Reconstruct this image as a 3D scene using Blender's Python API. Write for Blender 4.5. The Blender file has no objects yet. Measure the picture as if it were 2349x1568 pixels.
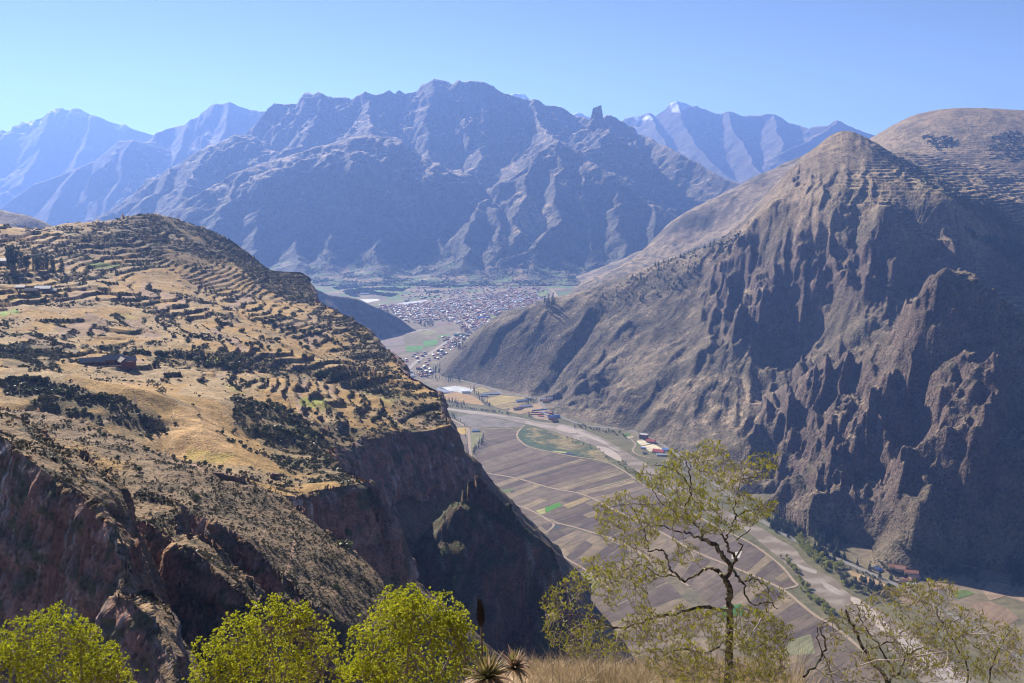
import bpy, bmesh, math, random
import numpy as np
from mathutils import Vector, Matrix
from mathutils.bvhtree import BVHTree

S = bpy.context.scene
COL = S.collection
R = math.radians
rng = np.random.default_rng(7)
random.seed(7)

# ------------------------------------------------------------------ camera, sky, sun, exposure
PITCH, HFOV, EYE = R(9.88), R(55.0), 600.0
PW, PH = 2349.0, 1568.0
F = PW / 2 / math.tan(HFOV / 2)
cam_data = bpy.data.cameras.new('camera')
cam = bpy.data.objects.new('camera', cam_data)
COL.objects.link(cam)
cam.location = (0, 0, EYE)
cam.rotation_euler = (R(90) - PITCH, 0, 0)
cam_data.sensor_width = 36.0
cam_data.lens = 18.0 / math.tan(HFOV / 2)
cam_data.clip_start, cam_data.clip_end = 0.1, 90000.0
S.camera = cam

SUN_AZ, SUN_EL = R(-33.0), R(30.5)      # azimuth from the view direction (+Y), negative = left
world = bpy.data.worlds.new('World')
S.world = world
world.use_nodes = True
wn = world.node_tree
for n in list(wn.nodes):
    wn.nodes.remove(n)
w_out = wn.nodes.new('ShaderNodeOutputWorld')
w_bg = wn.nodes.new('ShaderNodeBackground')
w_sky = wn.nodes.new('ShaderNodeTexSky')
w_sky.sky_type = 'NISHITA'
w_sky.sun_disc = False
w_sky.sun_elevation = SUN_EL
w_sky.sun_rotation = SUN_AZ
w_sky.altitude = 3600.0
w_sky.air_density = 0.62
w_sky.dust_density = 0.05
w_sky.ozone_density = 1.0
w_bg.inputs['Strength'].default_value = 0.052
wn.links.new(w_sky.outputs[0], w_bg.inputs[0])
wn.links.new(w_bg.outputs[0], w_out.inputs[0])

sun_data = bpy.data.lights.new('sun', 'SUN')
sun_data.energy = 5.0
sun_data.angle = R(0.53)
sun_data.color = (1.0, 0.91, 0.77)
sun = bpy.data.objects.new('sun', sun_data)
COL.objects.link(sun)
sdir = Vector((math.sin(SUN_AZ) * math.cos(SUN_EL), math.cos(SUN_AZ) * math.cos(SUN_EL), math.sin(SUN_EL)))
sun.rotation_euler = sdir.to_track_quat('Z', 'Y').to_euler()
sun.location = (0, 0, 3000)

S.view_settings.view_transform = 'Standard'
S.view_settings.look = 'None'
S.view_settings.exposure = 1.25
S.view_settings.gamma = 1.0
S.view_settings.use_curve_mapping = False
S.render.engine = 'CYCLES'
S.cycles.max_bounces = 5
S.cycles.diffuse_bounces = 2
S.cycles.glossy_bounces = 1
S.cycles.transmission_bounces = 3
S.cycles.volume_bounces = 1
S.cycles.transparent_max_bounces = 6
S.cycles.use_denoising = True
S.cycles.pixel_filter_type = 'BLACKMAN_HARRIS'
S.cycles.filter_width = 1.05
HAZE = 5.8e-5
ALB = 0.86            # real ground is darker than it looks in strong sun

# ------------------------------------------------------------------ picture <-> place
sP, cP = math.sin(PITCH), math.cos(PITCH)

def P(px, py, D):
    """point on the line of sight of picture point (px,py) at forward distance D"""
    a, b = (px - PW / 2) / F, -(py - PH / 2) / F
    dy, dz = b * sP + cP, b * cP - sP
    return (a / dy * D, D, EYE + dz / dy * D)

def G(px, py, z=0.0):
    """point on the level z seen at (px,py)"""
    b = -(py - PH / 2) / F
    return P(px, py, (z - EYE) * (b * sP + cP) / (b * cP - sP))

def project(x, y, z):
    dz = z - EYE
    dep = y * cP - dz * sP
    up = y * sP + dz * cP
    return PW / 2 + F * x / dep, PH / 2 - F * up / dep

# ------------------------------------------------------------------ noise
def _hash(ix, iy, seed):
    h = (ix.astype(np.int64) * 374761393 + iy.astype(np.int64) * 668265263 + seed * 974634777) & 0xFFFFFFFF
    h = ((h ^ (h >> 13)) * 1274126177) & 0xFFFFFFFF
    return (h ^ (h >> 16)) & 0xFFFFFFFF

def noise(x, y, seed=0):
    x0, y0 = np.floor(x), np.floor(y)
    fx, fy = x - x0, y - y0
    ux, uy = fx * fx * fx * (fx * (fx * 6 - 15) + 10), fy * fy * fy * (fy * (fy * 6 - 15) + 10)
    def g(ix, iy, dx, dy):
        a = _hash(ix, iy, seed) * (2 * math.pi / 4294967296.0)
        return np.cos(a) * dx + np.sin(a) * dy
    n00, n10 = g(x0, y0, fx, fy), g(x0 + 1, y0, fx - 1, fy)
    n01, n11 = g(x0, y0 + 1, fx, fy - 1), g(x0 + 1, y0 + 1, fx - 1, fy - 1)
    a = n00 + ux * (n10 - n00)
    b = n01 + ux * (n11 - n01)
    return (a + uy * (b - a)) * 1.5

def fbm(x, y, oct=4, seed=0, gain=0.5):
    s, a, f = np.zeros_like(x), 1.0, 1.0
    for o in range(oct):
        s += a * noise(x * f, y * f, seed + o * 17)
        a *= gain
        f *= 2.03
    return s

def ridged(x, y, oct=4, seed=0, gain=0.5):
    s, a, f, w = np.zeros_like(x), 1.0, 1.0, 1.0
    for o in range(oct):
        n = 1 - np.abs(noise(x * f, y * f, seed + o * 13))
        n = n * n
        s += a * n * w
        w = np.clip(n * 1.6, 0, 1)
        a *= gain
        f *= 2.05
    return s - 0.9

def sstep(a, b, x):
    t = np.clip((x - a) / (b - a), 0, 1)
    return t * t * (3 - 2 * t)

# ------------------------------------------------------------------ shapes of land
class TPS:
    """smooth surface z(x,y) through control points"""
    def __init__(self, pts, scale=1000.0, smooth=0.0):
        p = np.array(pts, float)
        self.s = scale
        self.c = p[:, :2] / scale
        n = len(p)
        K = self._phi(self.c[:, None, :] - self.c[None, :, :]) + np.eye(n) * smooth
        A = np.zeros((n + 3, n + 3))
        A[:n, :n] = K
        A[:n, n] = A[n, :n] = 1
        A[:n, n + 1:] = self.c
        A[n + 1:, :n] = self.c.T
        b = np.zeros(n + 3)
        b[:n] = p[:, 2]
        self.w = np.linalg.solve(A, b)
    @staticmethod
    def _phi(d):
        r2 = (d ** 2).sum(-1) + 1e-12
        return 0.5 * r2 * np.log(r2)
    def __call__(self, x, y):
        x, y = np.asarray(x, float), np.asarray(y, float)
        xs, ys = x.ravel() / self.s, y.ravel() / self.s
        n = len(self.c)
        out = self.w[n] + self.w[n + 1] * xs + self.w[n + 2] * ys
        for i in range(n):
            r2 = (xs - self.c[i, 0]) ** 2 + (ys - self.c[i, 1]) ** 2 + 1e-12
            out += self.w[i] * 0.5 * r2 * np.log(r2)
        return out.reshape(x.shape)

def cast(func, px, py, y0, y1, n=700):
    """first meeting of the line of sight with the surface func"""
    y = np.geomspace(y0, y1, n)
    a, b = (px - PW / 2) / F, -(py - PH / 2) / F
    dy, dz = b * sP + cP, b * cP - sP
    x, z = a / dy * y, EYE + dz / dy * y
    f = z - func(x, y)
    i = np.argmax(f < 0)
    if f[i] >= 0:
        i = int(np.argmin(f))
    return x[i], y[i], z[i]

def polydist(x, y, pts, closed=False):
    """distance to a polyline, the value (third coordinate) at the nearest point and the run along it"""
    pts = np.asarray(pts, float)
    if closed:
        pts = np.vstack([pts, pts[:1]])
    best = np.full(x.shape, 1e18)
    val = np.zeros(x.shape)
    run = np.zeros(x.shape)
    acc = 0.0
    has = pts.shape[1] > 2
    for (p, q) in zip(pts[:-1], pts[1:]):
        vx, vy = q[0] - p[0], q[1] - p[1]
        L2 = vx * vx + vy * vy + 1e-9
        t = np.clip(((x - p[0]) * vx + (y - p[1]) * vy) / L2, 0, 1)
        d = (x - p[0] - t * vx) ** 2 + (y - p[1] - t * vy) ** 2
        m = d < best
        best = np.where(m, d, best)
        if has:
            val = np.where(m, p[2] + t * (q[2] - p[2]), val)
        run = np.where(m, acc + t * math.sqrt(L2), run)
        acc += math.sqrt(L2)
    return np.sqrt(best), val, run

def inside(x, y, poly):
    poly = np.asarray(poly, float)
    c = np.zeros(x.shape, bool)
    j = len(poly) - 1
    for i in range(len(poly)):
        xi, yi, xj, yj = poly[i, 0], poly[i, 1], poly[j, 0], poly[j, 1]
        if yi != yj:
            c ^= ((yi > y) != (yj > y)) & (x < (xj - xi) * (y - yi) / (yj - yi) + xi)
        j = i
    return c

def fan_grid(t0, t1, nt, y0, y1, ny, lin=False):
    t = np.linspace(t0, t1, nt)
    y = np.linspace(y0, y1, ny) if lin else np.geomspace(y0, y1, ny)
    T, Y = np.meshgrid(t, y)
    return T * Y, Y

def grid_normals(X, Y, Z):
    def d(A):
        return np.gradient(A, axis=1), np.gradient(A, axis=0)
    xu, xv = d(X); yu, yv = d(Y); zu, zv = d(Z)
    n = np.stack([yu * zv - zu * yv, zu * xv - xu * zv, xu * yv - yu * xv], -1)
    n /= np.linalg.norm(n, axis=-1, keepdims=True) + 1e-12
    n[n[..., 2] < 0] *= -1
    return n

def mesh_from_grid(name, X, Y, Z, color, mat, keep=None, attrs=None):
    ny, nx = X.shape
    co = np.stack([X, Y, Z], -1).reshape(-1, 3).astype(np.float32)
    i = np.arange((ny - 1) * nx).reshape(ny - 1, nx)[:, :-1]
    q = np.stack([i, i + 1, i + nx + 1, i + nx], -1).reshape(-1, 4)
    col = color.reshape(-1, 3)
    if keep is not None:
        kv = keep.reshape(-1)
        q = q[kv[q].any(1)]
        used = np.zeros(len(co), bool)
        used[q.ravel()] = True
        idx = np.cumsum(used) - 1
        q = idx[q]
        co = co[used]
        col = col[used]
    me = bpy.data.meshes.new(name)
    me.vertices.add(len(co))
    me.vertices.foreach_set('co', co.ravel())
    me.loops.add(q.size)
    me.loops.foreach_set('vertex_index', q.ravel().astype(np.int32))
    me.polygons.add(len(q))
    me.polygons.foreach_set('loop_start', (np.arange(len(q)) * 4).astype(np.int32))
    me.polygons.foreach_set('use_smooth', np.ones(len(q), bool))
    me.update(calc_edges=True)
    at = me.attributes.new('Col', 'FLOAT_COLOR', 'POINT')
    at.data.foreach_set('color', np.concatenate([col, np.ones((len(col), 1))], 1).astype(np.float32).ravel())
    me.materials.append(mat)
    o = bpy.data.objects.new(name, me)
    COL.objects.link(o)
    return o

def mix3(a, b, m):
    return a + (np.asarray(b, float) - a) * np.asarray(m)[..., None]

# ------------------------------------------------------------------ names, labels
def tag(o, label=None, cat=None, group=None, kind=None):
    if label: o['label'] = label
    if cat: o['category'] = cat
    if group: o['group'] = group
    if kind: o['kind'] = kind
    return o

# ------------------------------------------------------------------ materials
def new_mat(name):
    m = bpy.data.materials.new(name)
    m.use_nodes = True
    nt = m.node_tree
    b = nt.nodes['Principled BSDF']
    b.inputs['Roughness'].default_value = 0.9
    b.inputs['Specular IOR Level'].default_value = 0.15
    return m, nt, b

def node(nt, kind, **kw):
    n = nt.nodes.new(kind)
    for k, v in kw.items():
        if k in n.inputs.keys():
            n.inputs[k].default_value = v
        else:
            setattr(n, k, v)
    return n

def land_mat(name, f1, f2, var=0.35, bump=0.6, bdist=1.0, stretch=(1, 1, 1), speck=0.0, fs=0.3):
    """ground colour from the mesh, broken up by two sizes of grain and real relief"""
    m, nt, b = new_mat(name)
    L = nt.links
    at = node(nt, 'ShaderNodeAttribute', attribute_name='Col')
    tc = node(nt, 'ShaderNodeNewGeometry')
    mp = node(nt, 'ShaderNodeMapping')
    mp.inputs['Scale'].default_value = stretch
    L.new(tc.outputs['Position'], mp.inputs[0])
    n1 = node(nt, 'ShaderNodeTexNoise', Scale=f1, Detail=6.0, Roughness=0.65)
    n2 = node(nt, 'ShaderNodeTexNoise', Scale=f2, Detail=3.0, Roughness=0.6)
    L.new(mp.outputs[0], n1.inputs['Vector'])
    L.new(mp.outputs[0], n2.inputs['Vector'])
    add = node(nt, 'ShaderNodeMath', operation='ADD')
    L.new(n1.outputs[0], add.inputs[0]); L.new(n2.outputs[0], add.inputs[1])
    mr = node(nt, 'ShaderNodeMapRange')
    mr.inputs['From Min'].default_value = 0.62
    mr.inputs['From Max'].default_value = 1.38
    mr.inputs['To Min'].default_value = ALB * (1 - var)
    mr.inputs['To Max'].default_value = ALB * (1 + var)
    mr.clamp = False
    L.new(add.outputs[0], mr.inputs[0])
    vm = node(nt, 'ShaderNodeVectorMath', operation='SCALE')
    L.new(at.outputs['Color'], vm.inputs[0]); L.new(mr.outputs[0], vm.inputs['Scale'])
    L.new(vm.outputs[0], b.inputs['Base Color'])
    h_out = add.outputs[0]
    if speck:
        # single low shrubs standing on paler ground
        n3 = node(nt, 'ShaderNodeTexVoronoi', Scale=fs)
        L.new(mp.outputs[0], n3.inputs['Vector'])
        n4 = node(nt, 'ShaderNodeTexNoise', Scale=fs * 0.22, Detail=3.0)
        L.new(mp.outputs[0], n4.inputs['Vector'])
        sm = node(nt, 'ShaderNodeMath', operation='MULTIPLY_ADD')
        L.new(n4.outputs[0], sm.inputs[0]); sm.inputs[1].default_value = -0.9; L.new(n3.outputs['Distance'], sm.inputs[2])
        sr = node(nt, 'ShaderNodeMapRange')
        for k_, v_ in (('From Min', -0.28), ('From Max', -0.02), ('To Min', 1 - speck), ('To Max', 1.0 + 0.25 * speck)):
            sr.inputs[k_].default_value = v_
        L.new(sm.outputs[0], sr.inputs[0])
        v2 = node(nt, 'ShaderNodeVectorMath', operation='SCALE')
        L.new(vm.outputs[0], v2.inputs[0]); L.new(sr.outputs[0], v2.inputs['Scale'])
        L.new(v2.outputs[0], b.inputs['Base Color'])
        hs = node(nt, 'ShaderNodeMath', operation='MULTIPLY_ADD')
        L.new(sr.outputs[0], hs.inputs[0]); hs.inputs[1].default_value = -0.5; L.new(add.outputs[0], hs.inputs[2])
        h_out = hs.outputs[0]
    bp = node(nt, 'ShaderNodeBump', Strength=bump, Distance=bdist)
    L.new(h_out, bp.inputs['Height'])
    L.new(bp.outputs[0], b.inputs['Normal'])
    return m

# ================================================================== LAND
def lines_on(func, feats, y0, y1):
    out = []
    for (amp, w, p, pts) in feats:
        out.append((amp, w, p, [cast(func, px, py, y0, y1)[:2] for px, py in pts]))
    return out

def apply_lines(X, Y, Z, lines, warp=0.0, freq=1 / 120.0):
    if warp:
        Xw = X + warp * fbm(X * freq, Y * freq, 3, 5)
        Yw = Y + warp * fbm(X * freq + 31, Y * freq + 7, 3, 6)
    else:
        Xw, Yw = X, Y
    for amp, w, p, pts in lines:
        a = np.array(pts)
        m = (Xw > a[:, 0].min() - w) & (Xw < a[:, 0].max() + w) & (Yw > a[:, 1].min() - w) & (Yw < a[:, 1].max() + w)
        if not m.any():
            continue
        d, _, run = polydist(Xw[m], Yw[m], a)
        L = run.max() + 1e-6
        taper = sstep(0, 0.18, run / L) * 0.6 + 0.4
        Z[m] += amp * taper * np.clip(1 - d / w, 0, 1) ** p
    return Z

def terrace(Z, step, ph, riser=0.3, keep=0.2):
    q = Z / step + ph
    fl = np.floor(q)
    fr = q - fl
    r = sstep(1 - riser, 1.0, fr)
    t = np.where(fr < 1 - riser, fr / (1 - riser) * keep, keep + (1 - keep) * r)
    return (fl + t - ph) * step, (fr > 1 - riser) & (fr < 0.99)

# ------------------------------------------------------------------ the mountain on the right
C_GRASS = np.array((0.30, 0.225, 0.145))
C_SCRUB = np.array((0.112, 0.092, 0.060))
C_DARK = np.array((0.050, 0.052, 0.034))
C_ROCK = np.array((0.112, 0.078, 0.062))
C_TAN = np.array((0.42, 0.305, 0.165))

foot = [(1010, 855), (1060, 872), (1110, 885), (1200, 905), (1275, 950), (1350, 968), (1480, 1000), (1560, 1040), (1640, 1095),
        (1740, 1170), (1800, 1192), (1870, 1235), (2000, 1262), (2200, 1300), (2349, 1335), (2480, 1370)]
rm_pts = [G(px, py, 0.0) for px, py in foot]
rm_pts += [(x - 90, y - 170, -40.0) for x, y, z in rm_pts[::2]] + [(500, 1000, -120.0), (900, 1000, -110.0), (100, 1900, -80.0)]
rm_pts += [G(2349, 1430, -12), G(2200, 1385, -8), G(2100, 1345, -6), G(2480, 1470, -14), G(1980, 1300, -6)]
crest = [(1036, 829, 2880), (1104, 774, 2870), (1195, 730, 2870), (1290, 698, 2900), (1407, 659, 2930), (1500, 615, 2960), (1640, 555, 3000),
         (1697, 523, 3020), (1775, 442, 3070), (1820, 382, 3110), (1862, 347, 3150), (1905, 312, 3180), (1938, 303, 3200)]
rm_pts += [P(*c) for c in crest]
for c in crest[::2]:
    x, y, z = P(*c)
    rm_pts.append((x + 40, y + 420, z * 0.62 - 20))
rm_pts += [P(*c) for c in [
    (1962, 317, 3215), (1985, 333, 3240), (2015, 352, 3260), (2060, 378, 3200), (2000, 400, 2790), (2100, 410, 2790), (2100, 480, 2520), (2200, 478, 2510), (2349, 480, 2700), (2349, 565, 2490), (2000, 362, 3650), (2100, 352, 4000), (2200, 380, 3700), (2349, 420, 3400),
    (2349, 257, 4700), (2200, 252, 4700), (2100, 265, 4700), (2034, 297, 4650), (2002, 318, 4640), (2480, 262, 4700), (2480, 430, 3500), (2480, 560, 2600),
    (2250, 580, 2470), (2250, 640, 2400), (2300, 700, 2250), (2349, 640, 2420), (2349, 760, 1960), (2300, 735, 1990), (2140, 694, 1820), (2349, 900, 1640), (2349, 1100, 1450), (2349, 1250, 1425), (2200, 900, 1625), (2200, 1100, 1490),
    (2100, 1200, 1450), (2000, 900, 1830), (1900, 900, 1930), (1900, 1100, 1650), (1800, 700, 2440), (1800, 900, 2150), (1900, 700, 2360), (2000, 600, 2390), (2048, 516, 2430), (1960, 470, 2545),
    (2000, 450, 2600), (1900, 450, 2640), (1960, 370, 2900), (1870, 400, 2880), (1800, 550, 2630), (1800, 460, 2820), (1700, 650, 2650), (1600, 800, 2450), (1600, 900, 2220), (1700, 1000, 1990), (1500, 850, 2420), (2080, 700, 2130)]]
for px, D, dz in [(2010, 5100, -200), (2200, 5300, -60), (2480, 5300, -60)]:
    x, y, z = P(px, 262, D)
    rm_pts.append((x, y, z + dz))
rm_base = TPS(rm_pts, smooth=1e-5)

rm_feats = [
    # gullies
    (-70, 120, 0.9, [(1899, 480), (1898, 500), (1901, 530), (1884, 565), (1876, 607), (1880, 653), (1873, 681), (1845, 762)]),
    (-60, 100, 0.9, [(2090, 515), (2080, 535), (2084, 565), (2091, 611), (2070, 642), (2049, 681), (2027, 720), (1985, 780)]),
    (-35, 60, 1.0, [(1972, 452), (1964, 490), (1952, 523), (1935, 552)]),
    (-40, 70, 1.0, [(1929, 868), (1880, 940), (1846, 1005), (1800, 1078), (1775, 1117)]),
    (-45, 80, 0.9, [(2083, 905), (2068, 952), (2030, 997), (2012, 1050), (1985, 1090)]),
    (-45, 75, 1.0, [(2250, 880), (2225, 960), (2200, 1040), (2190, 1120)]),
    (-40, 70, 1.0, [(2330, 900), (2310, 1000), (2290, 1080), (2240, 1150)]),
    (-40, 70, 1.0, [(2150, 760), (2135, 830), (2130, 900), (2105, 980)]),
    (-18, 45, 1.0, [(1407, 690), (1358, 755), (1301, 829), (1257, 890)]),
    (-22, 55, 1.0, [(1420, 775), (1324, 856), (1273, 917)]),
    (-22, 60, 1.0, [(1592, 770), (1588, 840), (1520, 905), (1468, 950)]),
    (-14, 40, 1.0, [(1480, 760), (1420, 850), (1370, 920)]),
    (-30, 60, 1.0, [(1690, 640), (1660, 720), (1645, 800), (1600, 850)]),
    (-30, 55, 1.0, [(1800, 640), (1790, 720), (1760, 790)]),
    # ribs
    (40, 80, 1.1, [(1775, 467), (1768, 505), (1726, 530), (1711, 565), (1687, 600), (1669, 646), (1652, 712), (1640, 770), (1605, 835)]),
    (34, 60, 1.2, [(1838, 590), (1869, 618), (1873, 642), (1845, 668), (1838, 698), (1824, 723)]),
    (34, 60, 1.2, [(1771, 670), (1736, 702), (1704, 744), (1690, 800)]),
    (45, 95, 1.1, [(2000, 490), (2048, 516), (2066, 565), (2052, 618), (2034, 660), (2020, 715)]),
    (40, 70, 1.1, [(1915, 490), (1920, 540), (1930, 600), (1925, 650), (1960, 690)]),
    (40, 80, 1.1, [(2170, 500), (2189, 523), (2196, 586), (2196, 635), (2210, 670), (2266, 720), (2349, 762)]),
    (30, 60, 1.0, [(2119, 695), (2150, 694), (2171, 703)]),
    (34, 60, 1.1, [(1929, 858), (1892, 881), (1865, 903), (1843, 933), (1817, 948), (1787, 986), (1749, 1016), (1708, 1042)]),
    (38, 55, 1.1, [(1899, 900), (1880, 945), (1865, 997), (1858, 1065), (1843, 1110), (1805, 1155), (1794, 1188)]),
    (36, 50, 1.1, [(2000, 926), (1940, 952), (1929, 997), (1955, 1012), (1922, 1072), (1910, 1102)]),
    (44, 60, 1.1, [(2098, 1046), (2068, 1087), (2030, 1121), (1974, 1143), (1918, 1170), (1865, 1203), (1858, 1245)]),
    (40, 55, 1.1, [(2165, 790), (2165, 840), (2180, 907), (2169, 945), (2154, 1005), (2150, 1087), (2124, 1140), (2135, 1196)]),
    (40, 55, 1.1, [(2289, 862), (2270, 915), (2248, 990), (2240, 1057), (2225, 1102), (2229, 1125)]),
    (30, 45, 1.1, [(2312, 1162), (2267, 1215), (2259, 1237), (2274, 1263)]),
    (26, 45, 1.1, [(2100, 780), (2050, 840), (2040, 900), (1990, 960)]),
    (18, 40, 1.0, [(1450, 735), (1380, 810), (1320, 880)]),
    (20, 45, 1.0, [(1640, 800), (1560, 880), (1500, 960)]),
]
X, Y = fan_grid(-0.105, 0.565, 540, 1180, 5500, 620)
Zb = rm_base(X, Y)
u = X * 0.80 - Y * 0.60
v = X * 0.60 + Y * 0.80
wu = 60 * fbm(X / 300, Y / 300, 3, 3)
rock_amt = np.zeros_like(X)
U, V = project(X, Y, Zb)
# where bare rock breaks through the scrub
for cx, cy, rx, ry, a in [(1890, 600, 120, 85, 1), (2010, 630, 100, 95, 1), (1700, 680, 90, 130, 0.9), (1800, 690, 90, 120, 1), (2150, 600, 90, 60, 0.9), (1950, 1010, 230, 210, 1), (2200, 960, 220, 260, 1),
                          (1840, 1080, 90, 130, 1), (2130, 760, 100, 90, 0.9), (2060, 296, 50, 16, 0.1), (1835, 400, 30, 30, 0.4), (1370, 900, 130, 50, 0.4)]:
    g = np.clip(1.35 - ((U - cx) / rx) ** 2 - ((V - cy) / ry) ** 2, 0, 1) * a
    rock_amt = np.maximum(rock_amt, g)
Z = apply_lines(X, Y, Zb.copy(), lines_on(rm_base, rm_feats, 1180, 5200), warp=14, freq=1 / 90.0)
amp = 8 + 24 * rock_amt
th = 0.72 - 0.36 * sstep(1500, 2150, U)          # the ribs swing round with the face
uu, vv = X * np.cos(th) - Y * np.sin(th) + 0.7 * wu, X * np.sin(th) + Y * np.cos(th)
uu = uu + 22 * fbm(X / 75, Y / 75, 3, 27)
rb = np.clip(1 - np.abs(noise(uu / 165, vv / 420, 21)) * 1.9, 0, 1) ** 1.5 + 0.5 * np.clip(1 - np.abs(noise(uu / 74, vv / 170, 22)) * 1.9, 0, 1) ** 1.4 - 0.75
calm = 1 - 0.7 * sstep(560, 640, Zb)
rock_amt = rock_amt * calm
Z += (3 * calm + 30 * rock_amt) * (0.45 + 0.9 * np.clip(0.5 + noise(X / 240, Y / 240, 28), 0, 1.4)) * rb * sstep(0, 60, Zb)
Z += (7 * calm + 9 * rock_amt) * ridged(uu / 120, vv / 420, 5, 23, 0.5) * sstep(0, 60, Zb)
Z += 16 * rock_amt * ridged(X / 110, Y / 110, 4, 24, 0.55)
Z += (1.2 + 9 * rock_amt) * fbm(X / 38, Y / 38, 4, 9) * sstep(0, 40, Zb)
# benches and cliffs in the rock
tz, _ = terrace(Z, 72.0, 1.3 * fbm(X / 230, Y / 230, 3, 12), 0.46, 0.30)
Z = Z + (tz - Z) * rock_amt * 0.85 * sstep(2150, 2350, Y) + (terrace(Z, 46.0, 1.1 * fbm(X / 150, Y / 150, 3, 13), 0.5, 0.35)[0] - Z) * rock_amt * 0.7 * sstep(2350, 2150, Y)
# old field terraces of the upper slopes
tm = np.zeros_like(X)
for cx, cy, rx, ry in [(2110, 460, 190, 95), (2280, 600, 110, 130), (2290, 760, 90, 40), (2250, 420, 160, 120), (2200, 350, 180, 60)]:
    tm = np.maximum(tm, np.clip(1.5 - ((U - cx) / rx) ** 2 - ((V - cy) / ry) ** 2, 0, 1))
tm *= (1 - rock_amt)
tz, riser = terrace(Z, 8.0, 0.5 * fbm(X / 90, Y / 90, 3, 14), 0.35, 0.1)
Z = Z + (tz - Z) * tm * 0.9
riser_r = riser & (tm > 0.3)
Z = np.where(Zb < 1, np.minimum(Z, Zb), Z)
N = grid_normals(X, Y, Z)
slope = np.sqrt(1 - N[..., 2] ** 2) / np.maximum(N[..., 2], 0.05)
n1 = fbm(X / 120, Y / 120, 4, 31)
n2 = fbm(X / 22, Y / 22, 3, 32)
col = np.broadcast_to(C_SCRUB, X.shape + (3,)).copy()
high = sstep(260, 560, Z + 110 * n1)
col = mix3(col, C_GRASS * 0.86, np.clip(high * 0.9 + 0.25 * n1, 0, 1))
col = mix3(col, C_GRASS, np.clip(sstep(0.85, 0.5, slope) * sstep(-0.35, 0.4, n1 + 0.5 * n2) * (0.5 + 0.4 * rock_amt), 0, 1))
col = mix3(col, C_GRASS * 1.15, np.clip(np.clip(1.3 - ((U - 1640) / 150) ** 2 - ((V - 930) / 70) ** 2, 0, 1) * sstep(-0.2, 0.4, n2 + 0.4 * n1) * 0.7, 0, 1))
col = mix3(col, C_ROCK, np.clip(sstep(0.70, 1.05, slope + 0.25 * n2) * (0.25 + 0.75 * rock_amt), 0, 1))
col = mix3(col, C_TAN * 0.92, np.clip(tm * sstep(0.5, 0.2, slope) * sstep(-0.6, 0.1, n1), 0, 1) * 0.9)
col = mix3(col, C_DARK * 1.3, (riser_r & (n2 > -0.35)) * 0.75)
col = mix3(col, C_TAN * 0.72, np.clip(sstep(4050, 4500, Y) * sstep(0, 0.25, X / Y) * sstep(-0.6, 0.1, n1), 0, 1) * 0.8)
# forest belts
for poly in [[(1975, 325), (2080, 370), (2200, 440), (2349, 520), (2349, 545), (2200, 470), (2080, 400)], [(2200, 520), (2349, 570), (2349, 625), (2260, 560)]]:
    m = inside(U, V, poly) & (Y > 2300)
    col = mix3(col, C_DARK, m * sstep(-0.5, 0.1, n2) * 0.9)
col *= (1 + 0.22 * n2 + 0.12 * n1)[..., None]
mat_scrub = land_mat('scrub_slope', 0.035, 0.16, 0.7, 0.9, 5.0, speck=0.5, fs=0.2)
right_mountain = mesh_from_grid('mountain', X, Y, Z, np.clip(col, 0.02, 0.6), mat_scrub, keep=Z > -2.5)
tag(right_mountain, 'steep brown mountain with dark gullied rock faces and terraced shoulder, right of the river valley', kind='structure')
RM = (X, Y, Z)

# ------------------------------------------------------------------ pale ridge behind it
pr = [(1282, 700, 4250), (1314, 666, 4300), (1341, 649, 4350), (1407, 622, 4450), (1529, 519, 4700), (1617, 474, 4800), (1704, 431, 4900), (1757, 410, 4950), (1817, 382, 5000), (1900, 345, 5100)]
pts = [P(*c) for c in pr]
pts += [(x + 250, y + 600, z - 330) for x, y, z in pts[1::2]]
pts += [P(1330, 712, 4050), P(1420, 680, 3950), P(1529, 640, 4000), P(1617, 590, 4050), P(1704, 530, 4150), P(1800, 470, 4250), P(1900, 430, 4300), P(1529, 580, 4350), P(1650, 520, 4450), P(1290, 712, 4150)]
pr_base = TPS(pts, smooth=1e-5)
X, Y = fan_grid(0.04, 0.322, 210, 3700, 5700, 150, True)
Zb = pr_base(X, Y)
Z = Zb + 9 * ridged((X * 0.8 - Y * 0.6) / 190, (X * 0.6 + Y * 0.8) / 500, 4, 41) * sstep(10, 120, Zb) + 3 * fbm(X / 50, Y / 50, 3, 42)
U, V = project(X, Y, Z)
n1, n2 = fbm(X / 160, Y / 160, 4, 43), fbm(X / 30, Y / 30, 3, 44)
N = grid_normals(X, Y, Z)
col = np.broadcast_to(C_GRASS * 0.95, X.shape + (3,)).copy()
col = mix3(col, C_SCRUB, sstep(0.0, 0.5, n1))
qx, qy = (X * 0.94 + Y * 0.34) / 90, (-X * 0.34 + Y * 0.94) / 60
edge = np.minimum(np.abs(qx + 0.25 * n1 - np.round(qx + 0.25 * n1)), np.abs(qy + 0.25 * n1 - np.round(qy + 0.25 * n1)))
lowm = sstep(330, 160, Z + 60 * n1)
cell = (_hash(np.round(qx), np.round(qy), 4) / 4294967296.0)
col = mix3(col, C_TAN * 0.75, lowm * (0.25 + 0.6 * cell))
col = mix3(col, C_DARK * 1.4, lowm * (edge < 0.07) * 0.8)
col *= (1 + 0.15 * n2)[..., None]
pale_ridge = mesh_from_grid('hillside', X, Y, Z, np.clip(col, 0.02, 0.6), mat_scrub, keep=Z > -4)
tag(pale_ridge, 'pale grassy ridge with small walled fields behind the gullied mountain', kind='structure')

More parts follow.
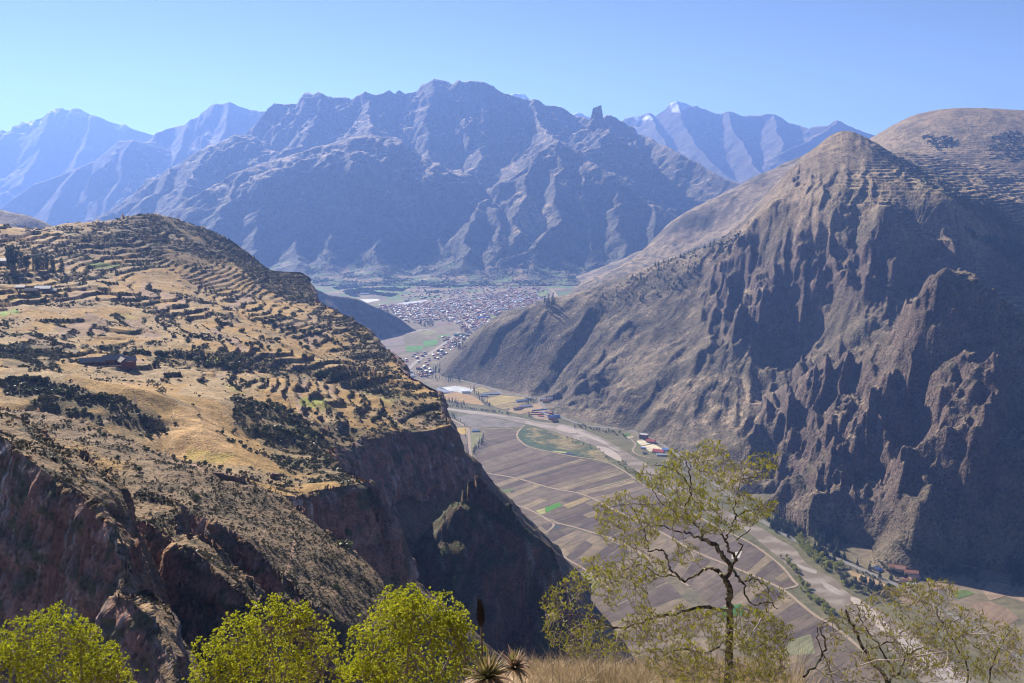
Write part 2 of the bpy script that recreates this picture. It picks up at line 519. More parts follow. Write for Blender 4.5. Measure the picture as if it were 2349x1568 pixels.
# ------------------------------------------------------------------ ranges built from ridgelines
def tents(X, Y, ridges, warp=90, freq=1 / 700.0, seed=50, low=-60.0):
    """land as the highest of many ridges, each falling away on both sides; also the height of fall below the crest"""
    Xw = X + warp * fbm(X * freq, Y * freq, 4, seed)
    Yw = Y + warp * fbm(X * freq + 9, Y * freq + 5, 4, seed + 1)
    Z = np.full(X.shape, low)
    Dn = np.full(X.shape, 1e4)
    Rn = np.zeros(X.shape)
    for k, (f, pts) in enumerate(ridges):
        d, z, run = polydist(Xw, Yw, pts)
        h = z - f(d)
        m = h > Z
        Z = np.where(m, h, Z)
        Dn = np.where(m, d, Dn)
        Rn = np.where(m, run + 977.0 * k, Rn)
    return Z, Dn, Rn

def fall(a, w, b):                      # slope a out to w, then slope b
    return lambda d: np.where(d < w, a * d, a * w + b * (d - w))

def RL(*pts):
    return [P(*p) for p in pts]

summit = [(594, 279), (601, 268), (614, 251), (631, 236), (645, 238), (679, 236), (682, 222), (691, 211), (706, 209), (720, 215), (735, 209), (747, 216), (764, 221),
          (794, 221), (798, 227), (812, 216), (836, 208), (856, 217), (877, 210), (892, 205), (904, 214), (916, 204), (931, 214), (951, 207), (968, 190), (982, 187), (995, 178),
          (1022, 185), (1038, 193), (1050, 183), (1068, 182), (1073, 188), (1082, 183), (1111, 186), (1138, 195), (1146, 204), (1168, 216), (1185, 224), (1212, 229), (1223, 225), (1236, 231),
          (1245, 240), (1270, 241), (1287, 248), (1301, 256), (1316, 265), (1342, 270), (1355, 278), (1372, 272), (1387, 262), (1399, 262), (1416, 268), (1430, 275), (1450, 289), (1464, 307)]
sm = [(px, py, 8600 + 160 * math.sin(px * 0.021)) for px, py in summit]
A, B_, Cc = fall(0.9, 260, 0.55), fall(0.22, 170, 0.85), fall(0.75, 400, 0.6)
ridges = [
    (fall(1.15, 260, 0.62), RL(*sm)),
    (Cc, RL((735, 212, 8500), (720, 280, 8150), (690, 330, 7850), (650, 345, 7600))),
    (Cc, RL((850, 214, 8500), (840, 270, 8000), (860, 292, 7600))),
    (Cc, RL((995, 182, 8600), (975, 260, 8100), (985, 330, 7700), (1010, 400, 7200), (1040, 440, 6900), (1073, 401, 6950))),
    (Cc, RL((1110, 190, 8600), (1095, 270, 8150), (1110, 330, 7700), (1100, 372, 7300))),
    (Cc, RL((1223, 228, 8600), (1235, 285, 8050), (1277, 319, 7200))),
    (Cc, RL((1372, 276, 8050), (1390, 300, 7750), (1369, 336, 7500), (1325, 352, 7250))),
    (Cc, RL((1464, 307, 8400), (1515, 330, 8000), (1560, 348, 7700), (1620, 386, 7400), (1700, 425, 7000), (1760, 470, 6600))),
    (Cc, RL((1450, 300, 8300), (1470, 380, 7700), (1500, 440, 7200), (1540, 500, 6700))),
    # rounded grassy hump, left of centre, and its ribs
    (fall(0.42, 280, 1.0), RL((380, 500, 6350), (470, 432, 6550), (560, 388, 6700), (640, 362, 6800), (700, 347, 6850), (760, 327, 6900), (800, 315, 6950), (850, 307, 7000), (900, 319, 6950), (940, 341, 6900), (965, 360, 6850))),
    (Cc, RL((965, 360, 6850), (985, 420, 6600), (1000, 480, 6300), (1020, 560, 5950), (1030, 630, 5550))),
    (Cc, RL((700, 352, 6800), (690, 450, 6350), (680, 560, 5950), (680, 640, 5550))),
    (Cc, RL((800, 322, 6900), (785, 430, 6450), (770, 540, 6000), (740, 640, 5550))),
    (Cc, RL((890, 330, 6900), (900, 430, 6500), (880, 540, 6050), (860, 640, 5550))),
    (Cc, RL((560, 390, 6650), (510, 470, 6300), (490, 560, 5950))),
    (Cc, RL((640, 365, 6750), (590, 480, 6250), (570, 600, 5750))),
    # farther hump with striped flank
    (fall(0.42, 300, 0.85), RL((200, 510, 7400), (330, 432, 7700), (400, 382, 7900), (480, 332, 8000), (545, 307, 8050), (575, 308, 8050), (610, 340, 7950))),
    (Cc, RL((400, 384, 7850), (330, 470, 7300), (280, 540, 6900))),
    (Cc, RL((480, 335, 7950), (430, 420, 7400), (390, 500, 6900))),
    # pyramid
    (fall(0.6, 160, 0.72), RL((1180, 402, 6750), (1216, 361, 6900), (1277, 320, 7050), (1280, 323, 7050), (1325, 347, 6950), (1369, 374, 6800), (1413, 408, 6650), (1470, 450, 6500), (1529, 488, 6350), (1600, 525, 6250))),
    (Cc, RL((1277, 322, 7050), (1282, 390, 6700), (1281, 440, 6450), (1279, 475, 6280), (1266, 520, 6050), (1230, 570, 5800), (1170, 600, 5650))),
    (Cc, RL((1216, 362, 6880), (1200, 430, 6550), (1185, 490, 6250), (1180, 560, 5900))),
    (Cc, RL((1325, 350, 6930), (1340, 430, 6550), (1350, 520, 6150), (1355, 600, 5800))),
    (Cc, RL((1413, 410, 6640), (1420, 480, 6300), (1425, 560, 5950), (1430, 620, 5600))),
    (Cc, RL((1500, 468, 6420), (1510, 540, 6050), (1500, 610, 5700))),
    # small spurs of the middle
    (Cc, RL((1100, 418, 6800), (1088, 455, 6550), (1072, 490, 6300))),
    (Cc, RL((1117, 456, 6450), (1077, 505, 6150), (1070, 575, 5750), (1060, 615, 5500))),
    (Cc, RL((1117, 456, 6450), (1145, 528, 6050), (1150, 590, 5700))),
]
X, Y = fan_grid(-0.50, 0.31, 560, 5150, 9300, 330, True)
Z, Dn, Rn = tents(X, Y, ridges, warp=42, freq=1 / 240.0, low=-600.0)
Z = (Z + np.sqrt(Z * Z + 110.0 ** 2)) / 2 - 7.0
hi = sstep(500, 1100, Z)
Z0 = Z.copy()
erode = sstep(60, 400, Dn)
Z += (70 + 60 * hi) * ridged(X / 520 + 0.3 * fbm(X / 800, Y / 800, 2, 61), Y / 900, 5, 60, 0.55) * erode * sstep(-5, 120, Z0)
Z += (14 + 34 * hi) * sstep(0, 60, Z) * ridged(X / 170, Y / 210, 4, 62, 0.55) * sstep(0, 140, Dn)
Z += 12 * fbm(X / 90, Y / 90, 3, 63) * sstep(0, 120, Dn) * (0.4 + hi)
tz, _ = terrace(Z, 120, 0.9 * fbm(X / 700, Y / 700, 3, 64), 0.45, 0.45)
Z += (tz - Z) * hi * 0.6 * sstep(30, 200, Dn)
N = grid_normals(X, Y, Z)
slope = np.sqrt(1 - N[..., 2] ** 2) / np.maximum(N[..., 2], 0.05)
U, V = project(X, Y, Z)
n1, n2 = fbm(X / 300, Y / 300, 4, 65), fbm(X / 60, Y / 60, 3, 66)
col = np.broadcast_to(C_SCRUB * 0.85, X.shape + (3,)).copy()
col = mix3(col, C_GRASS * 1.35, sstep(0.72, 0.45, slope) * sstep(250, 600, Z))
col = mix3(col, C_ROCK * 0.8, sstep(0.8, 1.2, slope) * hi)
col = mix3(col, C_DARK, sstep(330, 60, Z + 120 * n1) * 0.6)
cellf = _hash(np.floor((X + 0.3 * Y + 30 * n1) / 85), np.floor((Y - 0.3 * X + 40 * n1) / 70), 5) / 4294967296.0
fcol = np.where((cellf < 0.3)[..., None], np.array((0.10, 0.15, 0.05)), np.where((cellf < 0.6)[..., None], np.array((0.25, 0.19, 0.12)), np.array((0.09, 0.085, 0.06))))
col = mix3(col, fcol, sstep(90, 30, Z + 30 * n1) * 0.85)
m = inside(U, V, [(1190, 440), (1265, 470), (1278, 500), (1255, 560), (1160, 600), (1180, 520)])
qx, qy = (X + 0.4 * Y) / 110, (Y - 0.4 * X) / 80
edge = np.minimum(np.abs(qx - np.round(qx)), np.abs(qy - np.round(qy)))
col = mix3(col, C_TAN * 0.8, m * sstep(-0.5, 0.3, n1) * (edge > 0.09) * 0.9)
col *= (1 + 0.2 * n2)[..., None]
mat_far = land_mat('far_slope', 0.008, 0.03, 0.6, 0.9, 16.0, speck=0.35, fs=0.05)
massif = mesh_from_grid('mountain', X, Y, Z, np.clip(col, 0.015, 0.6), mat_far, keep=Z > -6.5)
MASS = (X, Y, Z)
tag(massif, 'broad blue hazy mountain with jagged summit and grassy humps rising beyond the town', kind='structure')

# the rock tower on its shoulder
def tower(name):
    bm = bmesh.new()
    base = Vector(P(1369, 285, 8020))
    k = 8020 / F
    prof = [(-14, -6, 26), (-13, 6, 17), (-11.5, 16, 12.5), (-10.5, 27, 10.5), (-10, 34, 9.5), (-6, 39, 6)]
    rings = []
    for xo, h, w in prof:
        ring = []
        for i in range(14):
            a = i / 14 * 2 * math.pi
            rr = 1 + 0.16 * math.sin(i * 2.3 + h)
            ring.append(bm.verts.new((base.x + (math.cos(a) * w * rr + (3 if h > 38 else 0)) * k, base.y + math.sin(a) * w * 1.1 * rr * k, base.z + h * k + (2 * k * math.cos(a) if h > 38 else 0))))
        rings.append(ring)
    for a, b in zip(rings[:-1], rings[1:]):
        for i in range(14):
            bm.faces.new((a[i], a[(i + 1) % 14], b[(i + 1) % 14], b[i]))
    bm.faces.new(rings[-1])
    me = bpy.data.meshes.new(name)
    bm.to_mesh(me); bm.free()
    at = me.attributes.new('Col', 'FLOAT_COLOR', 'POINT')
    for d in at.data:
        d.color = (*(C_ROCK * 0.8), 1)
    me.materials.append(mat_far)
    o = bpy.data.objects.new(name, me)
    COL.objects.link(o)
    return o
tag(tower('rock_tower'), 'square rock tower standing on the skyline right of the summit', kind='structure')

def far_range(label, ridges, t0, t1, nt, y0, y1, ny, warp, rough, snow, seed, snow_patches=()):
    X, Y = fan_grid(t0, t1, nt, y0, y1, ny, True)
    Z, Dn, Rn = tents(X, Y, ridges, warp=warp, freq=1 / 900.0, seed=seed)
    Z += rough * ridged(X / 800, Y / 1100, 5, seed + 3, 0.55) * sstep(20, 500, Dn)
    Z += rough * 0.16 * fbm(X / 130, Y / 130, 3, seed + 4) * sstep(0, 150, Dn)
    N = grid_normals(X, Y, Z)
    slope = np.sqrt(1 - N[..., 2] ** 2) / np.maximum(N[..., 2], 0.05)
    n1 = fbm(X / 300, Y / 300, 4, seed + 5)
    U, V = project(X, Y, Z)
    col = np.broadcast_to(C_SCRUB * 0.9, X.shape + (3,)).copy()
    col = mix3(col, C_GRASS * 1.1, sstep(0.65, 0.3, slope))
    col = mix3(col, C_ROCK * 0.8, sstep(0.8, 1.2, slope))
    for cx, cy, rx, ry, th in snow_patches:
        g = np.clip(1.4 - ((U - cx) / rx) ** 2 - ((V - cy) / ry) ** 2, 0, 1)
        col = mix3(col, (0.8, 0.82, 0.85), sstep(th, th + 0.15, g + 0.7 * n1 - 0.25 * slope) * (g > 0))
    if snow:
        col = mix3(col, (0.8, 0.82, 0.85), sstep(snow, snow * 1.08, Z + 260 * n1 - 120 * slope))
    o = mesh_from_grid('mountain', X, Y, Z, np.clip(col, 0.015, 0.85), mat_far, keep=Z > -40)
    tag(o, label, kind='structure')
    return o

E = fall(0.8, 300, 0.6)
far_range('hazy blue ridge descending to the left behind the grassy humps', [
    (E, RL((-120, 540, 10300), (10, 472, 10500), (85, 421, 10700), (136, 401, 10800), (170, 384, 10900), (210, 368, 11000), (244, 348, 11000), (272, 324, 11000), (299, 320, 11000), (326, 326, 11100), (356, 326, 11300))),
    (E, RL((340, 330, 11600), (356, 318, 11800), (367, 304, 11900), (384, 299, 11900), (407, 291, 12000), (428, 285, 12000), (438, 273, 12000), (460, 268, 12000), (465, 258, 12000), (475, 253, 12000), (482, 243, 12000), (494, 237, 12000), (509, 238, 12000),
           (528, 233, 12000), (546, 241, 12000), (577, 250, 12000), (597, 254, 12000), (660, 262, 12000))),
    (E, RL((299, 324, 10950), (260, 420, 10200), (230, 500, 9700))), (E, RL((170, 386, 10850), (130, 460, 10200), (100, 520, 9800))),
    (E, RL((430, 290, 11900), (390, 380, 10900), (350, 450, 10300))), (E, RL((528, 236, 12000), (500, 330, 11000), (470, 400, 10300))),
], -0.56, -0.2, 260, 9300, 12900, 150, 60, 120, 0, 80)
far_range('palest blue mountain with small snow patches on the far left skyline', [
    (E, RL((-150, 330, 13600), (-60, 300, 13760), (0, 305, 14000), (17, 301, 14000), (34, 306, 14000), (56, 302, 14000), (61, 290, 14080), (72, 273, 14160), (88, 270, 14240), (107, 249, 14400), (117, 248, 14400), (136, 247, 14400), (148, 252, 14400), (160, 253, 14400),
           (171, 248, 14400), (190, 250, 14400), (210, 262, 14400), (238, 272, 14400), (258, 282, 14400), (272, 285, 14400), (282, 285, 14400), (305, 297, 14400), (339, 306, 14400), (365, 311, 14400), (420, 330, 14400))),
    (E, RL((110, 252, 14320), (90, 340, 13360), (40, 420, 12480))), (E, RL((210, 266, 14320), (190, 350, 13280), (150, 420, 12480))), (E, RL((0, 306, 13920), (-30, 400, 12800))),
], -0.57, -0.3, 200, 11800, 15600, 130, 80, 150, 0, 95, [(78, 283, 26, 7, 0.45), (190, 262, 18, 9, 0.5), (280, 292, 24, 8, 0.1), (115, 254, 14, 6, 0.45)])
far_range('hazy blue range with a snow dusted peak behind the right shoulder', [
    (E, RL((1400, 300, 14000), (1433, 272, 14000), (1452, 267, 14000), (1474, 265, 14000), (1496, 257, 14000), (1506, 265, 14000), (1529, 246, 14000), (1536, 237, 14000), (1550, 230, 14000), (1568, 237, 14000), (1582, 244, 14000), (1596, 241, 14000), (1604, 247, 14000),
           (1627, 253, 14000), (1641, 260, 14000), (1652, 261, 14000), (1673, 255, 14000), (1684, 256, 14000), (1704, 265, 14000), (1740, 265, 14000), (1757, 260, 14000), (1775, 262, 14000), (1792, 272, 14000), (1803, 282, 14000), (1827, 288, 14000),
           (1854, 296, 13800), (1859, 291, 13700), (1898, 288, 13500), (1903, 284, 13500), (1915, 276, 13500), (1929, 279, 13500), (1943, 287, 13500), (1968, 296, 13500), (2012, 308, 13500), (2100, 340, 13500))),
    (E, RL((1550, 233, 14000), (1570, 290, 13200), (1600, 340, 12400), (1660, 400, 11500), (1710, 440, 10800))), (E, RL((1673, 258, 13900), (1690, 310, 13000), (1730, 360, 12200), (1745, 400, 11500))),
    (E, RL((1915, 279, 13450), (1860, 320, 12700), (1800, 350, 12000))), (E, RL((1496, 260, 13900), (1510, 300, 13100), (1530, 330, 12600))), (E, RL((1770, 265, 13900), (1790, 310, 13000), (1800, 345, 12300))),
], 0.09, 0.42, 260, 9800, 15000, 170, 60, 130, 0, 110, [(1553, 245, 28, 16, 0.45), (1480, 272, 30, 8, 0.6)])
far_range('tip of a white snow mountain just showing behind the summit ridge', [
    (E, RL((1120, 250, 16000), (1160, 225, 16000), (1174, 216, 16000), (1182, 213, 16000), (1204, 214, 16000), (1214, 226, 16000), (1240, 250, 16000), (1290, 268, 16000), (1316, 262, 16000), (1323, 258, 16000), (1335, 259, 16000), (1342, 264, 16000), (1358, 270, 16000), (1400, 285, 16000))),
], -0.03, 0.11, 130, 15200, 17000, 60, 40, 60, 1500, 125)

# ------------------------------------------------------------------ the terraced hill on the left, its cliffs and the near spurs
# edge of the hill's top surface, walked from the near gully round the cliffs to the skyline
rim = [(-140, 905, 455), (60, 1000, 430), (200, 1040, 415), (330, 1062, 408), (430, 1085, 402), (560, 1112, 396), (640, 1130, 394), (695, 1137, 395), (723, 1129, 400), (760, 1122, 410), (832, 1110, 430), (866, 1136, 428),
       (852, 1108, 452), (790, 1078, 476), (745, 1044, 506), (800, 1022, 570), (840, 1004, 620), (880, 992, 660), (960, 990, 690), (1000, 985, 702), (1036, 977, 714), (1026, 971, 732), (1018, 944, 764), (1014, 917, 792), (1004, 898, 815), (985, 886, 832),
       (962, 875, 846), (938, 865, 862), (923, 856, 885), (919, 836, 915), (906, 817, 960), (890, 806, 985), (870, 792, 1010), (856, 781, 1030), (849, 764, 1072), (838, 751, 1090), (822, 741, 1112), (802, 729, 1140),
       (781, 717, 1165), (744, 702, 1192), (722, 691, 1215), (721, 672, 1280), (714, 650, 1330), (703, 634, 1345), (689, 625, 1360), (669, 625, 1372), (645, 629, 1392), (621, 622, 1410), (597, 605, 1425), (570, 583, 1440), (543, 563, 1452),
       (519, 546, 1460), (492, 529, 1466), (468, 522, 1464), (424, 507, 1456), (380, 497, 1436), (350, 491, 1420), (305, 493, 1400), (271, 499, 1390), (238, 506, 1370), (204, 511, 1345), (149, 513, 1300), (112, 521, 1270), (82, 526, 1230), (34, 520, 1200), (0, 512, 1180), (-160, 500, 1150)]
rim3 = np.array([P(*c) for c in rim])
hill_pts = [tuple(p) for p in rim3]
hill_pts += [P(*c) for c in [
    (-160, 640, 880), (-160, 760, 690), (-160, 850, 540), (40, 640, 950), (200, 612, 1080), (400, 604, 1185), (550, 652, 1205), (660, 690, 1200), (300, 540, 1250), (120, 570, 1110),
    (0, 760, 740), (250, 760, 800), (450, 760, 860), (650, 790, 890), (800, 840, 870), (150, 700, 880), (350, 690, 960), (560, 715, 1010), (760, 775, 1010),
    (250, 836, 650), (450, 862, 655), (650, 862, 740), (802, 884, 800), (849, 905, 785), (893, 928, 775), (917, 949, 760), (951, 966, 745), (1005, 973, 736), (802, 829, 862), (849, 846, 852), (900, 858, 860), (150, 868, 600), (0, 848, 565), (160, 875, 545), (300, 905, 520), (360, 925, 515),
    (450, 900, 590), (560, 920, 580), (500, 1000, 478), (420, 1020, 455), (540, 1060, 436), (650, 1000, 545), (700, 945, 650), (840, 945, 720), (740, 935, 690), (700, 1090, 425), (820, 1100, 438), (620, 1085, 425),
    (0, 880, 500), (100, 930, 470), (250, 985, 448), (330, 1010, 440), (130, 965, 452)]]
hill_base = TPS(hill_pts, smooth=3e-6)

near_top = [(-60, 905, 400), (0, 932, 385), (100, 948, 378), (200, 975, 372), (330, 1020, 360), (430, 1055, 350), (540, 1092, 340), (640, 1132, 330), (700, 1188, 316), (760, 1228, 306), (800, 1256, 300), (850, 1290, 292), (880, 1330, 284), (900, 1370, 276)]
near_low = [(900, 1470, 245), (800, 1450, 240), (745, 1405, 240), (700, 1382, 242), (650, 1335, 250), (600, 1270, 258), (540, 1225, 264), (480, 1195, 268), (430, 1182, 271), (395, 1160, 277), (330, 1137, 284), (260, 1120, 288), (200, 1100, 293), (90, 1062, 302), (0, 1020, 310), (-80, 985, 318)]
near3 = np.array([P(*c) for c in near_top + near_low])
near_base = TPS(list(map(tuple, near3)) + [P(*c) for c in [(430, 1110, 310), (600, 1190, 295), (250, 1040, 330), (780, 1330, 268), (100, 1000, 345)]], smooth=1e-5)

def spur(edge, depth, rise):
    """a bench: cliff edge (near side) and the line behind it"""
    a = [P(*c) for c in edge]
    b = [(x - 0.3 * depth, y + depth, z + rise) for x, y, z in a]
    return np.array(a + b[::-1])
spurs = [
    (spur([(-60, 975, 215), (0, 1003, 205), (60, 1050, 196), (110, 1085, 190), (180, 1130, 182), (215, 1165, 177), (240, 1200, 172), (262, 1245, 168), (272, 1290, 165), (279, 1350, 161)], 34, -6), 3.6, 75),
    (spur([(250, 1378, 152), (275, 1370, 150), (305, 1380, 148), (335, 1392, 146), (360, 1425, 143), (385, 1465, 140), (402, 1515, 136), (412, 1568, 133), (415, 1640, 128)], 20, -8), 3.0, 60),
    (spur([(150, 1120, 262), (190, 1143, 255), (225, 1165, 249), (250, 1182, 244), (290, 1192, 240), (330, 1200, 237), (365, 1222, 233), (397, 1252, 229)], 26, 1), 3.0, 60),
    (spur([(368, 1300, 214), (378, 1270, 214), (395, 1252, 214), (440, 1262, 212), (480, 1290, 209), (520, 1330, 205), (560, 1366, 202), (596, 1402, 199), (605, 1450, 195)], 22, -5), 2.8, 60),
]
low_crest = RL((1060, 1099, 581), (1075, 1098, 580), (1097, 1100, 578), (1114, 1110, 575), (1131, 1134, 572), (1166, 1159, 568), (1196, 1189, 563), (1222, 1212, 560), (1252, 1238, 556), (1268, 1251, 553), (1276, 1276, 548), (1285, 1309, 542), (1294, 1340, 538), (1299, 1360, 532))

gx0, gx1 = -0.60, 0.085
X, Y = fan_grid(gx0, gx1, 620, 126, 1640, 900)
wx = 7 * fbm(X / 42, Y / 42, 3, 101)
wy = 7 * fbm(X / 42 + 50, Y / 42, 3, 102)

def bench(poly3, top, steep, ledge, X, Y, wob=1.0):
    ins = inside(X + wx * wob * 0.5, Y + wy * wob * 0.5, poly3)
    d, ze, run = polydist(X + wx * wob * 0.5, Y + wy * wob * 0.5, poly3, True)
    fall_ = np.where(d < ledge / steep, d * steep, ledge + (d - ledge / steep) * 1.15)
    Z = np.where(ins, top, np.minimum(ze, 2000) - fall_)
    return Z, ins, d

hb = hill_base(X, Y)
top_detail = 1.6 * fbm(X / 70, Y / 70, 4, 103)
# a scrub filled gully between the first field and the near slope, and smaller ones
hill_feats = [(-9, 34, 1.0, [(40, 905), (130, 940), (230, 975), (330, 1015), (400, 1045)]), (-5, 24, 1.0, [(340, 945), (360, 1000), (380, 1040)]), (-7, 34, 1.0, [(560, 950), (620, 1010), (660, 1060), (700, 1100)]),
              (-7, 40, 1.0, [(450, 830), (560, 835), (640, 830), (740, 850), (820, 872)]), (-6, 40, 1.0, [(200, 780), (300, 800), (420, 822)]), (-6, 36, 1.0, [(640, 740), (740, 790), (830, 815), (880, 830)]),
              (-5, 36, 1.0, [(480, 640), (520, 690), (640, 750)]), (5, 26, 1.0, [(0, 850), (120, 872), (240, 896), (330, 915)]), (-8, 30, 1.0, [(720, 960), (800, 985), (740, 1030)])]
hb = apply_lines(X, Y, hb, lines_on(hill_base, hill_feats, 360, 1500), warp=6, freq=1 / 40.0)
U0, V0 = project(X, Y, hb)
tstep = np.where(Y > 640, 3.4, 2.2)
ph = 1.9 * fbm(X / 190, Y / 190, 3, 104) + 0.35 * fbm(X / 32, Y / 32, 2, 105)
tz, riser = terrace(hb, 3.0, ph, 0.22, 0.16)
tzb, riserb = terrace(hb, 5.2, 0.8 * ph + 0.5 * fbm(X / 45, Y / 45, 2, 108), 0.16, 0.22)
zone = fbm(X / 150, Y / 150, 2, 109) > 0.02
tz, riser = np.where(zone, tzb, tz), np.where(zone, riserb, riser)
tmask = sstep(-0.35, 0.1, fbm(X / 110, Y / 110, 3, 106) + 0.3 * sstep(560, 800, Y)) * sstep(520, 660, Y) * sstep(1480, 1400, Y)
ht = hb + (tz - hb) * tmask * 0.95 + top_detail * (1 - 0.6 * tmask)
riser = riser & (tmask > 0.45)
Zh, in_h, d_h = bench(rim3, ht, 3.2, 46, X, Y)
Zn, in_n, d_n = bench(near3, near_base(X, Y) + 1.2 * fbm(X / 24, Y / 24, 4, 107), 3.2, 40, X, Y, 0.7)
Z = np.maximum(Zh, Zn)
which = np.where(Zn > Zh, 1, 0)
for k, (pl, steep, ledge) in enumerate(spurs):
    tp = TPS(list(map(tuple, pl)), smooth=1e-5)
    Zs, _, _ = bench(pl, tp(X, Y) + 0.8 * fbm(X / 12, Y / 12, 4, 110 + k), steep, ledge, X, Y, 0.45)
    which = np.where(Zs > Z, 2, which)
    Z = np.maximum(Z, Zs)
# the long shaded slope under the cliffs
lc = np.array(low_crest)
d, zc, run = polydist(X + 0.8 * wx, Y + 0.8 * wy, lc)
side = (X - np.interp(Y, lc[::-1, 1], lc[::-1, 0])) > 0
Zl = zc - np.where(side, 2.6 * d, np.where(d < 7, 0.4 * d, 2.8 + 1.3 * (d - 7)) + 14 * sstep(60, 0, run))
Zl = np.where(d > 420, -50, Zl)
Zl += 4 * ridged((X + Y * 0.4) / 60, (Y - X * 0.4) / 110, 4, 120) * sstep(2, 40, d)
which = np.where(Zl > Z, 3, which)
Z = np.maximum(Z, Zl)
N = grid_normals(X, Y, Z)
slope = np.sqrt(1 - N[..., 2] ** 2) / np.maximum(N[..., 2], 0.05)
rocky = sstep(0.9, 1.6, slope)
Z += rocky * (3.5 * ridged(X / 30, Y / 30, 4, 121) + 1.5 * fbm(X / 9, Y / 9, 3, 122)) * np.clip(Y / 400, 0.3, 1.5)
N = grid_normals(X, Y, Z)
# ledges, cracks and bulges on the faces
sc_ = np.clip(Y / 230, 0.75, 2.6)
al = (X * 0.8 + Y * 0.45) / sc_
dsp = rocky * sc_ * np.where(which == 3, 0.25, 1.0) * (1.9 * noise(al / 17, Z / (13 * sc_), 126) + 1.2 * ridged(al / 9, Z / (6 * sc_), 3, 127) + 0.9 * noise(al / 30, Z / (2.6 * sc_), 128))
X, Y = X + N[..., 0] * dsp, Y + N[..., 1] * dsp
N = grid_normals(X, Y, Z)
slope = np.sqrt(1 - N[..., 2] ** 2) / np.maximum(N[..., 2], 0.05)
U, V = project(X, Y, Z)
n1, n2, n3 = fbm(X / 60, Y / 60, 4, 123), fbm(X / 14, Y / 14, 3, 124), fbm(X / 5, Y / 5, 2, 125)
C_GOLD = np.array((0.405, 0.250, 0.088))
C_PALE = np.array((0.34, 0.243, 0.132))
C_SOIL = np.array((0.23, 0.155, 0.115))
C_RED = np.array((0.245, 0.118, 0.086))
C_GREEN = np.array((0.14, 0.22, 0.045))
C_BUSH = np.array((0.050, 0.060, 0.026))
col = np.broadcast_to(C_GOLD * 0.92, X.shape + (3,)).copy()
col = mix3(col, C_PALE, sstep(-0.1, 0.5, n1))
# fields of differing crop on the terrace treads
cell = _hash(np.floor(hb / 3.0 + ph), np.floor((X + 0.2 * Y) / 55.0 + 0.6 * n1), 9) / 4294967296.0
fm = tmask * in_h
col = mix3(col, C_SOIL * 1.3, fm * (cell > 0.82) * 0.8)
col = mix3(col, C_PALE * 1.05, fm * ((cell > 0.45) & (cell < 0.62)) * 0.8)
col = mix3(col, np.array((0.36, 0.31, 0.10)), fm * (cell < 0.08) * 0.7)
col = mix3(col, C_BUSH * 1.5, np.clip(riser * in_h * sstep(-0.5, 0.1, fbm(X / 34, Y / 34, 2, 132) + 0.3 * n2), 0, 1) * 0.75)
gap = fbm(X / 34, Y / 34, 2, 132)
veg = 0.9 * riser * in_h * sstep(-0.40, 0.05, gap + 0.3 * n2)
veg = np.maximum(veg, 0.35 * in_h * sstep(0.38, 0.6, n1 + 0.35 * gap) * (Y > 560))
hilltop = np.clip(1.3 - ((U - 430) / 260) ** 2 - ((V - 545) / 62) ** 2, 0, 1) * in_h * (Y > 1100)
col = mix3(col, C_SCRUB * 0.75, hilltop * sstep(-0.9, -0.1, n2 + n1 + 0.3) * 0.95)
veg = np.maximum(veg, 0.5 * hilltop * sstep(-0.3, 0.3, n2 + n1))
flank = inside(U, V, [(500, 530), (640, 620), (720, 625), (722, 700), (660, 690), (600, 660), (520, 590)]) & (Y > 1100)
col = mix3(col, C_SCRUB * 0.7, flank * sstep(-0.7, 0.0, n2 + 0.4) * 0.9)
right_edge = sstep(60, 10, d_h) * in_h * (U > 560)
col = mix3(col, C_SCRUB * 0.85, right_edge * sstep(-0.35, 0.25, n2 + 0.6 * n1) * 0.85)
veg = np.maximum(veg, 0.35 * flank)
veg = np.maximum(veg, right_edge * sstep(-0.2, 0.3, n2 + 0.6 * n1) * 0.6)
for pl, a in [([(0, 870), (110, 880), (200, 895), (330, 925), (360, 950), (390, 1000), (340, 1010), (270, 985), (200, 975), (90, 945), (60, 915), (0, 905)], 1.0),
              ([(480, 800), (620, 820), (700, 850), (840, 870), (930, 900), (900, 920), (760, 880), (640, 870), (500, 850), (340, 835), (330, 815)], 0.75),
              ([(540, 905), (640, 930), (700, 960), (860, 985), (800, 1015), (745, 1040), (700, 1080), (650, 1075), (600, 1030), (540, 960)], 0.75),
              ([(0, 800), (120, 780), (180, 800), (120, 850), (0, 840)], 0.9)]:
    m = inside(U + 16 * n2 + 14 * n1, V + 8 * n2 + 7 * n1, pl) & (which == 0) & (Y > 380)
    col = mix3(col, np.array((0.105, 0.088, 0.048)), m * sstep(-0.55, 0.2, n2 + 0.3) * a * 0.9)
    veg = np.maximum(veg, m * a * sstep(-0.15, 0.45, n1 + 0.8 * n2 + 0.05))
n_m = (which == 1)
col = np.where(n_m[..., None], mix3(mix3(np.broadcast_to(np.array((0.23, 0.158, 0.095)), col.shape), C_GOLD * 0.85, sstep(0.0, 0.5, n1 + 0.4 * n2) * sstep(360, 300, U + 0.4 * (V - 1000))), C_SCRUB * 0.8, sstep(-0.1, 0.6, n2 + 0.3 * n3 + sstep(300, 800, U) * 0.45) * 0.75), col)
col = np.where((which == 2)[..., None], mix3(np.broadcast_to(np.array((0.26, 0.175, 0.10)), col.shape), C_SCRUB * 0.6, sstep(-0.2, 0.5, n2 + n3)), col)
col = np.where((which == 3)[..., None], mix3(np.broadcast_to(np.array((0.12, 0.092, 0.058)), col.shape), C_BUSH * 1.2, sstep(-0.4, 0.3, n2 + 0.5 * n1)), col)
col = mix3(col, np.array((0.115, 0.088, 0.056)) , ((which == 0) & ~in_h) * 0.85)
rk = sstep(1.0, 1.8, slope + 0.3 * n2)
streak = noise((X * 0.8 + Y * 0.5) / 3.2, Z / 40.0, 130)
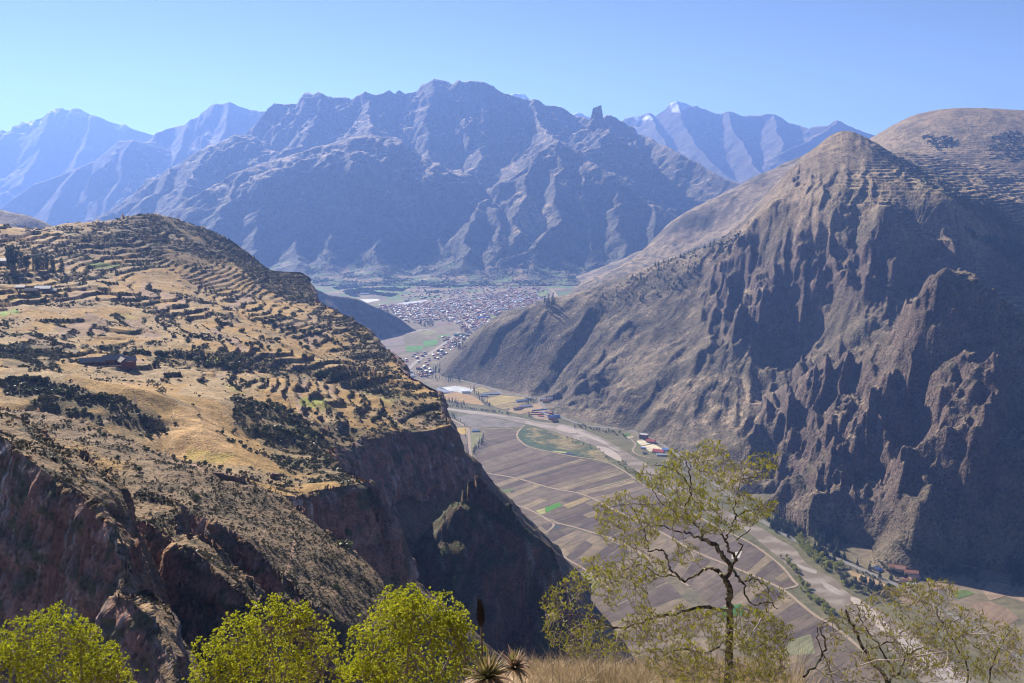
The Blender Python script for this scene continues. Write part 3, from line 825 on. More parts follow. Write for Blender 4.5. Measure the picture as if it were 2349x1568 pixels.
rockc = mix3(np.broadcast_to(C_RED, col.shape), np.array((0.12, 0.085, 0.078)), sstep(-0.2, 0.5, n1 + 0.6 * streak))
rockc = mix3(rockc, np.array((0.36, 0.31, 0.29)), sstep(0.25, 0.6, streak + 0.4 * n2) * 0.75)
crev = sstep(0.1, 0.6, noise(al / 11, Z / (5 * sc_), 131) + 0.5 * n2)
rockc = mix3(rockc, np.array((0.075, 0.070, 0.038)), crev * 0.75)
col = mix3(col, rockc, rk * (0.9 - 0.35 * sstep(-0.1, 0.4, n2 + 0.3 * n3)))
# painted fields, paths
Uq, Vq = U + 9 * n2 + 6 * n1, V + 4 * n2 + 3 * n1
def paint(poly, c, a=0.85, y0=0, y1=1e9, f=1):
    global col
    m = inside(Uq, Vq, poly) & (Y > y0) & (Y < y1) & (rk < 0.5)
    col = mix3(col, np.asarray(c), m * a * (1 if f is None else sstep(-1.1, -0.3, n2)))
def path(pts, w, c, y0=0, y1=1e9):
    global col
    d, _, _ = polydist(U, V, pts)
    m = sstep(w, w * 0.5, d) * (Y > y0) * (Y < y1)
    col = mix3(col, np.asarray(c), m * 0.9)
paint([(196, 606), (225, 603), (278, 606), (282, 612), (240, 617), (205, 616)], C_GREEN * 0.8, 0.9, 800)
paint([(0, 712), (40, 708), (44, 718), (0, 726)], C_GREEN * 1.5, 0.9, 600)
paint([(14, 770), (60, 764), (80, 760), (40, 774)], C_GREEN * 1.3, 0.8, 600)
paint([(470, 822), (525, 818), (505, 835), (478, 833)], (0.34, 0.33, 0.06), 0.9, 500)
paint([(690, 915), (740, 910), (760, 930), (730, 940), (690, 930)], (0.26, 0.30, 0.05), 0.8, 500)
paint([(640, 960), (720, 985), (740, 1010), (660, 1000)], (0.24, 0.24, 0.05), 0.7, 450)
paint([(330, 985), (460, 925), (530, 1000), (540, 1045), (430, 1055), (330, 1030)], (0.46, 0.29, 0.13), 0.85, 400)
paint([(430, 1030), (540, 1040), (520, 1065), (430, 1058)], (0.42, 0.33, 0.07), 0.6, 400)
paint([(210, 850), (300, 835), (390, 835), (470, 850), (500, 880), (400, 878), (300, 870)], C_PALE * 0.92, 0.9, 480)
paint([(400, 905), (430, 880), (530, 860), (520, 895), (540, 920), (470, 915)], C_PALE * 1.02, 0.9, 480)
paint([(125, 755), (200, 715), (260, 740), (240, 765), (150, 775)], C_SOIL * 1.2, 0.8, 600)
paint([(545, 845), (760, 830), (770, 838), (640, 855), (560, 856)], (0.42, 0.28, 0.15), 0.85, 500)
path([(310, 910), (312, 918), (290, 935), (262, 955), (238, 970)], 3.5, (0.40, 0.27, 0.19), 380)
path([(395, 930), (398, 950), (388, 975), (360, 1005), (345, 1035)], 2.2, (0.46, 0.33, 0.18), 380)
path([(388, 970), (395, 1000), (400, 1040)], 1.8, (0.48, 0.35, 0.2), 380)
path([(430, 1060), (455, 1070), (480, 1098)], 4, (0.36, 0.23, 0.17), 200, 400)
path([(668, 1215), (676, 1240), (668, 1285), (655, 1315), (620, 1335), (585, 1350)], 4, (0.34, 0.22, 0.16), 200, 400)
path([(610, 1215), (600, 1235), (585, 1255)], 3, (0.34, 0.22, 0.16), 200, 400)
col *= (1 + 0.20 * n2 + 0.16 * n3)[..., None]
mat_near = land_mat('dry_slope', 0.25, 1.1, 0.6, 0.8, 1.0, speck=0.35, fs=0.7)
hill = mesh_from_grid('hillside', X, Y, Z, np.clip(col, 0.015, 0.6), mat_near, keep=Z > -3)
tag(hill, 'terraced golden hillside ending in red cliffs above the river valley', kind='structure')
veg = np.where(which == 1, 0.16 * sstep(-0.1, 0.5, n2 + n3 * 0.5) + 0.10 * sstep(300, 800, U), veg)
veg = np.where(which == 2, 0.30 * sstep(-0.2, 0.3, n2), veg)
veg = np.where(which == 3, 0.35 * sstep(-0.2, 0.3, n2 + n1), veg)
veg = veg + 0.010 * (which == 0)
veg *= (1 - rk * 0.9)
HILL = (*fan_grid(gx0, gx1, 620, 126, 1640, 900), Z, which)
HVEG = veg

# broken rock faces standing along the cliff edges
def cliff(edge3, poly3, wob, height, steep, label, ds=1.5, nv=46, seed=0, big=1.0):
    g = edge3[:, :2]
    s0 = np.concatenate([[0], np.cumsum(np.linalg.norm(np.diff(edge3, axis=0), axis=1))])
    n = int(s0[-1] / ds)
    s = np.linspace(0, s0[-1], n)
    e = np.stack([np.interp(s, s0, edge3[:, k]) for k in range(3)], 1)
    wxe = 7 * fbm(e[:, 0] / 42, e[:, 1] / 42, 3, 101)
    wye = 7 * fbm(e[:, 0] / 42 + 50, e[:, 1] / 42, 3, 102)
    e[:, 0] -= wxe * wob; e[:, 1] -= wye * wob
    k = max(2, int(7 / ds))
    t = np.stack([np.convolve(np.pad(np.gradient(e[:, i]), k, mode='edge'), np.ones(2 * k + 1) / (2 * k + 1), 'valid') for i in (0, 1)], 1)
    t /= np.linalg.norm(t, axis=1, keepdims=True) + 1e-9
    out = np.stack([t[:, 1], -t[:, 0]], 1)
    m = n // 2
    if inside(np.array([e[m, 0] + out[m, 0] * 6]), np.array([e[m, 1] + out[m, 1] * 6]), poly3)[0]:
        out = -out
    v = np.linspace(0, 1, nv)
    SS, VV = np.meshgrid(s, v)
    hgt = height * (0.9 + 0.2 * noise(SS / (40 * big), SS * 0, seed))
    ZZ = e[None, :, 2] + 0.25 - VV * hgt
    off = VV * hgt / steep
    wob_ = 1.5 * noise(SS / (18 * big), ZZ / (60 * big), seed + 1)
    b1 = 3.0 * np.abs(noise(SS / (13 * big), VV * 1.6, seed + 2))                     # buttresses
    bz = ZZ + 3.0 * noise(SS / (30 * big), ZZ * 0, seed + 3)
    led = np.floor(bz / (7.5 * big)) * 0.618
    led = (led - np.floor(led)) * 2.6                                                 # beds of unequal strength
    crk = ridged(SS / (5.5 * big), ZZ / (26 * big), 3, seed + 4)
    blk = noise(SS / (3.2 * big), bz / (2.6 * big), seed + 5)
    off = off + big * (wob_ + b1 + led - 1.0 - 1.6 * np.clip(crk, -0.3, 1) + 0.8 * blk) * sstep(0, 0.06, VV) - 0.8 * (1 - sstep(0, 0.05, VV)) + 0.6
    X_ = e[None, :, 0] + out[None, :, 0] * off
    Y_ = e[None, :, 1] + out[None, :, 1] * off
    nn = noise(SS / (16 * big), ZZ / (12 * big), seed + 6)
    c = mix3(np.broadcast_to(np.array((0.215, 0.112, 0.084)), X_.shape + (3,)), np.array((0.125, 0.086, 0.078)), sstep(-0.1, 0.5, nn + 0.4 * blk))
    c = mix3(c, np.array((0.27, 0.17, 0.14)), sstep(0.55, 0.9, led / 2.6) * 0.6)
    stk = noise(SS / (2.6 * big), ZZ / (45 * big), seed + 7) + 0.5 * noise(SS / (35 * big), ZZ / 90, seed + 8)
    c = mix3(c, np.array((0.37, 0.32, 0.30)), sstep(0.35, 0.75, stk) * 0.75)
    c = mix3(c, np.array((0.05, 0.042, 0.040)), sstep(0.15, 0.7, crk) * 0.6)
    c = mix3(c, np.array((0.070, 0.070, 0.034)), sstep(0.15, 0.5, noise(SS / (9 * big), ZZ / (6 * big), seed + 9) + 0.5 * nn + 0.4 * (1 - VV) - 0.2) * 0.8)
    c = c * (1.3 + 0.22 * blk)[..., None]
    o = mesh_from_grid('cliff', X_, Y_, ZZ, np.clip(c, 0.015, 0.6), mat_near)
    return tag(o, label, kind='structure')
cliff(rim3[4:15], rim3, 0.5, 44, 3.0, 'pale streaked red cliff below the ledge nearest the valley', 1.0, 60, 900)
cliff(rim3[13:24], rim3, 0.5, 48, 3.0, 'long dark red cliff under the bushy brow of the hill', 1.1, 60, 920, 1.15)
cliff(rim3[22:30], rim3, 0.5, 40, 3.0, 'upper dark cliff facing the valley beyond the long red cliff', 1.6, 40, 940, 1.2)
cliff(rim3[28:43], rim3, 0.5, 40, 3.0, 'broken cliff edge stepping up the right side of the hill', 2.0, 34, 960, 1.3)
cliff(rim3[43:52], rim3, 0.5, 42, 3.0, 'square red cliff below the far corner of the hilltop', 2.2, 34, 980, 1.5)
cliff(near3[len(near_top):][::-1], near3, 0.35, 40, 3.0, 'dark rock wall under the near slope', 0.8, 60, 1000, 0.6)
for k, ((pl, st, lg), h, l) in enumerate(zip(spurs, (72, 50, 55, 52), ('tall shadowed red cliff at the far left foreground', 'dark rock lump at the foot of the left cliff', 'dark rock bench behind the left cliff', 'dark rounded rock spur in the middle of the ravine'))):
    cliff(pl[: len(pl) // 2], pl, 0.225, h, st * 0.95, l, 0.5, 110, 1020 + 20 * k, 0.45)

# small shaded hill beyond the cliffs and a brown hill at the far left
x0 = RL((640, 640, 3500), (720, 661, 3560), (754, 676, 3600), (795, 681, 3640), (829, 688, 3660), (856, 700, 3670), (883, 713, 3680), (907, 727, 3690), (927, 739, 3690), (946, 752, 3690), (956, 760, 3670))
X, Y = fan_grid(-0.27, -0.05, 130, 3100, 4400, 110, True)
Z, Dn, Rn = tents(X, Y, [(fall(0.62, 500, 0.5), x0)], warp=12, freq=1 / 160.0, seed=140)
Z += 10 * ridged(X / 90, Y / 160, 4, 143) * sstep(5, 80, Dn)
col = np.broadcast_to(C_SCRUB * 0.85, X.shape + (3,)) * (1 + 0.2 * fbm(X / 30, Y / 30, 3, 144))[..., None]
o = mesh_from_grid('hillside', X, Y, Z, col, mat_scrub, keep=Z > -4)
tag(o, 'small dark spur in shade running down to the town behind the terraced hill', kind='structure')
X, Y = fan_grid(-0.66, -0.42, 90, 2600, 3900, 60, True)
Z, Dn, Rn = tents(X, Y, [(fall(0.45, 500, 0.4), RL((-220, 440, 3300), (-80, 468, 3200), (0, 482, 3100), (30, 488, 3080), (60, 500, 3060), (100, 519, 3040), (160, 560, 3000)))], warp=20, freq=1 / 200.0, seed=150)
Z += 9 * ridged(X / 120, Y / 120, 4, 153) * sstep(5, 80, Dn)
col = np.broadcast_to(C_GRASS * 0.75, X.shape + (3,)) * (1 + 0.2 * fbm(X / 30, Y / 30, 3, 154))[..., None]
o = mesh_from_grid('hillside', X, Y, Z, col, mat_scrub, keep=Z > -4)
tag(o, 'brown rounded hill at the far left behind the terraced hillside', kind='structure')

# ================================================================== VALLEY FLOOR
def R3(*pts): return [(978.8 + a / 3.84, 856.4 + b / 3.84) for a, b in pts]      # picture points read from enlargements
def R2(*pts): return [(795.2 + a / 4.2666, 581.2 + b / 4.2666) for a, b in pts]
def R1(*pts): return [(1468.2 + a / 2.6666, 1009.4 + b / 2.6666) for a, b in pts]
def R6(*pts): return [(1774.1 + a / 4.085, 1162.3 + b / 4.085) for a, b in pts]

def set_col(me, cols):
    at = me.attributes.new('Col', 'FLOAT_COLOR', 'POINT')
    a = np.ones((len(me.vertices), 4), np.float32)
    a[:, :3] = cols
    at.data.foreach_set('color', a.ravel())

def mesh_obj(name, verts, faces, mat, col=None, smooth=False, parent=None):
    me = bpy.data.meshes.new(name)
    me.from_pydata([tuple(v) for v in verts], [], faces)
    if smooth:
        me.polygons.foreach_set('use_smooth', np.ones(len(me.polygons), bool))
    me.update()
    if col is not None:
        set_col(me, col)
    if mat: me.materials.append(mat)
    o = bpy.data.objects.new(name, me)
    COL.objects.link(o)
    if parent: o.parent = parent
    return o

def flat(name, px, z, mat, col, label=None):
    v = [(*G(a, b, z)[:2], z) for a, b in px]
    o = mesh_obj(name, v, [tuple(range(len(v)))], mat, col)
    if o.data.polygons[0].normal.z < 0:
        o.data.flip_normals()
    tag(o, label, kind='structure')
    return o

def ribbon_pts(pts, n=6):
    out = []
    p = [np.array(q, float) for q in pts]
    p = [2 * p[0] - p[1]] + p + [2 * p[-1] - p[-2]]
    for i in range(1, len(p) - 2):
        for k in range(n):
            t = k / n
            a, b, c, d = p[i - 1:i + 3]
            out.append(0.5 * ((2 * b) + (-a + c) * t + (2 * a - 5 * b + 4 * c - d) * t * t + (-a + 3 * b - 3 * c + d) * t ** 3))
    out.append(p[-2])
    return np.array(out)

def ribbon(name, px, width, z, mat, col, label=None, thick=0.0):
    g = ribbon_pts([G(a, b, z)[:2] for a, b in px], 5)
    t = np.gradient(g, axis=0)
    t /= np.linalg.norm(t, axis=1, keepdims=True)
    nrm = np.stack([-t[:, 1], t[:, 0]], 1)
    wv = width / 2 * (1 + 0.12 * np.sin(np.arange(len(g)) * 1.7))[:, None]
    Lp, Rp = g + nrm * wv, g - nrm * wv
    v, f = [], []
    for a, b in zip(Lp, Rp):
        v += [(a[0], a[1], z), (b[0], b[1], z)]
    for i in range(len(g) - 1):
        f.append((2 * i + 1, 2 * i + 3, 2 * i + 2, 2 * i))
    o = mesh_obj(name, v, f, mat, col)
    tag(o, label, kind='structure')
    return o

def furrow_mat(name, ang, fs):
    m, nt, b = new_mat(name)
    L = nt.links
    at = node(nt, 'ShaderNodeAttribute', attribute_name='Col')
    g = node(nt, 'ShaderNodeNewGeometry')
    mp = node(nt, 'ShaderNodeMapping')
    mp.vector_type = 'POINT'
    mp.inputs['Rotation'].default_value = (0, 0, -ang)
    mp2 = node(nt, 'ShaderNodeMapping')
    mp2.inputs['Scale'].default_value = (0.006, fs, 0.02)
    L.new(g.outputs['Position'], mp.inputs[0]); L.new(mp.outputs[0], mp2.inputs[0])
    n1 = node(nt, 'ShaderNodeTexNoise', Scale=1.0, Detail=4.0, Roughness=0.7)
    L.new(mp2.outputs[0], n1.inputs['Vector'])
    n2 = node(nt, 'ShaderNodeTexNoise', Scale=0.035, Detail=5.0, Roughness=0.7)
    L.new(g.outputs['Position'], n2.inputs['Vector'])
    add = node(nt, 'ShaderNodeMath', operation='ADD')
    L.new(n1.outputs[0], add.inputs[0]); L.new(n2.outputs[0], add.inputs[1])
    mr = node(nt, 'ShaderNodeMapRange')
    for k, v in (('From Min', 0.7), ('From Max', 1.3), ('To Min', 0.5 * ALB), ('To Max', 1.4 * ALB)):
        mr.inputs[k].default_value = v
    mr.clamp = False
    L.new(add.outputs[0], mr.inputs[0])
    vm = node(nt, 'ShaderNodeVectorMath', operation='SCALE')
    L.new(at.outputs['Color'], vm.inputs[0]); L.new(mr.outputs[0], vm.inputs['Scale'])
    L.new(vm.outputs[0], b.inputs['Base Color'])
    bp = node(nt, 'ShaderNodeBump', Strength=0.6, Distance=0.6)
    L.new(add.outputs[0], bp.inputs['Height']); L.new(bp.outputs[0], b.inputs['Normal'])
    return m

pa, pb = G(*R3((430, 860))[0]), G(*R3((1000, 685))[0])
FANG = math.atan2(pb[1] - pa[1], pb[0] - pa[0])
mat_field = furrow_mat('ploughed_field', FANG, 0.16)
mat_plain = land_mat('valley_ground', 0.02, 0.1, 0.45, 0.5, 1.0)
mat_track = land_mat('dirt_track', 0.1, 0.5, 0.2, 0.3, 0.3)

# the ground: one sheet out to the horizon, finer where it is seen
X, Y = fan_grid(-0.62, 0.70, 300, 700, 6200, 330)
n1, n2 = fbm(X / 220, Y / 220, 4, 201), fbm(X / 45, Y / 45, 3, 202)
col = np.broadcast_to(np.array((0.235, 0.185, 0.125)), X.shape + (3,)).copy()
col = mix3(col, np.array((0.12, 0.12, 0.055)), sstep(-0.1, 0.5, n1) * 0.6)
col = mix3(col, C_DARK * 1.5, sstep(0.1, 0.6, n2) * sstep(5000, 4000, Y) * 0.6)
RIV = [G(a, b)[:2] for a, b in [(1016, 937), (1109, 949), (1200, 966), (1265, 980), (1343, 1006), (1421, 1042), (1488, 1084), (1600, 1147), (1711, 1208), (1790, 1262), (1850, 1320), (1940, 1384), (2030, 1445), (2124, 1520)]]
d, _, _ = polydist(X, Y, RIV)
col = mix3(col, np.array((0.115, 0.115, 0.050)), sstep(150, 40, d + 50 * n2) * 0.75)
# small fields of the far valley beyond the town
far = sstep(4300, 4800, Y)
qx, qy = (X * 0.97 + Y * 0.2) / 70, (Y * 0.97 - X * 0.2) / 90
cell = _hash(np.floor(qx), np.floor(qy), 3) / 4294967296.0
fc = np.where((cell < 0.3)[..., None], np.array((0.08, 0.20, 0.04)), np.where((cell < 0.55)[..., None], np.array((0.26, 0.20, 0.13)), np.array((0.14, 0.12, 0.10))))
col = mix3(col, fc, far * 0.8)
col *= (1 + 0.2 * n2)[..., None]
floor = mesh_from_grid('valley_floor', X, Y, np.zeros_like(X), np.clip(col, 0.02, 0.6), mat_plain)
tag(floor, kind='structure')
bmv = [(-40000, -3900, -1.0), (40000, -3900, -1.0), (40000, 27500, -1.0), (-40000, 27500, -1.0)]
ground = mesh_obj('ground', bmv, [(0, 1, 2, 3)], mat_plain, (0.2, 0.16, 0.11))
tag(ground, kind='structure')

# river
river_up = [(900, 915), (960, 926), (1016, 934), (1057, 939.7), (1109, 946), (1161, 952.7), (1200, 960), (1226, 966), (1265, 971), (1291, 973.6), (1330, 984), (1364, 997), (1395, 1012), (1421, 1028), (1447, 1044), (1474, 1059), (1494, 1072), (1550, 1104), (1600, 1135), (1650, 1164),
            (1715, 1198), (1745, 1211), (1790, 1241), (1820, 1256), (1847, 1290), (1880, 1312), (1918, 1330), (1937, 1354), (1967, 1373), (2008, 1392), (2030, 1407), (2075, 1433), (2124, 1470), (2200, 1530), (2300, 1610)]
river_lo = [(900, 920), (960, 931), (1016, 939), (1083, 951), (1135, 958), (1174, 966), (1205, 973), (1234, 980), (1265, 989), (1304, 1002), (1343, 1015), (1369, 1026), (1395, 1044), (1421, 1057), (1447, 1072), (1463, 1083), (1481, 1096), (1520, 1116), (1560, 1137), (1600, 1160), (1640, 1186),
            (1711, 1219), (1753, 1253), (1790, 1283), (1828, 1320), (1865, 1358), (1910, 1395), (1940, 1414), (1993, 1452), (2030, 1482), (2090, 1540), (2160, 1620)]
def resample(p, n):
    p = np.array(p, float)
    s = np.concatenate([[0], np.cumsum(np.linalg.norm(np.diff(p, axis=0), axis=1))])
    q = np.linspace(0, s[-1], n)
    return np.stack([np.interp(q, s, p[:, k]) for k in range(p.shape[1])], 1)
ug = resample(ribbon_pts([G(a, b)[:2] for a, b in river_up], 5), 260)
lg = resample(ribbon_pts([G(a, b)[:2] for a, b in river_lo], 5), 260)
v, f, cc = [], [], []
K = 9
for i in range(260):
    for k in range(K):
        t = k / (K - 1)
        p = ug[i] * (1 - t) + lg[i] * t
        v.append((p[0], p[1], 0.12))
for i in range(259):
    for k in range(K - 1):
        a = i * K + k
        f.append((a, a + 1, a + K + 1, a + K))
va = np.array(v)
nn = fbm(va[:, 0] / 60, va[:, 1] / 25, 3, 210)
rc = mix3(np.broadcast_to(np.array((0.185, 0.148, 0.110)), (len(v), 3)), np.array((0.36, 0.31, 0.265)), np.clip(sstep(0.0, 0.6, nn) * 0.6 + sstep(1900, 2300, va[:, 1]) * 0.3, 0, 1))
mat_water, nt, b = new_mat('muddy_water')
L = nt.links
at = node(nt, 'ShaderNodeAttribute', attribute_name='Col')
L.new(at.outputs['Color'], b.inputs['Base Color'])
b.inputs['Roughness'].default_value = 0.5
b.inputs['Specular IOR Level'].default_value = 0.12
g = node(nt, 'ShaderNodeNewGeometry')
nz = node(nt, 'ShaderNodeTexNoise', Scale=0.35, Detail=4.0)
L.new(g.outputs['Position'], nz.inputs['Vector'])
bp = node(nt, 'ShaderNodeBump', Strength=0.25, Distance=0.5)
L.new(nz.outputs[0], bp.inputs['Height']); L.new(bp.outputs[0], b.inputs['Normal'])
river = mesh_obj('river', v, f, mat_water, rc, True)
if river.data.polygons[0].normal.z < 0: river.data.flip_normals()
tag(river, kind='structure')
mat_sand = land_mat('gravel_bar', 0.06, 0.4, 0.25, 0.4, 0.4)
def bar(px, c, label, z=0.2):
    g = ribbon_pts(px + [px[0]], 4)[:-1]
    return flat('gravel_bar', [tuple(p) for p in g], z, mat_sand, c, label)
bar(R3((1140, 482), (1180, 456), (1300, 500), (1312, 528), (1220, 520), (1150, 496)), (0.42, 0.35, 0.31), 'pinkish gravel bar in the river opposite the marsh')
bar(R3((1490, 640), (1600, 662), (1680, 712), (1716, 758), (1700, 778), (1600, 728), (1520, 676)), (0.44, 0.37, 0.325), 'long gravel bar beside the near bank upstream of the bare tree')
bar([(1951, 1369), (1974, 1376), (2011, 1406), (2042, 1444), (2023, 1448), (1993, 1422), (1955, 1384)], (0.46, 0.39, 0.33), 'pale sandy spit at the river bend behind the right shrub')
bar(R3((870, 420), (1000, 450), (1120, 470), (1130, 486), (1000, 474), (880, 446)), (0.38, 0.32, 0.28), 'thin gravel bar below the storage yard')
bar([(2060, 1440), (2130, 1490), (2230, 1568), (2180, 1570), (2100, 1510), (2045, 1462)], (0.38, 0.33, 0.30), 'grey gravel flat downstream behind the right shrub')
bar(R3((160, 305), (300, 326), (520, 352), (700, 378), (690, 386), (500, 364), (300, 340), (150, 318)), (0.40, 0.345, 0.30), 'long pale gravel bar in the upper reach of the river', 0.19)
bar(R3((1320, 500), (1480, 560), (1600, 618), (1580, 630), (1450, 578), (1320, 522)), (0.40, 0.34, 0.30), 'gravel bar along the far side of the river above the school', 0.19)
# white water riffles
mat_foam = land_mat('riffle', 0.2, 1.2, 0.5, 0.6, 0.4)
for px in ([(1818, 1290), (1845, 1300), (1872, 1310), (1868, 1316), (1840, 1306)], [(1880, 1330), (1915, 1348), (1935, 1362), (1925, 1366), (1895, 1350)], R3((1280, 545), (1400, 540), (1405, 556), (1330, 566)), R3((1600, 640), (1700, 680), (1690, 690), (1620, 662))):
    bar(px, (0.36, 0.32, 0.28), 'streak of white water on the brown river', 0.16)

# marsh inside the bend
mat_marsh = land_mat('marsh', 0.03, 0.14, 0.5, 0.6, 0.8)
marsh_px = R3((862, 468), (960, 482), (1100, 524), (1250, 566), (1400, 622), (1550, 705), (1680, 785), (1640, 800), (1450, 750), (1300, 728), (1150, 698), (1000, 668), (882, 636), (824, 588), (803, 550), (815, 512))
mp_g = np.array([G(a, b)[:2] for a, b in marsh_px])
X, Y = np.meshgrid(np.linspace(mp_g[:, 0].min(), mp_g[:, 0].max(), 120), np.linspace(mp_g[:, 1].min(), mp_g[:, 1].max(), 120))
n1, n2 = fbm(X / 50, Y / 50, 4, 220), fbm(X / 14, Y / 14, 3, 221)
col = mix3(np.broadcast_to(np.array((0.23, 0.185, 0.09)), X.shape + (3,)), np.array((0.085, 0.10, 0.045)), sstep(-0.2, 0.35, n1))
d, _, _ = polydist(X, Y, [G(a, b)[:2] for a, b in R3((830, 500), (840, 580), (960, 645), (1150, 690), (1330, 722))])
col = mix3(col, np.array((0.06, 0.095, 0.05)), sstep(30, 8, d + 12 * n2))
d, _, _ = polydist(X, Y, [G(a, b)[:2] for a, b in R3((1120, 690), (1210, 700))])
col = mix3(col, np.array((0.36, 0.36, 0.16)), sstep(7, 3, d))
marsh = mesh_from_grid('marsh', X, Y, np.full_like(X, 0.22) + 0.5 * np.clip(n2, 0, 1), col * (1 + 0.25 * n2)[..., None], mat_marsh, keep=inside(X, Y, mp_g))
tag(marsh, 'olive marsh with reeds in the inside of the river bend', kind='structure')
flat('pond', R3((1200, 702), (1260, 703), (1305, 712), (1290, 720), (1230, 714)), 0.8, mat_water, (0.04, 0.06, 0.085), 'small blue pond at the edge of the marsh')
flat('pond', R3((1110, 1350), (1160, 1338), (1180, 1350), (1140, 1380)), 0.3, mat_water, (0.05, 0.065, 0.07), 'small dark pond near the foot of the cliff spur')
flat('pond', R3((800, 1185), (825, 1192), (815, 1200)), 0.3, mat_water, (0.05, 0.065, 0.08), 'tiny pool by the farm track under the cliffs')
flat('pond', R1((560, 690), (625, 680), (610, 720), (560, 730)), 0.5, mat_sand, (0.50, 0.47, 0.42), 'pale drying floor seen through the bare tree')

# fields
BROWN = [(0.140, 0.101, 0.080), (0.170, 0.129, 0.098), (0.108, 0.081, 0.068), (0.225, 0.172, 0.118), (0.152, 0.114, 0.092), (0.262, 0.202, 0.130), (0.126, 0.094, 0.078), (0.188, 0.145, 0.110)]
def between(Lp, Rp, ns, nc, z=0.2, pal=BROWN, gap=0.06, wob=0.0, seed=0):
    """strip fields lying between two edges, cut across into nc"""
    r = random.Random(seed)
    for i in range(len(Lp) - 1):
        for k in range(ns[i]):
            a0, a1 = k / ns[i], (k + 1) / ns[i]
            a0 += gap * r.random() * (a1 - a0)
            a1 -= gap * (a1 - a0)
            q = lambda A, t: np.array(G(*(np.array(A[i]) * (1 - t) + np.array(A[i + 1]) * t), z))
            l0, l1, r0, r1 = q(Lp, a0), q(Lp, a1), q(Rp, a0), q(Rp, a1)
            cuts = [0.004] + sorted(r.uniform(0.2, 0.8) for _ in range(nc - 1 if r.random() < 0.5 else 0)) + [0.996]
            for c0, c1 in zip(cuts[:-1], cuts[1:]):
                pts = [l0 + (r0 - l0) * c0, l0 + (r0 - l0) * (c1 - 0.006), l1 + (r1 - l1) * (c1 - 0.006), l1 + (r1 - l1) * c0]
                o = mesh_obj('field', pts, [(0, 1, 2, 3)], mat_field, np.array(r.choice(pal)) * r.uniform(0.9, 1.12))
                if o.data.polygons[0].normal.z < 0: o.data.flip_normals()
                tag(o, kind='structure')
between(R3((520, 500), (480, 600), (420, 720), (440, 860), (700, 908), (1000, 982), (1315, 1047)), R3((795, 503), (797, 535), (800, 595), (1000, 682), (1300, 740), (1620, 802), (1800, 912)), [1, 3, 5, 5, 5, 4], 1, gap=0.10, seed=1)
between(R3((452, 885), (560, 985), (620, 1062), (760, 1148), (900, 1198), (1040, 1262), (1250, 1345), (1450, 1400)), R3((500, 880), (760, 925), (900, 958), (1080, 1013), (1240, 1043), (1480, 1115), (1640, 1203), (1800, 1293)), [2, 2, 3, 2, 3, 3, 3], 3, seed=2)
between([(1320, 1131), (1369, 1150), (1420, 1176), (1468, 1199), (1535, 1233), (1592, 1266), (1693, 1308), (1745, 1330), (1798, 1352)], [(1452, 1100), (1487, 1120), (1520, 1140), (1560, 1162), (1620, 1197), (1680, 1230), (1745, 1260), (1787, 1297), (1824, 1341)], [3, 2, 2, 3, 3, 4, 3, 3], 2, seed=3)
between([(1356, 1224), (1427, 1248), (1500, 1290), (1560, 1330), (1620, 1380), (1700, 1440), (1760, 1500), (1840, 1600)], [(1449, 1197), (1475, 1206), (1535, 1236), (1600, 1272), (1700, 1314), (1800, 1361), (1920, 1446), (2040, 1560)], [2, 3, 3, 3, 3, 4, 3], 2, seed=4)
between([(1150, 1150), (1200, 1185), (1240, 1232), (1285, 1290), (1300, 1350), (1290, 1420), (1280, 1520)], [(1170, 1155), (1240, 1186), (1304, 1210), (1357, 1226), (1428, 1252), (1500, 1300), (1640, 1440)], [1, 2, 3, 3, 3, 4], 2, seed=5)
between(R3((200, 545), (230, 620), (240, 720), (380, 800)), R3((366, 545), (374, 620), (378, 720), (390, 785)), [2, 2, 2], 1, seed=6)
def crop(px, c, z=0.32, label=None):
    return flat('field', px, z, mat_field, c, label)
crop(R3((1050, 1230), (1042, 1186), (1160, 1140), (1192, 1165)), (0.085, 0.26, 0.03), label='bright green crop field among the brown fields')
crop(R3((958, 1212), (1040, 1186), (1056, 1230), (1030, 1238), (1000, 1240)), (0.36, 0.34, 0.14), label='pale yellow stubble patch beside the bright green field')
crop(R3((612, 1060), (640, 1030), (780, 1015), (720, 1050), (640, 1078)), (0.15, 0.19, 0.07), label='faded green field near the foot of the cliffs')
crop(R3((1195, 1165), (1390, 1092), (1445, 1108), (1250, 1195)), (0.34, 0.255, 0.13), label='golden stubble strip beside the bright green field')
crop(R3((220, 492), (340, 478), (356, 500), (350, 540), (240, 530)), (0.52, 0.36, 0.10), label='golden yellow field by the cliff corner')
crop(R3((390, 530), (485, 526), (490, 560), (412, 660), (395, 690)), (0.22, 0.22, 0.10), label='grey green meadow by the row of dark trees')
crop(R3((240, 384), (430, 362), (560, 388), (700, 420), (850, 444), (858, 470), (720, 482), (380, 472), (300, 432)), (0.21, 0.185, 0.165), label='grey field between the river and the farm track')
crop([(1297, 1319), (1320, 1318), (1328, 1326), (1297, 1329)], (0.075, 0.24, 0.035), label='small green plot against the foot of the cliff')
crop([(1300, 1330), (1350, 1308), (1385, 1325), (1370, 1350), (1310, 1365)], (0.25, 0.25, 0.11), label='pale green meadow at the foot of the cliff')
crop([(1652, 1395), (1700, 1385), (1710, 1412), (1660, 1418)], (0.06, 0.17, 0.035), label='dark green plot behind the bare tree trunk')
crop([(1810, 1470), (1860, 1455), (1870, 1500), (1800, 1505)], (0.22, 0.22, 0.12), label='dull green meadow behind the foreground grass')
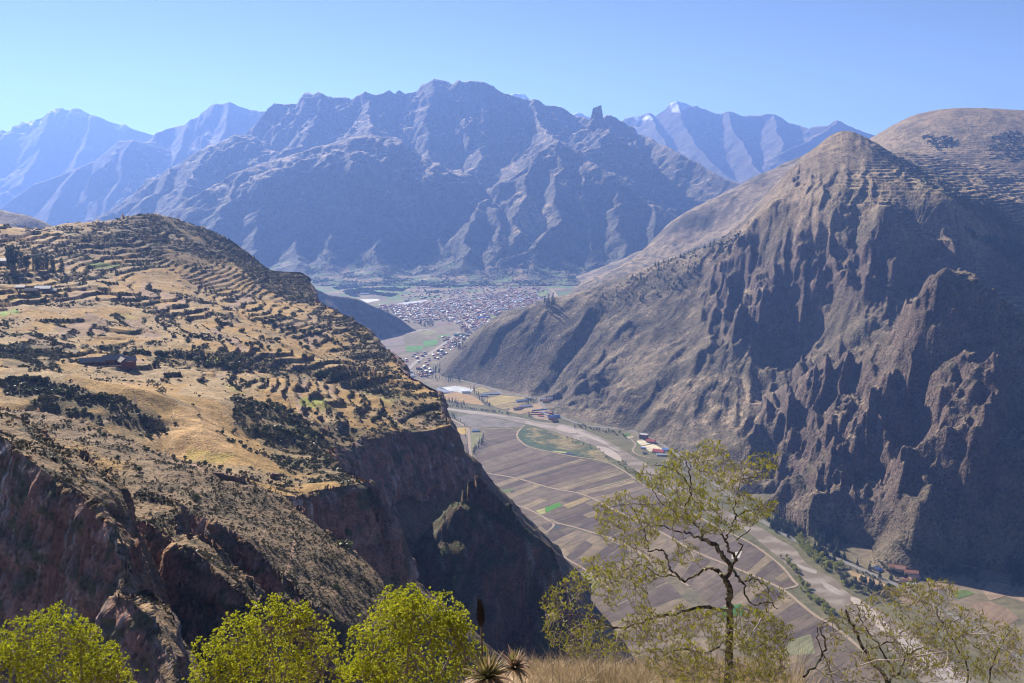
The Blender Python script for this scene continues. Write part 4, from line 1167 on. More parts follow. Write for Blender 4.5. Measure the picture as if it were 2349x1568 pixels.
# north bank
crop(R3((130, 172), (280, 170), (400, 200), (470, 240), (510, 285), (330, 262), (140, 232)), (0.40, 0.26, 0.12), label='orange tan field across the river')
crop(R3((500, 240), (650, 192), (860, 212), (870, 240), (720, 262), (600, 290)), (0.40, 0.31, 0.13), label='yellow stubble field beside the main road')
crop(R3((600, 295), (720, 268), (860, 262), (800, 290), (680, 320)), (0.33, 0.25, 0.12), label='tan paddock inside dark hedges')
crop(R3((740, 305), (1000, 262), (1040, 305), (900, 345), (820, 362), (720, 338)), (0.38, 0.27, 0.165), label='bare tan plot above the storage yard')
crop(R3((900, 350), (1040, 312), (1160, 392), (1100, 420), (950, 398)), (0.36, 0.26, 0.19), label='earth floor of the storage yard by the road')
crop(R3((410, 150), (480, 115), (560, 150), (540, 170), (430, 178)), (0.33, 0.27, 0.12), label='narrow tan field under the road bend')
crop(R3((85, 134), (120, 122), (220, 165), (200, 178), (130, 185), (100, 160)), (0.24, 0.27, 0.36), label='blue grey plastic mulch field across the river')
crop(R3((110, 128), (250, 113), (330, 122), (408, 142), (400, 160), (330, 178), (200, 156)), (0.60, 0.62, 0.64), label='shining white plastic covered field across the river')
crop(R3((1720, 538), (1780, 530), (1800, 548), (1742, 556)), (0.09, 0.22, 0.04), label='small green plot beside the school yard')
crop(R3((1760, 560), (1810, 548), (1830, 566), (1780, 580)), (0.40, 0.36, 0.26), label='bare plot above the school courts')
crop(R3((1846, 598), (1900, 584), (1968, 624), (1885, 638)), (0.62, 0.55, 0.40), label='upper pale sports court of the school')
crop(R3((1890, 645), (2000, 626), (2075, 665), (2062, 686), (1965, 692)), (0.66, 0.58, 0.42), label='lower pale sports court of the school')
crop(R3((1820, 610), (1850, 606), (1890, 640), (1870, 640)), (0.10, 0.19, 0.05), label='grass strip between the school courts')
crop(R6((700, 605), (730, 600), (1040, 720), (1060, 745), (900, 735), (800, 720)), (0.40, 0.28, 0.16), label='tan field between the willows and the asphalt road')
crop(R6((1440, 690), (1600, 690), (1740, 740), (1700, 790), (1480, 780)), (0.29, 0.21, 0.15), label='brown field below the terracotta houses')
crop(R6((1680, 800), (1800, 780), (1890, 815), (1720, 870)), (0.12, 0.17, 0.05), label='green plot behind the right shrub')
crop(R6((1900, 730), (2100, 700), (2349, 790), (2349, 900), (2180, 840), (2030, 880)), (0.31, 0.225, 0.155), label='brown field at the right edge under the dark cliffs')
crop(R6((1850, 900), (2030, 890), (2200, 960), (2300, 1050), (2150, 1140), (1950, 1050)), (0.27, 0.19, 0.13), label='dotted brown field at the lower right')
crop(R6((1140, 810), (1300, 800), (1420, 900), (1350, 930), (1200, 900)), (0.28, 0.20, 0.14), label='brown patch between dark trees and the road')
# fields at the near side of the town
for px, c, l in [(((270, 868), (560, 812), (562, 900), (350, 916), (300, 890)), (0.24, 0.185, 0.165), 'bare field below the shaded spur'), (((372, 934), (570, 918), (572, 962), (430, 972)), (0.25, 0.19, 0.16), 'bare field nearest the cliff by the town'),
                 (((580, 912), (740, 906), (745, 940), (580, 952)), (0.09, 0.26, 0.05), 'vivid green field left of the town road'), (((752, 862), (890, 846), (890, 890), (750, 904)), (0.10, 0.27, 0.05), 'vivid green field beside the town road'),
                 (((580, 958), (742, 945), (742, 958), (580, 972)), (0.08, 0.20, 0.05), 'thin green strip left of the town road'), (((752, 908), (880, 898), (870, 912), (750, 922)), (0.10, 0.24, 0.05), 'short green strip touching the town road'),
                 (((690, 778), (830, 756), (870, 770), (860, 796), (760, 800)), (0.25, 0.24, 0.10), 'dry meadow at the near edge of the town'), (((890, 806), (1010, 796), (1000, 812), (890, 830)), (0.11, 0.25, 0.06), 'green field between the first houses'),
                 (((1005, 1000), (1065, 994), (1050, 1030), (1005, 1026)), (0.09, 0.25, 0.05), 'green field against the mountain foot'), (((1392, 626), (1500, 612), (1540, 624), (1420, 644)), (0.24, 0.29, 0.06), 'football pitch in the town'),
                 (((130, 452), (300, 448), (332, 460), (200, 486)), (0.70, 0.70, 0.70), 'white plastic covered field left of the town'), (((480, 492), (780, 456), (792, 466), (600, 500)), (0.55, 0.55, 0.58), 'long pale plastic covered field at the edge of the town'),
                 (((880, 676), (1040, 670), (1040, 690), (890, 716)), (0.22, 0.15, 0.13), 'reddish bare field in front of the town'), (((545, 1085), (690, 1072), (640, 1110), (550, 1140)), (0.22, 0.17, 0.16), 'grey field beside the end of the town road'),
                 (((1880, 385), (1960, 368), (1950, 440), (1860, 445)), (0.20, 0.25, 0.09), 'light green field at the right edge of the town'), (((1970, 372), (2010, 368), (2040, 430), (1960, 440)), (0.25, 0.19, 0.15), 'brown field beside the far lane'),
                 (((260, 500), (400, 480), (420, 492), (300, 508)), (0.16, 0.24, 0.09), 'green field below the white plastic')]:
    crop(R2(*px), c, 0.4, l)

# roads and tracks
mat_road = land_mat('asphalt', 0.3, 1.5, 0.15, 0.2, 0.2)
GREY, DIRT = (0.20, 0.19, 0.18), (0.36, 0.275, 0.20)
main_road = [(1000, 868), (1050, 872), (1091, 881), (1114, 886), (1135, 895), (1156, 904), (1177, 907), (1203, 910), (1229, 915), (1239, 924), (1250, 936), (1262, 946), (1283, 956), (1307, 965), (1330, 973), (1356, 978), (1395, 982), (1434, 986), (1460, 991), (1486, 1001), (1512, 1014), (1533, 1030),
             (1552, 1044), (1584, 1073), (1618, 1095), (1644, 1114), (1700, 1160), (1760, 1203), (1850, 1254), (1940, 1291), (1993, 1314), (2034, 1332), (2068, 1348), (2128, 1381), (2200, 1422), (2280, 1472), (2400, 1550)]
ribbon('road', main_road, 9.0, 0.62, mat_road, (0.24, 0.225, 0.21), 'grey asphalt road along the foot of the right mountain')
ribbon('road', R2((548, 1190), (700, 1050), (850, 958), (1000, 850), (1105, 770)), 14, 0.55, mat_road, (0.36, 0.32, 0.28), 'straight pale road leading into the town')
ribbon('road', R2((1160, 680), (1185, 715), (1195, 760), (1180, 790), (1200, 850), (1212, 892)), 14, 0.5, mat_road, (0.40, 0.34, 0.28), 'pale side road descending from the town bridge')
ribbon('road', R2((1990, 350), (2030, 380), (2055, 432)), 14, 0.5, mat_track, DIRT, 'pale lane at the far right of the town')
ribbon('dry_riverbed', R2((255, 838), (400, 812), (560, 790), (690, 766), (760, 745), (860, 770)), 22, 0.3, mat_sand, (0.33, 0.28, 0.25), 'grey dry riverbed skirting the town fields')
for px, w, l in [([(1005, 950), (1019, 955), (1038, 963), (1057, 973), (1070, 980), (1075, 992), (1077, 1018), (1079, 1044), (1082, 1062), (1091, 1075), (1097, 1083), (1094, 1100)], 6.5, 'dirt track running along the foot of the cliffs'),
                 ([(1096, 1082), (1124, 1087), (1161, 1093), (1195, 1100), (1239, 1113), (1278, 1123), (1320, 1130), (1348, 1139), (1369, 1148), (1395, 1163), (1430, 1180), (1468, 1198), (1535, 1231), (1592, 1264), (1693, 1306), (1745, 1328), (1798, 1354), (1835, 1384), (1873, 1414), (1918, 1441), (2000, 1510)], 5.2, 'long dirt track crossing the middle of the fields'),
                 ([(1203, 976), (1190, 989), (1186, 1000), (1192, 1010), (1208, 1023), (1239, 1032), (1278, 1040), (1317, 1048), (1356, 1053), (1395, 1062), (1421, 1075), (1442, 1088), (1460, 1101), (1487, 1118), (1560, 1161), (1650, 1212), (1720, 1245), (1787, 1294), (1820, 1332), (1828, 1343), (1798, 1352)], 4.4, 'curving dirt track between the marsh and the striped fields'),
                 ([(1325, 1128), (1369, 1119), (1408, 1109), (1452, 1098)], 3.2, 'straight farm track across the striped fields'),
                 ([(1137, 1135), (1161, 1145), (1176, 1156), (1208, 1167), (1239, 1182), (1265, 1197), (1304, 1206), (1356, 1221), (1427, 1246), (1500, 1290), (1580, 1345)], 5.0, 'pale farm track along the lower fields below the cliffs'),
                 ([(1265, 1197), (1270, 1206), (1258, 1218), (1245, 1224)], 4.0, 'short spur track by the small pond'),
                 ([(1284, 1272), (1315, 1291), (1345, 1309), (1400, 1350)], 4.0, 'narrow track between the lowest brown fields'),
                 (R3((330, 470), (420, 480), (560, 488), (720, 492), (850, 470)), 4.0, 'faint track between the grey field and the striped fields'),
                 (R6((1010, 520), (1080, 550), (1150, 600), (1230, 680), (1280, 720)), 4.0, 'drive past the terracotta houses'),
                 (R3((1800, 580), (1840, 630), (1815, 680), (1860, 720), (1960, 745)), 4.0, 'dirt path below the school courts')]:
    ribbon('track', px, w, 0.48, mat_track, DIRT, l)

# ================================================================== BUILDINGS
class Land:
    """height of a built land mesh, for standing things on it"""
    def __init__(self, X, Y, Z):
        self.y = Y[:, 0]
        self.t0, self.t1 = X[0, 0] / Y[0, 0], X[0, -1] / Y[0, 0]
        self.Z = Z
    def __call__(self, x, y):
        x, y = np.asarray(x, float), np.asarray(y, float)
        ny, nx = self.Z.shape
        ty = np.clip(np.interp(y, self.y, np.arange(ny)), 0, ny - 1.001)
        tx = np.clip((x / y - self.t0) / (self.t1 - self.t0) * (nx - 1), 0, nx - 1.001)
        i, j = ty.astype(int), tx.astype(int)
        a, b = ty - i, tx - j
        Z = self.Z
        return (Z[i, j] * (1 - b) + Z[i, j + 1] * b) * (1 - a) + (Z[i + 1, j] * (1 - b) + Z[i + 1, j + 1] * b) * a
hill_land, rm_land = Land(*HILL[:3]), Land(*RM)
def on_hill(px, py, y0=130, y1=1600): return cast(hill_land, px, py, y0, y1, 1400)
def on_rm(px, py): return cast(rm_land, px, py, 1200, 5300, 1200)
def on_floor(px, py): return G(px, py, 0.0)
rm_floor = lambda x, y: np.maximum(rm_land(x, y), 0.0)
def on_valley(px, py): return cast(rm_floor, px, py, 1000, 5300, 1400)

def flat_mat(name, c, rough=0.8, var=0.2, scale=0.6, spec=0.2):
    m, nt, b = new_mat(name)
    g = node(nt, 'ShaderNodeTexCoord')
    n = node(nt, 'ShaderNodeTexNoise', Scale=scale, Detail=4.0)
    nt.links.new(g.outputs['Object'], n.inputs['Vector'])
    mr = node(nt, 'ShaderNodeMapRange')
    mr.inputs['To Min'].default_value, mr.inputs['To Max'].default_value = 1 - var * 1.6, 1 + var * 1.6
    nt.links.new(n.outputs[0], mr.inputs[0])
    vm = node(nt, 'ShaderNodeVectorMath', operation='SCALE')
    vm.inputs[0].default_value = c
    nt.links.new(mr.outputs[0], vm.inputs['Scale'])
    nt.links.new(vm.outputs[0], b.inputs['Base Color'])
    b.inputs['Roughness'].default_value = rough
    b.inputs['Specular IOR Level'].default_value = spec
    return m
M = {
    'adobe': flat_mat('adobe', (0.17, 0.095, 0.065)), 'redwall': flat_mat('red_adobe', (0.20, 0.075, 0.05)), 'white': flat_mat('whitewash', (0.50, 0.46, 0.40)), 'cream': flat_mat('cream_wall', (0.48, 0.40, 0.28)), 'grey': flat_mat('grey_wall', (0.26, 0.24, 0.23)), 'brickw': flat_mat('brick_wall', (0.28, 0.13, 0.09)),
    'tile': flat_mat('terracotta_tile', (0.36, 0.17, 0.11)), 'pink': flat_mat('weathered_tile', (0.40, 0.23, 0.18)), 'metal': flat_mat('metal_sheet', (0.42, 0.41, 0.40), 0.45, 0.1, 0.6, 0.5), 'bright': flat_mat('white_roof', (0.75, 0.76, 0.78), 0.5, 0.05), 'blue': flat_mat('blue_roof', (0.10, 0.22, 0.55), 0.6), 'red': flat_mat('red_roof', (0.42, 0.06, 0.06), 0.6),
    'thatch': flat_mat('old_thatch', (0.27, 0.25, 0.24), 0.95, 0.3, 1.5), 'dark': flat_mat('dark_opening', (0.025, 0.02, 0.02)), 'wood': flat_mat('timber', (0.12, 0.075, 0.045)), 'glass': flat_mat('window_glass', (0.05, 0.06, 0.075), 0.15, 0.02, 0.6, 0.5), 'stone': flat_mat('rubble_stone', (0.20, 0.13, 0.10), 0.95, 0.35, 1.2), 'yellow': flat_mat('yellow_sheet', (0.55, 0.36, 0.06)),
    'tarp': flat_mat('blue_tarp', (0.05, 0.22, 0.62)), 'green': flat_mat('green_roof', (0.09, 0.26, 0.18)),
}

def boxv(x0, x1, y0, y1, z0, z1):
    v = [(x0, y0, z0), (x1, y0, z0), (x1, y1, z0), (x0, y1, z0), (x0, y0, z1), (x1, y0, z1), (x1, y1, z1), (x0, y1, z1)]
    return v, [(3, 2, 1, 0), (4, 5, 6, 7), (0, 1, 5, 4), (1, 2, 6, 5), (2, 3, 7, 6), (3, 0, 4, 7)]
def joinv(parts):
    V, Fc = [], []
    for v, f in parts:
        k = len(V)
        V += v
        Fc += [tuple(i + k for i in q) for q in f]
    return V, Fc
def wall_mesh(w, d, h, rise):
    """gabled walls, ridge along x"""
    v = [(-w / 2, -d / 2, -1.5), (w / 2, -d / 2, -1.5), (w / 2, d / 2, -1.5), (-w / 2, d / 2, -1.5), (-w / 2, -d / 2, h), (w / 2, -d / 2, h), (w / 2, d / 2, h), (-w / 2, d / 2, h), (-w / 2, 0, h + rise), (w / 2, 0, h + rise)]
    return v, [(0, 1, 5, 4), (2, 3, 7, 6), (1, 2, 6, 9, 5), (3, 0, 4, 8, 7)]
def roof_mesh(w, d, h, rise, over=0.5, th=0.18):
    w2, d2 = w / 2 + over, d / 2 + over
    dz = rise * over / (d / 2)
    prof = [(-d2, h - dz), (0, h + rise), (d2, h - dz), (d2, h - dz + th), (0, h + rise + th), (-d2, h - dz + th)]
    v = [(-w2, y, z + 0.03) for y, z in prof] + [(w2, y, z + 0.03) for y, z in prof]
    f = [(i, (i + 1) % 6, (i + 1) % 6 + 6, i + 6) for i in range(6)] + [(5, 4, 3, 2, 1, 0), (6, 7, 8, 9, 10, 11)]
    return v, f
def child(name, parent, vf, mat, loc=(0, 0, 0)):
    o = mesh_obj(name, vf[0], vf[1], mat)
    o.parent = parent
    o.location = loc
    return o
def empty(name, loc, rz=0.0, label=None, cat=None, group=None):
    o = bpy.data.objects.new(name, None)
    COL.objects.link(o)
    o.location = loc
    o.rotation_euler = (0, 0, rz)
    return tag(o, label, cat, group)
def copy_tree(o, parent=None):
    c = o.copy()
    COL.objects.link(c)
    if parent: c.parent = parent
    for ch in list(KIDS.get(o.name, [])):
        copy_tree(ch, c)
    return c
KIDS = {}
def reg(o, parent):
    KIDS.setdefault(parent.name, []).append(o)
    return o

def house(px, py, w, d, h, rz, wall, roof, label, cat='house', rise=None, name='house', nwin=3, on=on_valley, group=None):
    x, y, z = on(px, py)
    rise = d * 0.28 if rise is None else rise
    e = empty(name, (x, y, z), rz, label, cat, group)
    child('wall', e, wall_mesh(w, d, h, rise), M[wall])
    child('roof', e, roof_mesh(w, d, h, rise), M[roof])
    for k in range(nwin):
        xw = -w / 2 + (k + 0.5) * w / nwin
        if k == nwin // 2:
            child('door', e, boxv(xw - 0.55, xw + 0.55, -d / 2 - 0.05, -d / 2 + 0.1, 0.0, 2.1), M['wood'])
        else:
            f = child('window', e, boxv(xw - 0.7, xw + 0.7, -d / 2 - 0.06, -d / 2 + 0.1, 1.0, 2.2), M['wood'])
            child('pane', f, boxv(xw - 0.55, xw + 0.55, -d / 2 - 0.08, -d / 2 - 0.062, 1.15, 2.05), M['glass'])
    return e

# ---- walled farmstead on the terraced hill
def farmstead():
    ax, ay, az = on_hill(238, 842)
    e = empty('farmstead', (ax, ay, az), R(14), 'old red adobe farmstead with long grey roofs round a walled yard on the golden hillside', 'farmstead')
    k = ay / F * 1.02
    def wing(cx, cy, w, d, h, rise, rz, wall, roof, doors):
        wl = child('wall', e, wall_mesh(w, d, h, rise), M[wall], (cx, cy, 0))
        wl.rotation_euler.z = rz
        rf = child('roof', e, roof_mesh(w, d, h, rise, 0.6, 0.25), M[roof], (cx, cy, 0))
        rf.rotation_euler.z = rz
        for xd in doors:
            o = child('door', e, boxv(xd - 0.6, xd + 0.6, -d / 2 - 0.06, -d / 2 + 0.2, 0, 2.3), M['dark'], (cx, cy, 0))
            o.rotation_euler.z = rz
        return wl
    wing(-8.3, 8.0, 15.5, 6.2, 3.0, 2.2, 0.06, 'redwall', 'thatch', (-4.5, 0.5, 4.5))
    wing(5.0, 9.4, 12.5, 6.6, 3.7, 2.4, 0.06, 'redwall', 'thatch', (-3.5, 1.5))
    wing(11.5, 4.5, 11.0, 5.4, 3.0, 2.0, -1.15, 'redwall', 'thatch', (-2.0, 2.5))
    wing(16.5, 3.0, 6.5, 5.6, 3.6, 2.2, 0.3, 'redwall', 'thatch', (0.0,))
    child('gable_wall', e, boxv(12.6, 19.4, -2.8, -2.2, -1.5, 3.4), M['redwall'])
    child('ruined_wall', e, joinv([boxv(19.45, 20.0, -2.6, 2.6, -1.5, 2.6), boxv(19.46, 19.98, 2.7, 4.4, -1.5, 1.4)]), M['redwall'])
    child('yard_wall', e, joinv([boxv(-2.0, 12.5, -4.9, -4.4, -1.5, 1.2), boxv(12.0, 12.5, -4.3, -2.9, -1.5, 1.25)]), M['adobe'])
    child('yard', e, boxv(-14, 12, -4.2, 4.6, -0.6, 0.12), flat_mat('yard_earth', (0.40, 0.33, 0.20)))
    child('terrace_wall', e, joinv([boxv(-20.0, -3.0, -10.2, -9.7, -2.5, 0.2), boxv(-30.0, -20.1, -8.9, -8.4, -2.5, 0.3)]), M['stone'])
    for x, y, s in [(-11, 0, 0.8), (-8, -1, 0.6), (-9.4, 0.6, 0.5), (2, 3, 0.8), (6, 2.6, 0.7), (-5, 1.6, 0.5)]:
        v, f = boxv(-s, s, -s * 0.7, s * 0.7, 0, s)
        child('rubble', e, ([(a * (1 - 0.25 * (c > 0)) + 0.1 * s * math.sin(a * 9), b * (1 - 0.3 * (c > 0)), c) for a, b, c in v], f), M['stone'], (x, y, 0.1))
    return e
farmstead()
for px, py, w, d, h, rz, wall, roof, l in [(100, 668, 14, 7, 2.8, 0.1, 'adobe', 'bright', 'low farm shed with shining white roof on the terraced hill'), (119, 672, 9, 6, 2.4, 0.2, 'adobe', 'metal', 'small shed with pale metal roof right of the white roofed shed'), (74, 672, 12, 6, 2.5, 0.05, 'adobe', 'thatch', 'thatched adobe hut left of the white roofed shed'),
                                      (13, 605, 14, 8, 3.2, 0.1, 'white', 'metal', 'pale hut beside the tall eucalyptus grove'), (48, 664, 8, 5, 2.2, 0.1, 'adobe', 'metal', 'tiny hut at the left end of the farm sheds')]:
    house(px, py, w, d, h, rz, wall, roof, l, nwin=2, on=on_hill, name='farm_shed', cat='shed')

def ruin(px, py, pieces, rz, label, name='ruined_wall'):
    x, y, z = on_hill(px, py)
    e = empty(name, (x, y, z), rz, label, 'ruin')
    r = random.Random(int(px))
    for (cx, cy, w, d, h) in pieces:
        n = max(2, int(w / 1.3))
        parts = []
        for i in range(n):
            x0 = cx - w / 2 + i * w / n
            parts.append(boxv(x0, x0 + w / n - 0.02, cy - d / 2 + r.uniform(-0.08, 0.08), cy + d / 2, -2.0, h * r.uniform(0.72, 1.05)))
        child('wall_block', e, joinv(parts), M['adobe' if h > 2 else 'stone'])
    return e
ruin(528, 1101, [(0, 0, 7, 0.6, 1.7), (3.6, 2, 0.6, 3.0, 1.5)], -0.35, 'broken red adobe wall at the brow of the near slope')
ruin(632, 1098, [(0, 0, 3.6, 1.0, 2.2), (-1.4, -1.2, 1.8, 1.6, 3.6), (1.2, -2.2, 2.6, 1.0, 1.2)], 0.2, 'dark ruined stone house on the ledge above the pale cliff')
ruin(505, 1095, [(0, 0, 6, 0.7, 1.6)], -0.3, 'low stone wall left of the broken red wall')

# ---- houses in the valley
for px, w, d, h, rz, wall, roof, l in [
    ((560, 190), 46, 9, 3.0, 0.12, 'white', 'bright', 'very long white roofed shed by the yellow stubble field'), ((502, 207), 18, 10, 3.2, 0.1, 'white', 'metal', 'white walled barn below the long shed'), ((345, 176), 22, 9, 3, 0.2, 'white', 'bright', 'pale shed at the edge of the white plastic field'),
    ((830, 250), 28, 10, 3.2, 0.4, 'white', 'bright', 'white roofed barn among the poplars'), ((895, 238), 20, 9, 3.2, 0.4, 'cream', 'metal', 'grey roofed house beside the poplars and the road'), ((872, 300), 34, 9, 3.0, 0.25, 'white', 'bright', 'long bright roof above the bare tan plot'), ((795, 324), 20, 10, 3.4, 0.3, 'cream', 'pink', 'pink roofed house in the bare tan plot'),
    ((826, 316), 14, 9, 3.2, 0.3, 'cream', 'tile', 'terracotta roofed house right of the pink roofed one'), ((1048, 258), 16, 11, 5.0, 0.0, 'yellow', 'tile', 'yellow house at the mouth of the gully'), ((1085, 232), 14, 8, 3.0, 0.1, 'white', 'metal', 'small white house above the yellow house'), ((1020, 236), 16, 8, 3, 0.1, 'white', 'bright', 'white roof left of the yellow house by the road'),
    ((1078, 358), 18, 10, 4.0, -0.5, 'brickw', 'tile', 'brick house at the roadside by the storage yard'), ((1120, 396), 30, 11, 4.0, 0.35, 'white', 'blue', 'long blue and white roofed shed at the end of the storage yard'), ((1098, 408), 16, 9, 3.2, 0.3, 'adobe', 'pink', 'small pink roofed house below the blue shed'), ((1130, 430), 15, 9, 3.4, 0.4, 'adobe', 'tile', 'dark brown house at the river bank corner'),
    ((1030, 356), 18, 5, 2.4, -0.5, 'grey', 'blue', 'blue covered stall in the storage yard'), ((1005, 384), 14, 5, 2.4, -0.5, 'grey', 'red', 'red covered stall in the storage yard'), ((1060, 372), 14, 6, 2.6, -0.5, 'grey', 'metal', 'grey covered stall in the storage yard'), ((995, 330), 40, 3, 2.2, 0.3, 'grey', 'tarp', 'long blue fence shelter at the top of the storage yard'),
    ((430, 514), 16, 10, 3.6, 0.1, 'white', 'bright', 'lone white farmhouse in the grey green meadow'), ((1974, 612), 20, 10, 4.6, -0.5, 'cream', 'red', 'red roofed school building between the two courts'), ((2042, 702), 24, 13, 4.2, -0.5, 'cream', 'red', 'large red roofed hall below the lower court'), ((2104, 684), 14, 9, 3.4, -0.5, 'white', 'blue', 'blue roofed house by the road below the school'),
    ((2075, 728), 24, 7, 3.0, -0.1, 'white', 'bright', 'white roofed shed at the bottom of the school yard'), ((1920, 712), 9, 6, 2.6, 0, 'adobe', 'thatch', 'small dark hut on the river side of the school'), ((1908, 668), 10, 5, 2.6, -0.4, 'white', 'blue', 'small blue hut at the corner of the lower court')]:
    p = R3(px)[0]
    house(*p, w, d, h, rz, wall, roof, l)
for px, w, d, h, rz, wall, roof, l in [((955, 590), 12, 9, 3.2, 0.5, 'white', 'metal', 'blue grey roofed house above the asphalt road'), ((1160, 585), 24, 9, 3.6, -0.35, 'cream', 'tile', 'long terracotta roofed lodge uphill of the road'), ((1185, 596), 12, 8, 3.2, -0.35, 'cream', 'pink', 'short pink roof joined to the long terracotta lodge'), ((1290, 632), 20, 9, 3.4, -0.3, 'cream', 'tile', 'middle terracotta roofed house among the trees'),
                                       ((1318, 680), 16, 9, 3.6, 0.3, 'cream', 'pink', 'salmon roofed house lowest of the terracotta group'), ((1200, 718), 14, 6, 2.6, 0.3, 'adobe', 'pink', 'long low pink roofed outbuilding by the road'), ((1248, 700), 11, 6, 2.6, -0.3, 'adobe', 'tile', 'small terracotta outbuilding by the road'), ((1292, 745), 12, 8, 3.2, -0.2, 'white', 'bright', 'white roofed house nearest the road below the terracotta group'), ((992, 610), 8, 6, 2.6, 0.5, 'white', 'blue', 'tiny blue roofed shed by the blue grey roof')]:
    house(*R6(px)[0], w, d, h, rz, wall, roof, l)

def school_block():
    x, y, z = on_valley(*R3((1912, 578))[0])
    e = empty('school', (x, y, z), -0.5, 'three storey flat roofed red school block beside the road', 'school')
    child('wall', e, boxv(-9, 9, -6, 6, -1, 10.5), M['redwall'])
    child('roof', e, boxv(-9.6, 9.6, -6.6, 6.6, 10.5, 10.9), M['metal'])
    for s in range(3):
        for i in range(5):
            xw = -7.2 + i * 3.6
            f = child('window', e, boxv(xw - 1.2, xw + 1.2, -6.12, -5.9, 1.0 + s * 3.4, 2.8 + s * 3.4), M['white'])
            child('pane', f, boxv(xw - 1.0, xw + 1.0, -6.16, -6.125, 1.2 + s * 3.4, 2.6 + s * 3.4), M['glass'])
school_block()

def rows_of_pallets():
    r = random.Random(4)
    for i in range(26):
        a, b = i % 13, i // 13
        px, py = 905 + a * 9.0 + b * 14, 352 + a * 1.0 + b * 16 - a * 1.2
        x, y, z = on_floor(*R3((px, py))[0])
        s = r.uniform(0.7, 1.2)
        o = mesh_obj('brick_stack', *joinv([boxv(-2.2 * s, 2.2 * s, -1.1, 1.1, 0.3, 1.1 + 0.9 * r.random()), boxv(-1.9 * s, 1.9 * s, -0.9, 0.9, 2.1, 2.5)]), M[r.choice(['yellow', 'tile', 'tile'])])
        o.location = (x, y, z)
        o.rotation_euler.z = 0.5
        tag(o, 'small ochre brick stack standing in rows in the storage yard', 'brick stack', 'brick stacks in the storage yard')
rows_of_pallets()

def dome():
    x, y, z = on_floor(*R2((1582, 632))[0])
    e = empty('sports_dome', (x, y, z), 0.1, 'white ribbed dome hall beside the football pitch', 'sports hall')
    v, f = [], []
    nu, nv = 20, 7
    for j in range(nv):
        a = j / (nv - 1) * math.pi / 2
        for i in range(nu):
            t = i / nu * 2 * math.pi
            v.append((40 * math.cos(t) * math.cos(a) ** 0.8, 26 * math.sin(t) * math.cos(a) ** 0.8, 3 + 16 * math.sin(a)))
    for j in range(nv - 1):
        for i in range(nu):
            f.append((j * nu + i, j * nu + (i + 1) % nu, (j + 1) * nu + (i + 1) % nu, (j + 1) * nu + i))
    child('canopy', e, (v, f), M['bright'])
    child('wall', e, joinv([boxv(-39, 39, -20, -19.4, 0, 3.2), boxv(-39, 39, 19.4, 20, 0, 3.2)]), M['white'])
    for k in range(7):
        xr = -30 + k * 10
        hgt = math.sqrt(max(0.0, 1 - (xr / 41) ** 2))
        pts = [(xr, 26.4 * hgt * math.cos(t), 3 + 16.4 * hgt * math.sin(t)) for t in np.linspace(0.0, math.pi, 13)]
        vv, ff = [], []
        for (a, b, c) in pts:
            vv += [(a - 0.6, b, c), (a + 0.6, b, c)]
        for i in range(12):
            ff.append((2 * i, 2 * i + 1, 2 * i + 3, 2 * i + 2))
        child('rib', e, (vv, ff), M['blue'] if k % 3 == 1 else M['metal'])
dome()
for px, l in [((1322, 641), 'blue tarpaulin market roof beside the football pitch')]:
    house(*R2(px)[0], 36, 16, 4, 0.1, 'grey', 'tarp', l, nwin=2, name='market_roof', cat='market')
house(*R2((1130, 812))[0], 62, 15, 5, 0.1, 'grey', 'green', 'long green roofed shed where the town road ends', nwin=4, name='warehouse', cat='warehouse')
house(*R2((1660, 470))[0], 60, 16, 4, 0.1, 'white', 'bright', 'long white roof at the far right of the town', nwin=4, name='warehouse', cat='warehouse')
house(*R2((1470, 556))[0], 64, 16, 5, 0.15, 'white', 'bright', 'largest white roof in the middle of the town', nwin=4, name='warehouse', cat='warehouse')
house(*R2((175, 408))[0], 40, 16, 5, 0.1, 'white', 'bright', 'glinting white shed far left below the blue mountain', nwin=3, name='warehouse', cat='warehouse')

# ---- the town: block after block of small houses
town_poly = R2((300, 520), (620, 500), (900, 470), (1150, 440), (1400, 400), (1640, 360), (1960, 440), (1930, 560), (1700, 650), (1560, 720), (1280, 770), (1180, 790), (1100, 700), (900, 660), (700, 690), (590, 680), (450, 590), (350, 560))
strip_poly = R2((900, 800), (1010, 830), (1110, 790), (1250, 760), (1360, 800), (1200, 900), (1080, 980), (930, 1080), (860, 1150), (830, 1215), (560, 1215), (560, 1180), (700, 1060), (860, 960), (960, 890))
left_strip = R2((540, 1050), (640, 990), (760, 965), (800, 975), (700, 1060), (590, 1075))
hamlets = [R2((640, 340), (850, 290), (900, 310), (700, 400), (540, 420)), R2((1180, 330), (1430, 230), (1440, 330), (1250, 350)), R2((480, 500), (640, 400), (680, 410), (620, 480))]
holes = [R2((1385, 620), (1500, 606), (1650, 605), (1660, 648), (1420, 655)), R2((880, 670), (1045, 665), (1045, 694), (890, 720)), R2((470, 490), (790, 450), (800, 470), (600, 505)), R2((540, 1195), (1100, 770), (1125, 780), (560, 1215))]
cand = []
rt = random.Random(12)
ang = 0.18
for gy in range(-10, 190):
    for gx in range(-120, 150):
        if gx % 6 == 0 or gy % 4 == 0:
            continue                                    # streets
        x0, y0 = gx * 11.5, 2600 + gy * 14.0
        x = x0 * math.cos(ang) - (y0 - 4000) * math.sin(ang) + rt.uniform(-2, 2)
        y = 4000 + x0 * math.sin(ang) + (y0 - 4000) * math.cos(ang) + rt.uniform(-2, 2)
        if y < 2500: continue
        cand.append((x, y))
cand = np.array(cand)
cu, cv = project(cand[:, 0], cand[:, 1], np.zeros(len(cand)))
ok = np.zeros(len(cand), bool)
dens = rng.random(len(cand))
ok |= inside(cu, cv, town_poly) & (dens < 0.80)
